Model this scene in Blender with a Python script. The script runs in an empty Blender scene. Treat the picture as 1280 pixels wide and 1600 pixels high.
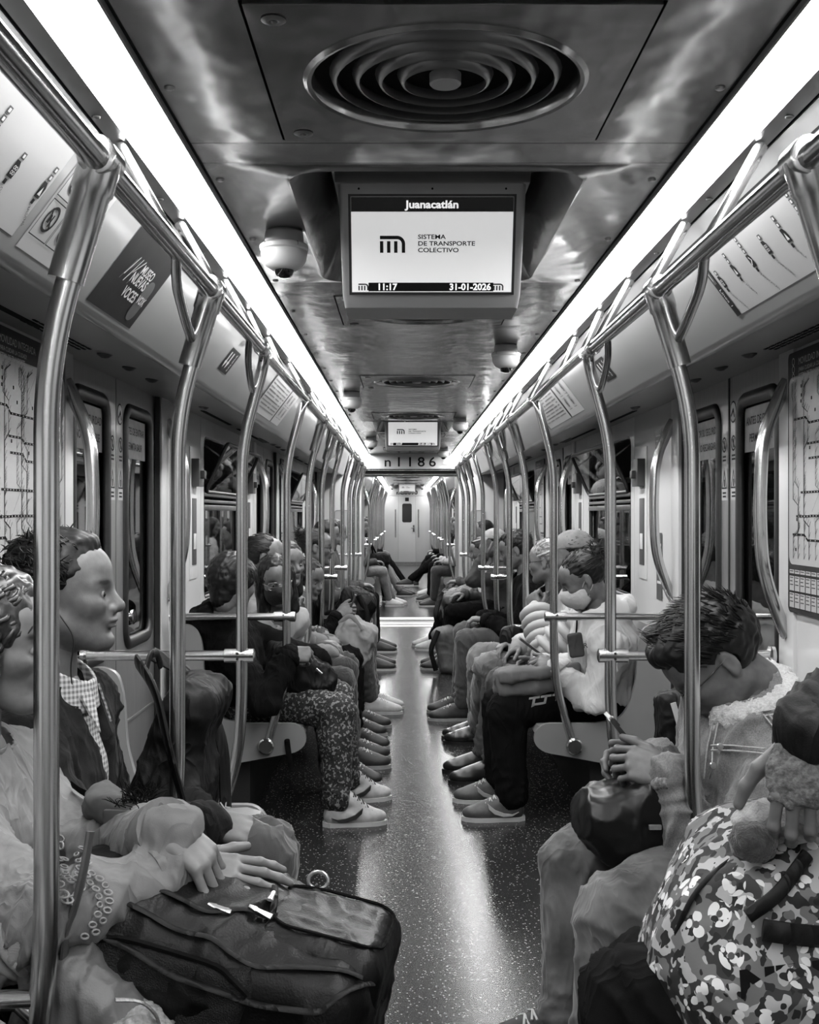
import bpy, bmesh, math, random
import numpy as np
from mathutils import Vector, Matrix

# ------------------------------------------------------------------ camera, world, exposure
SC = bpy.context.scene
COL = SC.collection
CAMX, CAMZ, FPX = -0.07, 1.38, 1800.0
VPX, VPY = 632.0, 803.0
cd = bpy.data.cameras.new('camera')
cam = bpy.data.objects.new('camera', cd)
COL.objects.link(cam)
cam.location = (CAMX, 0, CAMZ)
cam.rotation_euler = (math.pi / 2, 0, 0)
cd.sensor_fit = 'VERTICAL'
cd.sensor_height = 24.0
cd.sensor_width = 24.0 * 0.8
cd.lens = FPX / 1600.0 * 24.0
cd.shift_x = (640 - VPX) / 1600.0
cd.shift_y = (VPY - 800) / 1600.0
cd.clip_start = 0.02
cd.clip_end = 200
SC.camera = cam
wd = bpy.data.worlds.new('tunnel_dark')
SC.world = wd
wd.use_nodes = True
wd.node_tree.nodes['Background'].inputs[0].default_value = (0.05, 0.05, 0.05, 1)
wd.node_tree.nodes['Background'].inputs[1].default_value = 0.4
SC.view_settings.view_transform = 'Standard'
SC.view_settings.look = 'None'
SC.view_settings.exposure = 0.0
SC.view_settings.gamma = 1.0
SC.view_settings.use_curve_mapping = False
LIGHT_POWER = 42.0
SC.cycles.max_bounces = 6
SC.cycles.diffuse_bounces = 3
SC.cycles.glossy_bounces = 3
SC.cycles.transparent_max_bounces = 10
SC.cycles.caustics_reflective = False
SC.cycles.caustics_refractive = False

RNG = random.Random(7)

def W(px, py, y):
    """world point seen at photo pixel (px, py) when it stands y metres down the car"""
    return np.array([CAMX + (px - VPX) * y / FPX, y, CAMZ - (py - VPY) * y / FPX])

# ------------------------------------------------------------------ materials
def new_mat(name):
    m = bpy.data.materials.new(name)
    m.use_nodes = True
    nt = m.node_tree
    b = nt.nodes['Principled BSDF']
    return m, nt, b

def grey(v):
    return (v, v, v, 1)

def nnode(nt, typ, **kw):
    n = nt.nodes.new(typ)
    for k, v in kw.items():
        setattr(n, k, v)
    return n

def coords(nt, stretch=(1, 1, 1)):
    tc = nnode(nt, 'ShaderNodeTexCoord')
    mp = nnode(nt, 'ShaderNodeMapping')
    mp.inputs['Scale'].default_value = stretch
    mp.inputs['Location'].default_value = (0.131, 0.277, 0.373)
    nt.links.new(tc.outputs['Object'], mp.inputs['Vector'])
    return mp.outputs['Vector']

def noise(nt, vec, scale, detail=3, rough=0.5):
    n = nnode(nt, 'ShaderNodeTexNoise')
    n.inputs['Scale'].default_value = scale
    n.inputs['Detail'].default_value = detail
    n.inputs['Roughness'].default_value = rough
    nt.links.new(vec, n.inputs['Vector'])
    return n.outputs['Fac']

def maprange(nt, val, a, b, c, d, clamp=True):
    n = nnode(nt, 'ShaderNodeMapRange')
    n.clamp = clamp
    nt.links.new(val, n.inputs['Value'])
    for i, v in zip(('From Min', 'From Max', 'To Min', 'To Max'), (a, b, c, d)):
        n.inputs[i].default_value = v
    return n.outputs['Result']

def mathn(nt, op, a, b=None):
    n = nnode(nt, 'ShaderNodeMath', operation=op)
    for i, v in enumerate((a, b)):
        if v is None:
            continue
        if isinstance(v, (int, float)):
            n.inputs[i].default_value = v
        else:
            nt.links.new(v, n.inputs[i])
    return n.outputs[0]

def add_bump(nt, b, h, strength=0.3, dist=0.002):
    n = nnode(nt, 'ShaderNodeBump')
    n.inputs['Strength'].default_value = strength
    n.inputs['Distance'].default_value = dist
    nt.links.new(h, n.inputs['Height'])
    nt.links.new(n.outputs['Normal'], b.inputs['Normal'])
    return n

MATS = {}
def M(name, v, rough=0.5, metal=0.0, var=0.0, vs=20, bump=0.0, bs=80, bd=0.002, stretch=(1, 1, 1),
      attr=False, spec=0.5, coat=0.0, aniso=0.0, rvar=0.0, sheen=0.0, fold=0.0):
    if name in MATS:
        return MATS[name]
    m, nt, b = new_mat(name)
    b.inputs['Roughness'].default_value = rough
    b.inputs['Metallic'].default_value = metal
    b.inputs['Specular IOR Level'].default_value = spec
    b.inputs['Coat Weight'].default_value = coat
    b.inputs['Coat Roughness'].default_value = 0.15
    b.inputs['Anisotropic'].default_value = aniso
    b.inputs['Sheen Weight'].default_value = sheen
    b.inputs['Base Color'].default_value = grey(v)
    val = None
    if var or bump or rvar:
        vec = coords(nt, stretch)
    if var:
        n = noise(nt, vec, vs, 4)
        val = maprange(nt, n, 0.3, 0.7, v * (1 - var), v * (1 + var))
    if attr:
        a = nnode(nt, 'ShaderNodeAttribute', attribute_name='tone')
        val = mathn(nt, 'MULTIPLY', val if val is not None else v, a.outputs['Fac'])
    if val is not None:
        c = nnode(nt, 'ShaderNodeCombineColor')
        for i in range(3):
            nt.links.new(val, c.inputs[i])
        nt.links.new(c.outputs[0], b.inputs['Base Color'])
    if rvar:
        n = noise(nt, vec, 6, 4)
        nt.links.new(maprange(nt, n, 0.3, 0.7, rough - rvar, rough + rvar), b.inputs['Roughness'])
    fb = None
    if bump:
        fb = add_bump(nt, b, noise(nt, vec, bs, 3), bump, bd)
    if fold:                                                     # crease relief of cloth under the weave
        v2 = coords(nt, (1.0, 1.0, 0.45))
        n = nnode(nt, 'ShaderNodeTexNoise')
        n.inputs['Scale'].default_value = 9; n.inputs['Detail'].default_value = 2; n.inputs['Distortion'].default_value = 1.4
        nt.links.new(v2, n.inputs['Vector'])
        rdg = mathn(nt, 'POWER', mathn(nt, 'SUBTRACT', 1.0, mathn(nt, 'ABSOLUTE', mathn(nt, 'MULTIPLY', mathn(nt, 'SUBTRACT', n.outputs['Fac'], 0.5), 5.0))), 2.0)
        f2 = add_bump(nt, b, rdg, fold, 0.012)
        if fb is not None:
            nt.links.new(f2.outputs['Normal'], fb.inputs['Normal']); nt.links.new(fb.outputs['Normal'], b.inputs['Normal'])
    MATS[name] = m
    return m

def link_grey(nt, b, val):
    c = nnode(nt, 'ShaderNodeCombineColor')
    for i in range(3):
        nt.links.new(val, c.inputs[i])
    nt.links.new(c.outputs[0], b.inputs['Base Color'])

def emis(name, v, strength):
    if name in MATS:
        return MATS[name]
    m, nt, b = new_mat(name)
    b.inputs['Base Color'].default_value = grey(0.6)
    b.inputs['Emission Color'].default_value = grey(v)
    b.inputs['Emission Strength'].default_value = strength
    MATS[name] = m
    return m

def glass(name, tint=0.6, refl=0.12):
    if name in MATS:
        return MATS[name]
    m, nt, b = new_mat(name)
    nt.nodes.remove(b)
    out = nt.nodes['Material Output']
    tr = nnode(nt, 'ShaderNodeBsdfTransparent')
    tr.inputs[0].default_value = grey(tint)
    gl = nnode(nt, 'ShaderNodeBsdfGlossy')
    gl.inputs['Roughness'].default_value = 0.02
    gl.inputs['Color'].default_value = grey(0.9)
    lw = nnode(nt, 'ShaderNodeFresnel')
    lw.inputs['IOR'].default_value = 1.6
    mx = nnode(nt, 'ShaderNodeMixShader')
    nt.links.new(maprange(nt, lw.outputs[0], 0, 1, refl, 1), mx.inputs[0])
    nt.links.new(tr.outputs[0], mx.inputs[1])
    nt.links.new(gl.outputs[0], mx.inputs[2])
    nt.links.new(mx.outputs[0], out.inputs['Surface'])
    MATS[name] = m
    return m

def floor_mat():
    m, nt, b = new_mat('speckled_floor')
    vec = coords(nt)
    vo = nnode(nt, 'ShaderNodeTexVoronoi')
    vo.inputs['Scale'].default_value = 75
    nt.links.new(vec, vo.inputs['Vector'])
    big = noise(nt, vec, 1.6, 5, 0.65)
    pick = noise(nt, vec, 48, 2)
    fleck = mathn(nt, 'MULTIPLY', mathn(nt, 'LESS_THAN', vo.outputs['Distance'], 0.22), mathn(nt, 'GREATER_THAN', pick, 0.46))
    base = maprange(nt, big, 0.3, 0.7, 0.012, 0.028)
    link_grey(nt, b, mathn(nt, 'ADD', base, mathn(nt, 'MULTIPLY', fleck, 0.28)))
    b.inputs['Roughness'].default_value = 0.23
    b.inputs['Specular IOR Level'].default_value = 0.36
    return m

def ceiling_mat():
    m, nt, b = new_mat('brushed_ceiling_sheet')
    vec = coords(nt, (1, 30, 1))
    val = maprange(nt, noise(nt, vec, 20, 3), 0.3, 0.7, 0.24, 0.29)
    link_grey(nt, b, val)
    b.inputs['Metallic'].default_value = 0.85
    b.inputs['Roughness'].default_value = 0.21
    b.inputs['Anisotropic'].default_value = 0.3
    v2 = coords(nt, (1.0, 0.6, 1))
    add_bump(nt, b, noise(nt, v2, 3.4, 3, 0.55), 0.8, 0.02)
    return m

def camo_mat(name, scale, tones, flowers=False):
    m, nt, b = new_mat(name)
    vec = coords(nt)
    n1 = noise(nt, vec, scale, 2.0, 0.45)
    n2 = noise(nt, coords(nt, (1.1, 0.9, 1.05)), scale * 1.9, 1.5, 0.4)
    n3 = noise(nt, coords(nt, (0.9, 1.2, 0.8)), scale * 2.6, 1.0, 0.4)
    val = maprange(nt, mathn(nt, 'GREATER_THAN', n1, 0.5), 0, 1, tones[0], tones[1])
    a = mathn(nt, 'GREATER_THAN', n2, 0.56)
    mix = lambda x, y, f: mathn(nt, 'ADD', mathn(nt, 'MULTIPLY', x, mathn(nt, 'SUBTRACT', 1.0, f)), mathn(nt, 'MULTIPLY', y, f))
    val = mix(val, tones[2], a)
    val = mix(val, tones[3], mathn(nt, 'GREATER_THAN', n3, 0.60))
    if flowers:
        vo = nnode(nt, 'ShaderNodeTexVoronoi')
        vo.inputs['Scale'].default_value = scale * 0.85
        nt.links.new(vec, vo.inputs['Vector'])
        vs = nnode(nt, 'ShaderNodeTexVoronoi')
        vs.inputs['Scale'].default_value = scale * 2.6
        nt.links.new(vec, vs.inputs['Vector'])
        ring = mathn(nt, 'MULTIPLY', mathn(nt, 'LESS_THAN', vo.outputs['Distance'], 0.36), mathn(nt, 'LESS_THAN', vs.outputs['Distance'], 0.52))
        val = mix(val, 0.62, ring)
        val = mix(val, 0.06, mathn(nt, 'LESS_THAN', vo.outputs['Distance'], 0.10))
    link_grey(nt, b, val)
    b.inputs['Roughness'].default_value = 0.75
    add_bump(nt, b, noise(nt, vec, 300, 2), 0.15, 0.001)
    MATS[name] = m
    return m

def check_mat(name, v0, v1, size):
    m, nt, b = new_mat(name)
    tc = nnode(nt, 'ShaderNodeTexCoord')
    sep = nnode(nt, 'ShaderNodeSeparateXYZ')
    nt.links.new(tc.outputs['Object'], sep.inputs[0])
    band = lambda s, ph: mathn(nt, 'GREATER_THAN', mathn(nt, 'FRACT', mathn(nt, 'ADD', mathn(nt, 'MULTIPLY', s, 1.0 / size), ph)), 0.5)
    u = band(mathn(nt, 'ADD', sep.outputs[0], mathn(nt, 'MULTIPLY', sep.outputs[1], 0.7)), 0.0)
    v = band(sep.outputs[2], 0.25)
    s = mathn(nt, 'MULTIPLY', mathn(nt, 'ADD', u, v), 0.5)
    link_grey(nt, b, maprange(nt, s, 0, 1, v0, v1))
    b.inputs['Roughness'].default_value = 0.8
    MATS[name] = m
    return m

FLOOR = floor_mat()
CEIL = ceiling_mat()
STEEL = M('brushed_steel', 0.62, 0.22, 1.0, var=0.10, vs=120, stretch=(1, 1, 0.04), aniso=0.3)
STEEL_RAIL = M('dark_polished_rail', 0.40, 0.18, 1.0, var=0.1, vs=60, stretch=(1, 0.05, 1))
STEEL_DK = M('dark_steel', 0.2, 0.35, 0.9, var=0.15, vs=40)
DOORM = M('brushed_door_metal', 0.40, 0.33, 0.75, var=0.09, vs=14, stretch=(1, 6, 0.5))
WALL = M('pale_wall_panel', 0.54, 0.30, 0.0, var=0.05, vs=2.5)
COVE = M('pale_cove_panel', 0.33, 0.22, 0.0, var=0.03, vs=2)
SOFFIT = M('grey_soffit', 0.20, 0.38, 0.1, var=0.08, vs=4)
TRIM = M('grey_trim', 0.22, 0.35, 0.3, var=0.08, vs=8)
BLACK = M('black_rubber', 0.012, 0.45, 0.0, var=0.3, vs=60)
GAP = M('black_gap', 0.004, 0.9, 0.0, var=0.2, vs=30, spec=0.1)
PLASTIC = M('grey_seat_plastic', 0.24, 0.38, 0.0, var=0.06, vs=6, bump=0.05, bs=500, bd=0.0005)
PLASTIC_DK = M('dark_seat_plastic', 0.035, 0.45, 0.0, var=0.1, vs=8)
WHITEP = M('white_plastic', 0.62, 0.35, 0.0, var=0.03, vs=20)
PAPER = M('pale_poster_paper', 0.40, 0.30, 0.0, var=0.03, vs=4)
INK = M('black_ink', 0.008, 0.5, 0.0, var=0.2, vs=50, spec=0.12)
INKG = M('grey_ink', 0.07, 0.5, 0.0, var=0.1, vs=30, spec=0.2)
INKL = M('light_ink', 0.6, 0.4, 0.0, var=0.05, vs=30)
GLASS = glass('window_glass', 0.55, 0.10)
LAMP = emis('light_strip_lens', 1.0, LIGHT_POWER)
SCREEN = emis('screen_lit_face', 0.62, 0.85)
SCREEN_DK = M('screen_black_bar', 0.006, 0.2, 0.0, var=0.1, vs=20)
SCREEN_TX = emis('screen_lit_text', 0.8, 1.0)
SCREEN_INK = M('screen_black_letters', 0.004, 0.3, 0.0, var=0.1, vs=20, spec=0.2)
SCREEN_GR = M('screen_grey_logo', 0.03, 0.3, 0.0, var=0.1, vs=20, spec=0.2)

# ------------------------------------------------------------------ object helpers
def setp(o, label=None, cat=None, group=None, kind=None):
    if label: o['label'] = label
    if cat: o['category'] = cat
    if group: o['group'] = group
    if kind: o['kind'] = kind
    return o

def thing(name, label, cat, loc=(0, 0, 0), group=None, kind=None):
    o = bpy.data.objects.new(name, None)
    o.empty_display_size = 0.1
    COL.objects.link(o)
    o.location = loc
    return setp(o, label, cat, group, kind)

def origin(o):
    l = Vector((0, 0, 0))
    while o is not None:
        l = l + o.location
        o = o.parent
    return l

def mesh_obj(name, verts, faces, mat, parent=None, smooth=40, label=None, tone=None, mats=None, fmat=None):
    """verts in world coordinates"""
    me = bpy.data.meshes.new(name)
    v = np.asarray(verts, dtype=np.float64)
    if parent is not None:
        v = v - np.array(origin(parent))
    if isinstance(faces, np.ndarray):
        me.vertices.add(len(v)); me.vertices.foreach_set('co', v.astype(np.float32).ravel())
        nf, k = faces.shape
        me.loops.add(nf * k); me.loops.foreach_set('vertex_index', faces.astype(np.int32).ravel())
        me.polygons.add(nf)
        me.polygons.foreach_set('loop_start', np.arange(0, nf * k, k, dtype=np.int32))
        me.update(calc_edges=True)
    else:
        me.from_pydata(v.tolist(), [], [tuple(int(i) for i in f) for f in faces])
    if tone is not None:
        at = me.attributes.new('tone', 'FLOAT', 'POINT')
        at.data.foreach_set('value', np.asarray(tone, dtype=np.float32))
    for mm in (mats or [mat]):
        me.materials.append(mm)
    if fmat is not None:
        me.polygons.foreach_set('material_index', np.asarray(fmat, dtype=np.int32))
    if smooth:
        me.polygons.foreach_set('use_smooth', np.ones(len(me.polygons), dtype=bool))
        if smooth < 180:
            me.set_sharp_from_angle(angle=math.radians(smooth))
    me.validate()
    o = bpy.data.objects.new(name, me)
    COL.objects.link(o)
    o.parent = parent
    if label: o['label'] = label
    return o

def struct(name, o):
    o['kind'] = 'structure'
    return o

def fillet(pts, r, n=5, closed=False):
    """round the corners of a polyline"""
    P = [np.array(p, float) for p in pts]
    out = []
    N = len(P)
    for i in range(N):
        if not closed and i in (0, N - 1):
            out.append(P[i]); continue
        a, b, c = P[i - 1], P[i], P[(i + 1) % N]
        rr = r[i] if isinstance(r, (list, tuple)) else r
        if rr <= 0:
            out.append(b); continue
        d0 = a - b; d1 = c - b
        l0, l1 = np.linalg.norm(d0), np.linalg.norm(d1)
        t = min(rr, l0 * 0.49, l1 * 0.49)
        p0 = b + d0 / l0 * t; p1 = b + d1 / l1 * t
        for j in range(n + 1):
            u = j / n
            out.append((1 - u) ** 2 * p0 + 2 * u * (1 - u) * b + u * u * p1)
    return out

class MB:
    def __init__(s):
        s.v = []; s.f = []
    def add(s, v, f):
        o = len(s.v)
        s.v += [tuple(map(float, p)) for p in v]
        s.f += [tuple(i + o for i in q) for q in f]
        return s
    def box(s, lo, hi, bev=0.0):
        (x0, y0, z0), (x1, y1, z1) = lo, hi
        if bev <= 0:
            v = [(x, y, z) for z in (z0, z1) for y in (y0, y1) for x in (x0, x1)]
            return s.add(v, [(0, 2, 3, 1), (4, 5, 7, 6), (0, 1, 5, 4), (2, 6, 7, 3), (0, 4, 6, 2), (1, 3, 7, 5)])
        bm = bmesh.new()
        bmesh.ops.create_cube(bm, size=1)
        for q in bm.verts:
            q.co = Vector(((x0 + x1) / 2 + q.co.x * (x1 - x0), (y0 + y1) / 2 + q.co.y * (y1 - y0), (z0 + z1) / 2 + q.co.z * (z1 - z0)))
        bmesh.ops.bevel(bm, geom=bm.edges[:], offset=bev, segments=2, affect='EDGES', profile=0.6)
        bm.verts.index_update()
        s.add([q.co[:] for q in bm.verts], [[q.index for q in f.verts] for f in bm.faces])
        bm.free()
        return s
    def tube(s, pts, r, n=12, caps=True, flat=None):
        P = [np.array(p, float) for p in pts]
        P = [p for i, p in enumerate(P) if i == 0 or np.linalg.norm(p - P[i - 1]) > 1e-6]
        m = len(P)
        T = []
        for i in range(m):
            t = P[min(i + 1, m - 1)] - P[max(i - 1, 0)]
            T.append(t / (np.linalg.norm(t) + 1e-12))
        ref = np.array([0, 0, 1.0]) if abs(T[0][2]) < 0.9 else np.array([1.0, 0, 0])
        if flat is not None:
            ref = np.array(flat[0], float)
        nrm = ref - T[0] * np.dot(ref, T[0]); nrm /= np.linalg.norm(nrm)
        vs = []
        for i in range(m):
            nrm = nrm - T[i] * np.dot(nrm, T[i]); nrm /= (np.linalg.norm(nrm) + 1e-12)
            bi = np.cross(T[i], nrm)
            rr = r[i] if isinstance(r, (list, tuple, np.ndarray)) else r
            fs = flat[1] if flat is not None else 1.0
            for k in range(n):
                a = 2 * math.pi * k / n
                vs.append(P[i] + rr * (math.cos(a) * nrm * fs + math.sin(a) * bi))
        fs_ = []
        for i in range(m - 1):
            for k in range(n):
                k2 = (k + 1) % n
                fs_.append((i * n + k, i * n + k2, (i + 1) * n + k2, (i + 1) * n + k))
        if caps:
            fs_.append(tuple(range(n - 1, -1, -1)))
            fs_.append(tuple((m - 1) * n + k for k in range(n)))
        return s.add(vs, fs_)
    def lathe(s, prof, c, axis='z', n=32, close=False):
        """prof: (radius, height) pairs about an axis through c"""
        vs = []; fs = []
        m = len(prof)
        for (r, h) in prof:
            for k in range(n):
                a = 2 * math.pi * k / n
                u, v = r * math.cos(a), r * math.sin(a)
                q = {'z': (u, v, h), 'y': (u, h, v), 'x': (h, u, v)}[axis]
                vs.append((c[0] + q[0], c[1] + q[1], c[2] + q[2]))
        rng = range(m) if close else range(m - 1)
        for i in rng:
            j = (i + 1) % m
            for k in range(n):
                k2 = (k + 1) % n
                fs.append((i * n + k, i * n + k2, j * n + k2, j * n + k))
        return s.add(vs, fs)
    def disc(s, c, r, nrm, n=24):
        nrm = np.array(nrm, float); nrm /= np.linalg.norm(nrm)
        a = np.cross(nrm, [0, 0, 1.0])
        if np.linalg.norm(a) < 1e-3: a = np.array([1.0, 0, 0])
        a /= np.linalg.norm(a); b = np.cross(nrm, a)
        s.add([np.array(c) + r * (math.cos(t) * a + math.sin(t) * b) for t in np.linspace(0, 2 * math.pi, n, endpoint=False)], [tuple(range(n))])
        return s
    def prism(s, poly, vec):
        """closed polygon (list of 3-d points) extruded along vec"""
        m = len(poly)
        P = [np.array(p, float) for p in poly]; vec = np.array(vec, float)
        s.add(P + [p + vec for p in P], [tuple(range(m))[::-1], tuple(range(m, 2 * m))] + [(i, (i + 1) % m, m + (i + 1) % m, m + i) for i in range(m)])
        return s
    def ring(s, outer, inner):
        """flat ring between two loops of equal length"""
        m = len(outer)
        s.add(list(outer) + list(inner), [(i, (i + 1) % m, m + (i + 1) % m, m + i) for i in range(m)])
        return s
    def loft(s, loops, caps=False):
        m = len(loops[0]); vs = []; fs = []
        for l in loops: vs += list(l)
        for j in range(len(loops) - 1):
            for i in range(m):
                i2 = (i + 1) % m
                fs.append((j * m + i, j * m + i2, (j + 1) * m + i2, (j + 1) * m + i))
        if caps:
            fs.append(tuple(range(m))[::-1]); fs.append(tuple((len(loops) - 1) * m + i for i in range(m)))
        return s.add(vs, fs)
    def sweep(s, prof, y0, y1, closed=True, caps=True):
        """profile of (x, z) pairs swept along y"""
        a = [(x, y0, z) for x, z in prof]; b = [(x, y1, z) for x, z in prof]
        m = len(prof)
        fs = [(i, (i + 1) % m, m + (i + 1) % m, m + i) for i in range(m if closed else m - 1)]
        if caps and closed:
            fs += [tuple(range(m))[::-1], tuple(range(m, 2 * m))]
        return s.add(a + b, fs)
    def obj(s, name, mat, parent=None, smooth=40, label=None):
        o = mesh_obj(name, s.v, s.f, mat, parent, smooth, label)
        bm = bmesh.new(); bm.from_mesh(o.data)
        bmesh.ops.recalc_face_normals(bm, faces=bm.faces[:])
        bm.to_mesh(o.data); bm.free()
        return o

def rrect(cx, cy, hx, hy, r, n=6):
    """rounded rectangle loop in 2-d"""
    out = []
    for sx, sy, a0 in ((1, 1, 0), (-1, 1, 90), (-1, -1, 180), (1, -1, 270)):
        for i in range(n + 1):
            a = math.radians(a0 + 90 * i / n)
            out.append((cx + sx * (hx - r) + r * math.cos(a), cy + sy * (hy - r) + r * math.sin(a)))
    return out

def text(body, size, o, U, V, mat, parent, lift=0.0008, bold=0.0, align='CENTER', name='lettering', xs=1.0, space=1.0):
    cu = bpy.data.curves.new(name, 'FONT')
    cu.body = body; cu.size = size; cu.align_x = align; cu.align_y = 'CENTER'; cu.offset = bold
    cu.resolution_u = 3
    cu.space_character = space
    cu.materials.append(mat)
    tmp = bpy.data.objects.new('tmp', cu)
    me = bpy.data.meshes.new_from_object(tmp)
    bpy.data.objects.remove(tmp)
    if not me.materials: me.materials.append(mat)
    ob = bpy.data.objects.new(name, me)
    COL.objects.link(ob)
    ob['kind'] = 'stuff'
    U = Vector(U).normalized(); V = Vector(V).normalized(); N = U.cross(V)
    p = Vector(o) + N * lift
    ob.parent = parent
    if parent is not None: p = p - origin(parent)
    m = Matrix((U * xs, V, N)).transposed().to_4x4(); m.translation = p
    ob.matrix_local = m
    return ob

class Sheet:
    """flat print: shapes in sheet coordinates (u right, v up) lifted off a plane"""
    def __init__(s, o, U, V):
        s.o = np.array(o, float); s.U = np.array(U, float) / np.linalg.norm(U); s.V = np.array(V, float) / np.linalg.norm(V)
        s.N = np.cross(s.U, s.V); s.layers = {}
    def P(s, u, v, l=0.0): return s.o + s.U * u + s.V * v + s.N * l
    def lay(s, mat): return s.layers.setdefault(mat.name, (mat, MB()))[1]
    def poly(s, pts, mat, l=0.001):
        s.lay(mat).add([s.P(u, v, l) for u, v in pts], [tuple(range(len(pts)))])
    def rect(s, u0, v0, u1, v1, mat, l=0.001): s.poly([(u0, v0), (u1, v0), (u1, v1), (u0, v1)], mat, l)
    def line(s, pts, w, mat, l=0.0012):
        for (a, b), (c, d) in zip(pts[:-1], pts[1:]):
            L = math.hypot(c - a, d - b) + 1e-9
            nx, ny = -(d - b) / L * w / 2, (c - a) / L * w / 2
            ex, ey = (c - a) / L * w / 2, (d - b) / L * w / 2
            s.poly([(a - ex + nx, b - ey + ny), (a - ex - nx, b - ey - ny), (c + ex - nx, d + ey - ny), (c + ex + nx, d + ey + ny)], mat, l)
    def ringp(s, u, v, r, w, mat, l=0.0012, sx=1.0):
        n = 24
        o = [s.P(u + sx * r * math.cos(t), v + r * math.sin(t), l) for t in np.linspace(0, 2 * math.pi, n, endpoint=False)]
        i = [s.P(u + sx * (r - w) * math.cos(t), v + (r - w) * math.sin(t), l) for t in np.linspace(0, 2 * math.pi, n, endpoint=False)]
        s.lay(mat).ring(o, i)
    def disc(s, u, v, r, mat, l=0.0012, sx=1.0):
        s.poly([(u + sx * r * math.cos(t), v + r * math.sin(t)) for t in np.linspace(0, 2 * math.pi, 16, endpoint=False)], mat, l)
    def frame(s, u0, v0, u1, v1, w, mat, l=0.0012):
        s.line([(u0, v0), (u1, v0), (u1, v1), (u0, v1), (u0, v0)], w, mat, l)
    def done(s, parent, name='print'):
        for m, mb in s.layers.values():
            mb.obj(name, m, parent, smooth=0)['kind'] = 'stuff'

# ------------------------------------------------------------------ the car shell
XW = 1.15            # side wall
ZC = 2.12            # ceiling sheet
CB = 3.2             # bench length
C1 = (-1.7, 14.2)  # unseen rear end and wall pulled in, shortening strips to dim the foreground
C2 = (15.3, 31.0)
CAR1_BENCH = [(-4.1 + 4.6 * k, -0.9 + 4.6 * k) for k in range(4)]      # 0.5-3.7, 5.1-8.3, 9.7-12.9
CAR2_BENCH = [(16.9 + 4.6 * k, 20.1 + 4.6 * k) for k in range(3)]
VENTS1 = [-0.27 + 2.24 * k for k in range(7)]
MON1 = [(2.46, 3.66), (9.15, 10.35)]
VENTS2 = [16.6 + 2.24 * k for k in range(6)]
MON2 = [(29.3, 30.4)]

flo = MB().box((-1.2, C1[0], -0.06), (1.2, C1[1], 0.0)).obj('floor', FLOOR, smooth=0)
struct('floor', flo)
flo2 = MB().box((-1.2, C2[0], -0.06), (1.2, C2[1], 0.0)).obj('floor', FLOOR, smooth=0)
struct('floor', flo2)
gang = bpy.data.objects.new('trim_1', None); COL.objects.link(gang); gang['kind'] = 'structure'
MB().box((-0.62, 14.2, -0.05), (0.62, 15.3, -0.004)).obj('gangway_base', STEEL_DK, gang, 0)
for a, b in ((14.02, 14.26), (14.34, 14.58), (14.95, 15.32)):
    MB().box((-0.6, a, -0.004), (0.6, b, 0.008), 0.002).obj('threshold_plate', M('bright_threshold', 0.55, 0.4, 0.6, var=0.1, vs=30), gang, 30)

ceil = bpy.data.objects.new('ceiling', None); COL.objects.link(ceil); ceil['kind'] = 'structure'
def ceiling_cells(c, vents, mons):
    feats = sorted([(v - 0.33, v + 0.33, 'v') for v in vents] + [(a - 0.03, b + 0.03, 'm') for a, b in mons])
    y = c[0]
    hx = 0.497
    for a, b, t in feats + [(c[1], c[1], 'e')]:
        while a - y > 1e-4:
            e = a if a - y < 1.3 else y + (a - y) / 2
            MB().box((-hx, y + 0.0015, ZC), (hx, e - 0.0015, ZC + 0.01)).obj('ceiling_panel', CEIL, ceil, 0)
            y = e
        if t == 'e': break
        cy = (a + b) / 2
        if t == 'v':
            o = [(x, q, ZC) for x, q in rrect(0, cy, hx, (b - a) / 2 - 0.0015, 0.001)]
            i = [(x, q, ZC) for x, q in rrect(0, cy, 0.311, 0.311, 0.004)]
            k = [(x, q, ZC + 0.012) for x, q in rrect(0, cy, 0.311, 0.311, 0.004)]
            MB().loft([o, i, k]).obj('ceiling_panel', CEIL, ceil, 30)
            MB().box((-0.32, cy - 0.32, ZC + 0.012), (0.32, cy + 0.32, ZC + 0.16)).obj('duct', GAP, ceil, 0)
        else:
            o = [(x, q, ZC) for x, q in rrect(0, cy, hx, (b - a) / 2 - 0.0015, 0.001, 8)]
            rim = [(x, q, ZC) for x, q in rrect(0, cy, 0.335, (b - a) / 2 - 0.03, 0.09, 8)]
            lip = [(x, q, ZC - 0.006) for x, q in rrect(0, cy, 0.325, (b - a) / 2 - 0.04, 0.085, 8)]
            dn = [(x, q, ZC + 0.012) for x, q in rrect(0, cy, 0.31, (b - a) / 2 - 0.055, 0.075, 8)]
            up = [(x, q, ZC + 0.13) for x, q in rrect(0, cy, 0.255, (b - a) / 2 - 0.20, 0.05, 8)]
            MB().loft([o, rim, lip, dn, up], False).add(up, [tuple(range(len(up)))]).obj('ceiling_panel', CEIL, ceil, 50)
        y = b
    for s in (-1, 1):                                          # dark joints and screw heads along the strip
        MB().box((s * 0.497, c[0], ZC - 0.001), (s * 0.503, c[1], ZC + 0.012)).obj('joint', GAP, ceil, 0)
ceiling_cells(C1, VENTS1, MON1)
ceiling_cells(C2, VENTS2, MON2)

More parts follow.
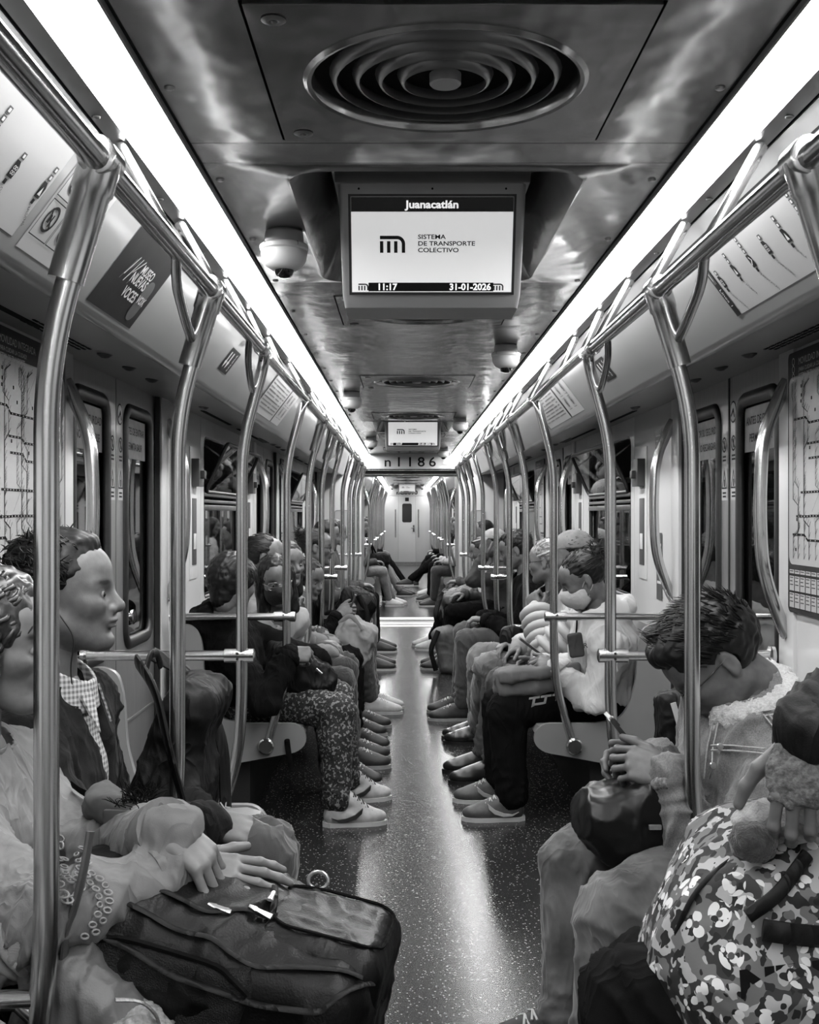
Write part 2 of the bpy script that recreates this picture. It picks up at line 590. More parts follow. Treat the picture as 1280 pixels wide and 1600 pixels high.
screw_me = None
def screw(p, nrm, r, parent):
    global screw_me
    if screw_me is None:
        o = MB().lathe([(0, -1.0), (0.6, -0.9), (0.95, -0.5), (1.0, 0.0)], (0, 0, 0), 'z', 10).obj('screw_head', STEEL_DK, None, 60)
        screw_me = o.data; bpy.data.objects.remove(o)
    o = bpy.data.objects.new('screw_head', screw_me); COL.objects.link(o)
    o.parent = parent; o.location = Vector(p) - origin(parent); o.scale = (r, r, r * 0.5)
    return o
for k in range(24):
    y = 0.9 + 0.55 * k
    for s in (-1, 1):
        screw((s * 0.478, y, ZC), None, 0.0095, ceil)
        screw((s * 0.632, y + 0.1, 2.104), None, 0.008, ceil)

# wavy sides: trims, cove, soffit
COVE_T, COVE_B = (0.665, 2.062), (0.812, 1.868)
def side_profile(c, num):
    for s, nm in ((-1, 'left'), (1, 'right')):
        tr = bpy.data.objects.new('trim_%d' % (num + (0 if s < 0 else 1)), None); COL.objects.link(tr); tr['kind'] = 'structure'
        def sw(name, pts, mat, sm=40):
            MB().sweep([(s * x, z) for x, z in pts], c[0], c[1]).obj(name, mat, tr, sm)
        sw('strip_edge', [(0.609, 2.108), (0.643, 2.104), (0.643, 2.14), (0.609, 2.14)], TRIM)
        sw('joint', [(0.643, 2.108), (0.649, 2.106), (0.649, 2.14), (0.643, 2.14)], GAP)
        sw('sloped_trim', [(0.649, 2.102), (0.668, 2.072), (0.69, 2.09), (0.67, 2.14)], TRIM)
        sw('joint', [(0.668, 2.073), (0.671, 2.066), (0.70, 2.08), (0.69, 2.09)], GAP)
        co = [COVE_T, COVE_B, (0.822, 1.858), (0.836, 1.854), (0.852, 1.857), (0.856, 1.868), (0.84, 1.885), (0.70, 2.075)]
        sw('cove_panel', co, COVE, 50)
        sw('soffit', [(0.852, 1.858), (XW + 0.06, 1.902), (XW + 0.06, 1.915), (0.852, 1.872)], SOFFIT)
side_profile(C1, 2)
side_profile(C2, 4)
for s in (-1, 1):                                              # pieces let into the soffit: dashes, small round lamps
    tr = bpy.data.objects.new('trim_%d' % (6 if s < 0 else 7), None); COL.objects.link(tr); tr['kind'] = 'structure'
    def soz(x): return 1.858 + (x - 0.852) / (XW + 0.06 - 0.852) * 0.044
    for b0, b1 in CAR1_BENCH[1:]:
        for row in range(3):
            for k in range(10):
                x = 1.02 + row * 0.022
                y = b1 - 0.75 + k * 0.055 + 0.02 * row
                MB().box((s * x - 0.004, y, soz(x) - 0.002), (s * x + 0.004, y + 0.04, soz(x) + 0.004)).obj('slot', GAP, tr, 0)
        for y in (b0 + 0.25, b1 - 0.12, b1 + 0.2, b1 + 0.55):
            x = 1.0
            MB().lathe([(0, -0.012), (0.012, -0.010), (0.02, -0.004), (0.026, 0.0), (0.026, 0.006)], (s * x, y, soz(x) - 0.001), 'z', 14).obj('lamp_boss', BLACK, tr, 50)
        for y in (b0 + 0.5, b0 + 1.7):
            MB().box((s * 1.05 - 0.012, y, soz(1.05) - 0.002), (s * 1.05 + 0.012, y + 0.9, soz(1.05) + 0.004)).obj('slot', GAP, tr, 0)

# ------------------------------------------------------------------ side walls with windows and doors
def plate_hole(x0, x1, y0, y1, z0, z1, hy0, hy1, hz0, hz1, r):
    mb = MB()
    o = rrect((y0 + y1) / 2, (z0 + z1) / 2, (y1 - y0) / 2, (z1 - z0) / 2, 0.0015)
    i = rrect((hy0 + hy1) / 2, (hz0 + hz1) / 2, (hy1 - hy0) / 2, (hz1 - hz0) / 2, r)
    L = lambda lp, x: [(x, a, b) for a, b in lp]
    mb.loft([L(o, x1), L(o, x0), L(i, x0), L(i, x1), L(o, x1)])
    return mb

def loop_tube(name, x, cy, cz, hy, hz, r, tr, mat, parent, n=8, flat=1.0):
    lp = rrect(cy, cz, hy, hz, r, 6)
    pts = [(x, a, b) for a, b in lp]
    pts.append(pts[0]); pts.append(pts[1])
    return MB().tube(pts, tr, n, False, flat=((1, 0, 0), flat)).obj(name, mat, parent, 60)

wins = [0]; doors = [0]
def side_wall(s, nm, benches, c, dsc):
    w = bpy.data.objects.new('wall_' + nm, None); COL.objects.link(w); w['kind'] = 'structure'
    X0, X1 = s * XW, s * (XW + 0.05)
    y = c[0]
    zones = []
    for b0, b1 in benches:
        zones.append((max(b0 - 0.02, c[0]), b1 + 0.02))
    for zi, (a, b) in enumerate(zones):
        w0, w1 = a + 1.12, b - 0.72
        if a < -1: w0, w1 = a + 0.25, b - 0.3
        if 0 < a < 1: w1 = b - 0.98
        mb = plate_hole(X0, X1, w0 - 0.09, w1 + 0.09, 0.0, 1.93, w0, w1, 0.92, 1.80, 0.06)
        mb.obj('wall_panel', WALL, w, 35)
        MB().box((min(X0, X1), a, 0), (max(X0, X1), w0 - 0.092, 1.93), 0.003).obj('wall_panel', WALL, w, 35)
        MB().box((min(X0, X1), w1 + 0.092, 0), (max(X0, X1), b, 1.93), 0.003).obj('wall_panel', WALL, w, 35)
        # pillar edge framing the door opening
        for q, d in ((a, 1), (b, -1)):
            MB().box((min(s * (XW - 0.012), s * (XW + 0.03)), min(q, q + d * 0.14), 0), (max(s * (XW - 0.012), s * (XW + 0.03)), max(q, q + d * 0.14), 1.90), 0.006).obj('door_pillar', WALL, w, 35)
        # window: lower pane, sill bars, hopper tilted in
        wins[0] += 1
        wo = bpy.data.objects.new('window_%d' % wins[0], None); COL.objects.link(wo); wo['kind'] = 'structure'
        wo.location = (s * XW, (w0 + w1) / 2, 0.92)
        loop_tube('window_seal', s * (XW + 0.01), (w0 + w1) / 2, 1.36, (w1 - w0) / 2 - 0.005, 0.435, 0.055, 0.012, BLACK, wo)
        MB().box((s * (XW + 0.03) - 0.003, w0, 0.92), (s * (XW + 0.03) + 0.003, w1, 1.42)).obj('pane', GLASS, wo, 0)
        for z, h in ((1.40, 0.03), (1.44, 0.018), (1.475, 0.02)):
            MB().box((s * (XW + 0.012) - 0.018, w0 + 0.01, z), (s * (XW + 0.012) + 0.018, w1 - 0.01, z + h), 0.004).obj('sill_bar', STEEL_DK, wo, 40)
        tilt = math.radians(24 if a > 3 else 2)
        hz, hh = 1.50, 0.285
        def hp(t, off=0.0): return (s * (XW - 0.005 - math.sin(tilt) * t * hh + off), hz + math.cos(tilt) * t * hh)
        pts = [(hp(0)[0], w0 + 0.03, hp(0)[1]), (hp(1)[0], w0 + 0.03, hp(1)[1]), (hp(1)[0], w1 - 0.03, hp(1)[1]), (hp(0)[0], w1 - 0.03, hp(0)[1])]
        fr = fillet(pts, 0.05, 5, True)
        fr += fr[:2]
        MB().tube(fr, 0.011, 8, False).obj('hopper_frame', BLACK, wo, 60)
        MB().add(fillet(pts, 0.05, 5, True), [tuple(range(24))]).obj('hopper_pane', GLASS, wo, 0)
        for q in (w0 + 0.03, w1 - 0.03):
            MB().tube([(s * (XW + 0.01), q, 1.76), (hp(0.72)[0], q, hp(0.72)[1])], 0.006, 6).obj('hopper_stay', STEEL_DK, wo, 60)
    for (a0, a1), (b0, b1) in zip(zones[:-1], zones[1:]):
        make_door(s, a1, b0, dsc)
    return w

def make_door(s, y0, y1, dsc, last=False):
    doors[0] += 1
    ym = (y0 + y1) / 2
    d = bpy.data.objects.new('door_%d' % doors[0], None); COL.objects.link(d); d['kind'] = 'structure'
    d.location = (s * XW, ym, 0)
    X0, X1 = s * (XW + 0.022), s * (XW + 0.05)
    for k, (a, b) in enumerate(((y0 - 0.03, ym - 0.006), (ym + 0.006, y1 + 0.03))):
        wy0, wy1 = (a + 0.12, b - 0.125) if k == 0 else (a + 0.125, b - 0.12)
        leaf = plate_hole(X0, X1, a, b, 0.01, 1.90, wy0, wy1, 0.86, 1.80, 0.07).obj('door_leaf', DOORM, d, 35)
        loop_tube('window_gasket', X0, (wy0 + wy1) / 2, 1.33, (wy1 - wy0) / 2 - 0.004, 0.466, 0.07, 0.026, BLACK, leaf, 10, 0.6)
        MB().box((s * (XW + 0.038) - 0.002, wy0 - 0.01, 0.85), (s * (XW + 0.038) + 0.002, wy1 + 0.01, 1.81)).obj('pane', GLASS, leaf, 0)
        for t in (0.12, 0.55):
            MB().box((min(X0, X0 - s * 0.004), a + 0.02, t), (max(X0, X0 - s * 0.004), b - 0.02, t + 0.012), 0.0015).obj('kick_rib', DOORM, leaf, 40)
    MB().box((s * (XW + 0.034) - 0.016, ym - 0.007, 0.01), (s * (XW + 0.034) + 0.010, ym + 0.007, 1.90)).obj('centre_seal', BLACK, d, 0)
    for q in (y0, y1):
        MB().box((s * (XW + 0.01) - 0.008, q - 0.016, 0.0), (s * (XW + 0.01) + 0.014, q + 0.016, 1.90)).obj('jamb_seal', BLACK, d, 0)
    return d

wall_L = side_wall(-1, 'left', CAR1_BENCH, C1, '')
wall_R = side_wall(1, 'right', CAR1_BENCH, C1, '')
for s in (-1, 1):
    make_door(s, 12.92, 14.16, '')
    make_door(s, 15.4, 16.86, '')
    make_door(s, CAR2_BENCH[2][1] + 0.02, 30.9, '')
side_wall(-1, 'left', CAR2_BENCH, C2, '')
side_wall(1, 'right', CAR2_BENCH, C2, '')

# end walls: bulkheads around the gangway, far end, rear
END = bpy.data.objects.new('wall_gangway', None); COL.objects.link(END); END['kind'] = 'structure'
def bulkhead(y0, y1, hz):
    for s in (-1, 1):
        a, b = sorted((s * 0.60, s * 1.2))
        MB().box((a, y0, 0), (b, y1, 2.2), 0.006).obj('end_panel', WALL, END, 35)
    MB().box((-0.60, y0, hz), (0.60, y1, 2.2), 0.004).obj('header_panel', WALL, END, 35)
bulkhead(14.2, 14.26, 1.935)
bulkhead(15.24, 15.3, 1.90)
for s in (-1, 1):
    a, b = sorted((s * 0.60, s * 0.66))
    MB().box((a, 14.26, 0), (b, 15.24, 2.0)).obj('gangway_side', M('gangway_side_panel', 0.42, 0.35, 0.0, var=0.06, vs=3), END, 0)
    a, b = sorted((s * 0.76, s * 0.92))
    MB().add([(s * x, 14.195, z) for x, z in rrect(0.84, 1.0, 0.085, 0.42, 0.03)], [tuple(range(28))]).obj('locker_door', M('locker_grey', 0.4, 0.35, var=0.04, vs=5), END, 0)
    loop = [(s * x, 14.19, z) for x, z in rrect(0.84, 1.0, 0.088, 0.423, 0.03)]
    MB().tube(loop + loop[:2], 0.004, 6, False).obj('locker_seal', STEEL_DK, END, 60)
for k, (y, z, r) in enumerate(((14.30, 1.925, 0.012), (14.42, 1.905, 0.018), (14.6, 1.89, 0.018), (14.78, 1.885, 0.018), (14.96, 1.88, 0.018), (15.12, 1.885, 0.02))):
    MB().tube([(-0.6, y, z), (0.6, y, z)], r, 10).obj('bellows_rib', BLACK if k % 2 else STEEL, END, 60)
MB().box((-0.6, 14.26, 1.93), (0.6, 15.24, 1.96)).obj('gangway_roof', SOFFIT, END, 0)
tx = text('n1186', 0.165, (0.0, 14.195, 2.015), (1, 0, 0), (0, 0, 1), INK, END, bold=0.002, xs=1.15, space=1.45)
MB().box((0.40, 14.19, 1.99), (0.55, 14.196, 2.08)).obj('notice', PAPER, END, 0)

FAR = bpy.data.objects.new('wall_end', None); COL.objects.link(FAR); FAR['kind'] = 'structure'
FWALL = M('end_wall_panel', 0.42, 0.4, 0.0, var=0.04, vs=2)
for a, b in ((-1.2, -0.62), (-0.615, -0.235), (0.235, 0.615), (0.62, 1.2)):
    MB().box((a, 31.0, 0), (b, 31.06, 1.86), 0.006).obj('end_panel', FWALL, FAR, 35)
MB().box((-1.2, 31.0, 1.865), (1.2, 31.06, 2.3), 0.004).obj('header_panel', FWALL, FAR, 35)
tx = text('nC0090', 0.15, (-0.0, 30.995, 1.95), (1, 0, 0), (0, 0, 1), INK, FAR, bold=0.003, xs=1.2)
fd = bpy.data.objects.new('door_%d' % (doors[0] + 1), None); COL.objects.link(fd); fd['kind'] = 'structure'
fd.location = (0, 31.0, 0)
def yplate_hole(y0, y1, x0, x1, z0, z1, hx0, hx1, hz0, hz1, r):
    mb = MB()
    o = rrect((x0 + x1) / 2, (z0 + z1) / 2, (x1 - x0) / 2, (z1 - z0) / 2, 0.0015)
    i = rrect((hx0 + hx1) / 2, (hz0 + hz1) / 2, (hx1 - hx0) / 2, (hz1 - hz0) / 2, r)
    L = lambda lp, y: [(a, y, b) for a, b in lp]
    mb.loft([L(o, y1), L(o, y0), L(i, y0), L(i, y1), L(o, y1)])
    return mb
yplate_hole(31.0, 31.04, -0.232, 0.232, 0.0, 1.86, -0.13, 0.13, 1.15, 1.66, 0.05).obj('door_leaf', FWALL, fd, 35)
MB().box((-0.135, 31.02, 1.14), (0.135, 31.024, 1.67)).obj('pane', M('dark_end_glass', 0.01, 0.1, var=0.2, vs=9), fd, 0)
MB().box((0.16, 30.96, 0.90), (0.20, 30.995, 1.08), 0.005).obj('lock_plate', BLACK, fd, 40)
MB().tube([(0.11, 30.95, 1.0), (0.2, 30.95, 1.0)], 0.012, 8).obj('door_handle', STEEL, fd, 60)
MB().box((-0.05, 30.985, 1.72), (0.05, 30.998, 1.82)).obj('warning_sign', INK, fd, 0)
for s in (-1, 1):
    MB().tube([(s * 0.31, 30.94, 0.75), (s * 0.31, 30.94, 1.5)], 0.016, 8).obj('grab_bar', STEEL, FAR, 60)
MB().box((-1.2, 31.0, 0.0), (1.2, 30.985, 0.09)).obj('kick_plate', STEEL_DK, FAR, 0)
rear = bpy.data.objects.new('wall_rear', None); COL.objects.link(rear); rear['kind'] = 'structure'
MB().box((-1.2, -1.76, 0), (1.2, -1.7, 2.2), 0.004).obj('end_panel', WALL, rear, 35)

# dark tunnel lining outside the windows
tun = bpy.data.objects.new('wall_tunnel', None); COL.objects.link(tun); tun['kind'] = 'structure'
for s in (-1, 1):
    a, b = sorted((s * 1.75, s * 1.8))
    for y in np.arange(-3.2, 31, 2.2):
        MB().box((a, y, -0.5), (b, y + 2.17, 2.6)).obj('tunnel_lining', M('tunnel_concrete', 0.09, 0.8, var=0.3, vs=3, bump=0.3, bs=20), tun, 0)
    for z in (1.0, 1.15, 1.65):
        MB().tube([(s * 1.72, -3.2, z), (s * 1.72, 31, z)], 0.025, 8).obj('tunnel_cable', M('cable_grey', 0.2, 0.5, var=0.2, vs=30), tun, 60)

# ------------------------------------------------------------------ ceiling fixtures
SIDE_TXT = {-1: 'on the curly-haired woman\'s side', 1: 'on the denim-jacket man\'s side'}
for c, nm in ((C1, 'this car'), (C2, 'past the gangway')):
    for s in (-1, 1):
        t = thing('light_strip', 'glowing ceiling light strip %s, %s' % (SIDE_TXT[s], nm), 'light', (s * 0.5575, c[0], 2.11), 'ceiling light strips')
        pr = [(0.5045, 2.118), (0.515, 2.1155), (0.5575, 2.1145), (0.60, 2.1155), (0.6085, 2.118), (0.6085, 2.13), (0.5045, 2.13)]
        MB().sweep([(s * x, z) for x, z in pr], c[0] + 0.01, c[1] - 0.01).obj('lens', LAMP, t, 60)
        MB().sweep([(s * x, z) for x, z in ((0.502, 2.108), (0.5055, 2.106), (0.5055, 2.132), (0.502, 2.132))], c[0] + 0.01, c[1] - 0.01).obj('edge_profile', TRIM, t, 40)

def vent(cy, label, n=40):
    t = thing('ceiling_vent', label, 'vent', (0, cy, ZC), 'round ceiling air diffusers')
    a = [2 * math.pi * (k + 0.5) / 48 for k in range(48)]
    sq = lambda k: 0.305 / max(abs(math.cos(k)), abs(math.sin(k)))
    a = sorted(a + [math.pi / 4 + j * math.pi / 2 for j in range(4)])
    o = [(sq(k) * math.cos(k), cy + sq(k) * math.sin(k), ZC - 0.004) for k in a]
    cyc = lambda r, z: [(r * math.cos(k), cy + r * math.sin(k), z) for k in a]
    MB().loft([[(p[0], p[1], ZC + 0.008) for p in o], o, cyc(0.243, ZC - 0.004), cyc(0.236, ZC - 0.010), cyc(0.229, ZC - 0.008), cyc(0.224, ZC + 0.004), cyc(0.219, ZC + 0.05)]).obj('face_plate', CEIL, t, 40)
    for r in (0.192, 0.153, 0.114, 0.076):
        prof = [(r + 0.012, ZC + 0.036), (r + 0.006, ZC + 0.010), (r - 0.001, ZC - 0.004), (r - 0.006, ZC - 0.006), (r - 0.007, ZC + 0.002), (r - 0.001, ZC + 0.014), (r + 0.008, ZC + 0.036)]
        MB().lathe(prof, (0, cy, 0), 'z', n, True).obj('diffuser_ring', M('diffuser_grey', 0.13, 0.3, 0.4, var=0.05, vs=10), t, 60)
    MB().lathe([(0, ZC - 0.008), (0.024, ZC - 0.008), (0.027, ZC - 0.005), (0.028, ZC + 0.05)], (0, cy, 0), 'z', 24).obj('hub', M('hub_grey', 0.3, 0.4, var=0.05, vs=20), t, 40)
    for k in range(6):
        q = math.radians(60 * k + 30)
        MB().tube([(0.02 * math.cos(q), cy + 0.02 * math.sin(q), ZC + 0.028), (0.222 * math.cos(q), cy + 0.222 * math.sin(q), ZC + 0.028)], 0.006, 6).obj('spoke', M('diffuser_grey', 0.22), t, 60)
    for x, q in ((-0.265, 0.255), (-0.265, -0.255)):
        MB().lathe([(0, 0.004), (0.006, 0.003), (0.007, -0.002), (0.012, -0.003), (0.019, 0.0)], (x, cy + q, ZC - 0.0055), 'z', 16).obj('lock_screw', STEEL_DK, t, 60)
vl = ['ahead of the first information screen, the largest seen', 'just behind the first information screen', 'midway between the two information screens', 'just in front of the second information screen', 'behind the second information screen', 'nearest the n1186 bulkhead']
for v, l in zip(VENTS1[1:], vl):
    vent(v, 'round ring-type ceiling air vent, ' + l)
for v in VENTS2:
    vent(v, 'small round ceiling air vent past the gangway', 20)

def metro_logo(sh, u, v, w, mat, l=0.002):
    """the system's rounded m: an outer arch over three short bars"""
    b = w * 0.135
    h = w * 0.66
    sh.rect(u - w / 2, v + h / 2 - b, u + w * 0.18, v + h / 2, mat, l)
    n = 10; cx, cy, R = u + w * 0.18, v + h / 2 - w * 0.32, w * 0.32
    pts = [(cx + R * math.cos(t), cy + R * math.sin(t)) for t in np.linspace(math.pi / 2, 0, n)]
    pin = [(cx + (R - b) * math.cos(t), cy + (R - b) * math.sin(t)) for t in np.linspace(0, math.pi / 2, n)]
    sh.poly(pts + pin, mat, l)
    sh.rect(u + w / 2 - b, v - h / 2, u + w / 2, cy, mat, l)
    for k in range(3):
        x = u - w / 2 + k * w * 0.28
        sh.rect(x, v - h / 2, x + b, v + h / 2 - 1.55 * b, mat, l)

def monitor(cy, label, full=True):
    t = thing('information_screen', label, 'screen', (0, cy, 1.9), 'hanging information screens')
    w1, w0 = 0.236, 0.226
    ht, hb = 2.215, 1.915
    yt, yb = 0.20, 0.10
    loops = []
    for z, w, d in ((ht, w1, yt), (1.945, w0 + 0.003, yb + 0.013), (hb, w0 - 0.002, yb - 0.01)):
        loops.append([(x, cy + q, z) for x, q in rrect(0, 0, w, d, 0.012, 3)])
    MB().loft(loops, True).obj('housing', M('screen_housing', 0.30, 0.42, 0.15, var=0.06, vs=5), t, 35)
    MB().box((-0.245, cy - yt - 0.006, ht - 0.008), (0.245, cy + yt + 0.006, ht + 0.03), 0.004).obj('top_bracket', M('screen_bracket', 0.16, 0.4, 0.2, var=0.05, vs=6), t, 35)
    V = np.array([0, -(yt - yb), ht - hb]); V /= np.linalg.norm(V)
    ctr = np.array([0, cy - (yt + yb) / 2 - 0.008, (ht + hb) / 2 - 0.003])
    sh = Sheet(ctr, (1, 0, 0), V)
    sw_, sh_ = 0.204, 0.118
    sh.frame(-sw_ - 0.004, -sh_ - 0.004, sw_ + 0.004, sh_ + 0.004, 0.006, BLACK, 0.002)
    sh.rect(-sw_, -sh_, sw_, sh_, SCREEN, 0.001)
    sh.rect(-sw_, sh_ - 0.036, sw_, sh_, SCREEN_DK, 0.0016)
    sh.rect(-0.162, -sh_ + 0.002, 0.158, -sh_ + 0.024, SCREEN_DK, 0.0016)
    metro_logo(sh, -0.1, 0.002, 0.064, SCREEN_GR)
    metro_logo(sh, -0.175, -sh_ + 0.013, 0.026, SCREEN_GR, 0.0018)
    metro_logo(sh, 0.171, -sh_ + 0.013, 0.026, SCREEN_GR, 0.0018)
    sh.done(t, 'screen_graphic')
    tt = lambda b, sz, u, v, m, al='LEFT', bo=0.0, xs=1.0: text(b, sz, sh.P(u, v), (1, 0, 0), V, m, t, 0.0022, bo, al, 'screen_lettering', xs)
    tt('Juanacatlán', 0.026, 0.0, sh_ - 0.019, SCREEN_TX, 'CENTER', 0.0008, 1.15)
    tt('11:17', 0.023, -0.140, -sh_ + 0.0125, SCREEN_TX, 'LEFT', 0.0007)
    tt('31-01-2026', 0.023, 0.152, -sh_ + 0.0125, SCREEN_TX, 'RIGHT', 0.0007)
    for k, ln in enumerate(('SISTEMA', 'DE TRANSPORTE', 'COLECTIVO')):
        tt(ln, 0.0155, -0.036, 0.020 - 0.0165 * k, SCREEN_INK, 'LEFT', 0.0003, 1.22)
    for u in (-0.2, 0, 0.2):
        MB().disc(sh.P(u * 0.92, sh_ + 0.02, 0.0025), 0.0028, sh.N, 10).obj('bracket_hole', GAP, t, 0)
monitor(3.08, 'hanging information screen reading Juanacatlán, the larger one, in front of the second vent')
monitor(9.72, 'smaller hanging information screen just before the n1186 bulkhead')
monitor(29.9, 'tiny hanging information screen above the far end door')

def dome(x, y, label):
    t = thing('dome_camera', label, 'camera', (x, y, ZC), 'white dome security cameras')
    k = 1.0
    MB().lathe([(0.046, 0), (0.050, -0.004), (0.052, -0.03), (0.050, -0.034)], (x, y, ZC), 'z', 24).obj('base', M('camera_base', 0.35, 0.4, var=0.04, vs=9), t, 40)
    MB().lathe([(0.060, -0.034), (0.064, -0.038), (0.064, -0.048), (0.060, -0.052), (0.061, -0.055), (0.058, -0.075), (0.048, -0.092), (0.03, -0.102), (0.0, -0.104)], (x, y, ZC), 'z', 28).obj('housing', WHITEP, t, 40)
    MB().lathe([(0.026, -0.098), (0.025, -0.110), (0.018, -0.119), (0.008, -0.123), (0, -0.124)], (x, y - 0.004, ZC), 'z', 20).obj('lens_dome', M('lens_black', 0.004, 0.08, var=0.1, vs=9), t, 60)
    for a in (0.6, 2.2, 3.9, 5.4):
        MB().box((x + 0.062 * math.cos(a) - 0.002, y + 0.062 * math.sin(a) - 0.002, ZC - 0.045), (x + 0.062 * math.cos(a) + 0.002, y + 0.062 * math.sin(a) + 0.002, ZC - 0.035)).obj('clip', STEEL_DK, t, 0)
for x, y, l in ((-0.385, 3.02, 'beside the first information screen, the largest'), (0.375, 5.05, 'behind the first information screen above the white hoodie'),
                (-0.39, 7.0, 'halfway along the ceiling above the dark-haired woman'), (0.36, 8.9, 'beside the second information screen'),
                (-0.39, 11.1, 'behind the second information screen'), (0.37, 13.0, 'just before the n1186 bulkhead')):
    dome(x, y, 'white dome security camera on the ceiling, ' + l)
for x, y in ((-0.38, 18.5), (0.38, 18.6), (-0.38, 29.2), (0.38, 29.2)):
    dome(x, y, 'small white dome camera in the car beyond the gangway')

# ------------------------------------------------------------------ rails, poles, benches
BN1 = {(-1, 1): "the curly-haired woman's bench", (1, 1): "the denim-jacket man's bench", (-1, 2): "the black-hoodie boy's bench", (1, 2): "the white-hoodie rider's bench",
       (-1, 3): "the boy's-side bulkhead bench", (1, 3): "the rider's-side bulkhead bench", (-1, 0): "the woman's-side rear bench", (1, 0): "the man's-side rear bench"}
XP, XR, ZR = 0.592, 0.512, 1.892
PR = 0.0185
def pole(s, y, kind, where, n=14, pos=''):
    if kind == 'tee':
        lab = 'tee-collar steel pole with armrest, %s on %s' % (pos, where)
    else:
        lab = 'bent-top steel pole with crossbar, %s end of %s' % ('rear' if kind > 0 else 'gangway', where)
    t = thing('grab_pole', lab, 'pole', (s * XP, y, 0), 'steel grab poles along ' + where)
    low = [(s * 0.672, y, 0.375), (s * 0.648, y, 0.46), (s * 0.606, y, 0.60), (s * XP, y, 0.76), (s * XP, y, 1.0), (s * XP, y, 1.60)]
    if kind == 'tee':
        pts = low + [(s * (XR + 0.004), y, ZR - 0.01)]
        path = fillet(pts, [0, 0.05, 0.08, 0.1, 0, 0.10, 0], 6)
    else:
        d = kind
        pts = low + [(s * (XR + 0.002), y, ZR), (s * XR, y + d * 0.16, ZR)]
        path = fillet(pts, [0, 0.05, 0.08, 0.1, 0, 0.10, 0.075, 0], 7)
    MB().tube(path, PR, n).obj('tube', STEEL, t, 60)
    # round mounting boss on the seat end
    MB().lathe([(0, -0.012), (0.030, -0.012), (0.036, -0.007), (0.037, 0.0), (0.037, 0.014)], (s * 0.68, y - 0.022, 0.355), 'y', 24).obj('mounting_boss', STEEL, t, 40)
    if kind == 'tee':
        a = np.array([s * (XR + 0.0), y, ZR + 0.006]); b = np.array([s * (XP - 0.028), y, 1.72])
        dv = (b - a) / np.linalg.norm(b - a)
        MB().tube([a, a + dv * 0.05, a + dv * 0.055, b], [0.031, 0.031, 0.0275, 0.0265], n + 4).obj('tee_sleeve', STEEL, t, 50)
        MB().tube([(s * XR, y - 0.03, ZR + 0.004), (s * XR, y - 0.028, ZR + 0.004), (s * XR, y + 0.028, ZR + 0.004), (s * XR, y + 0.03, ZR + 0.004)], [0.026, 0.029, 0.029, 0.026], n + 4).obj('tee_collar', STEEL, t, 50)
        arm = fillet([(s * XP, y, 0.672), (s * 0.80, y, 0.665), (s * 1.05, y, 0.655)], 0.05, 4)
        MB().tube(arm, 0.0155, n).obj('armrest', STEEL, t, 60)
        MB().tube([(s * (XP + 0.003), y, 0.60), (s * (XP + 0.008), y, 0.64), (s * (XP + 0.04), y, 0.668)], [0.012, 0.016, 0.014], n).obj('weld_gusset', STEEL, t, 60)
    else:
        zb = 0.925
        MB().tube([(s * (XP - 0.02), y, zb), (s * 1.10, y, zb)], 0.0165, n).obj('crossbar', STEEL, t, 60)
        MB().tube([(s * (XP - 0.042), y, zb), (s * (XP - 0.038), y, zb), (s * (XP + 0.055), y, zb), (s * (XP + 0.057), y, zb)], [0.014, 0.0225, 0.0225, 0.018], n + 2).obj('clamp', STEEL, t, 50)
        for dz in (-0.009, 0.009):
            MB().disc((s * (XP + 0.012), y - 0.0228, zb + dz), 0.0042, (0, -1, 0), 10).obj('clamp_bolt', BLACK, t, 0)
        MB().lathe([(0.034, 0), (0.032, 0.012), (0.018, 0.016)], (s * 1.105, y, zb), 'x', 14).obj('wall_flange', STEEL, t, 50)

def rail(s, b0, b1, where, n=14, struts=True):
    t = thing('overhead_rail', 'dark overhead handrail running above ' + where, 'handrail', (s * XR, b0, ZR), 'overhead handrails')
    MB().tube([(s * XR, b0 + 0.14, ZR), (s * XR, b1 - 0.14, ZR)], PR + 0.0005, n).obj('rail', STEEL_RAIL, t, 60)
    for y in (b0 + 0.14, b1 - 0.14):
        MB().tube([(s * XR, y - 0.03, ZR), (s * XR, y - 0.026, ZR), (s * XR, y + 0.026, ZR), (s * XR, y + 0.03, ZR)], [0.02, 0.0235, 0.0235, 0.02], n).obj('joint_collar', STEEL, t, 50)
    if struts:
        for d in (0.42, 1.75, 2.35, 3.05):
            MB().tube([(s * (XR + 0.004), b0 + d, ZR + 0.008), (s * 0.628, b0 + d, 2.10)], 0.013, 10).obj('ceiling_strut', STEEL, t, 60)
        # looped gusset hanging under the rail near the middle tees
        for d, dd in ((2.15, -0.42), (3.2, -0.40)):
            y = b0 + d
            pts = [(s * XR, y + dd, ZR), (s * (XR + 0.02), y + dd + 0.10, ZR - 0.045), (s * (XR + 0.035), y - 0.15, ZR - 0.085), (s * (XR + 0.045), y - 0.01, ZR - 0.115)]
            MB().tube(fillet(pts, 0.12, 6), 0.011, 10).obj('gusset_loop', STEEL_RAIL, t, 60)

def door_rail(s, a, b, where, n=12):
    t = thing('overhead_rail', 'short pale S-curved handrail over the doorway after ' + where, 'handrail', (s * XR, a, ZR), 'doorway handrails')
    pts = [(s * XR, a - 0.14, ZR), (s * XR, a + 0.05, ZR), (s * (XR + 0.05), a + 0.28, ZR + 0.055), (s * (XR + 0.05), b - 0.28, ZR + 0.055), (s * XR, b - 0.05, ZR), (s * XR, b + 0.14, ZR)]
    MB().tube(fillet(pts, 0.14, 6), PR - 0.001, n).obj('rail', STEEL, t, 60)
    for y in (a + 0.4, b - 0.4):
        MB().tube([(s * (XR + 0.05), y, ZR + 0.055), (s * 0.632, y, 2.10)], 0.013, 10).obj('ceiling_strut', STEEL, t, 60)

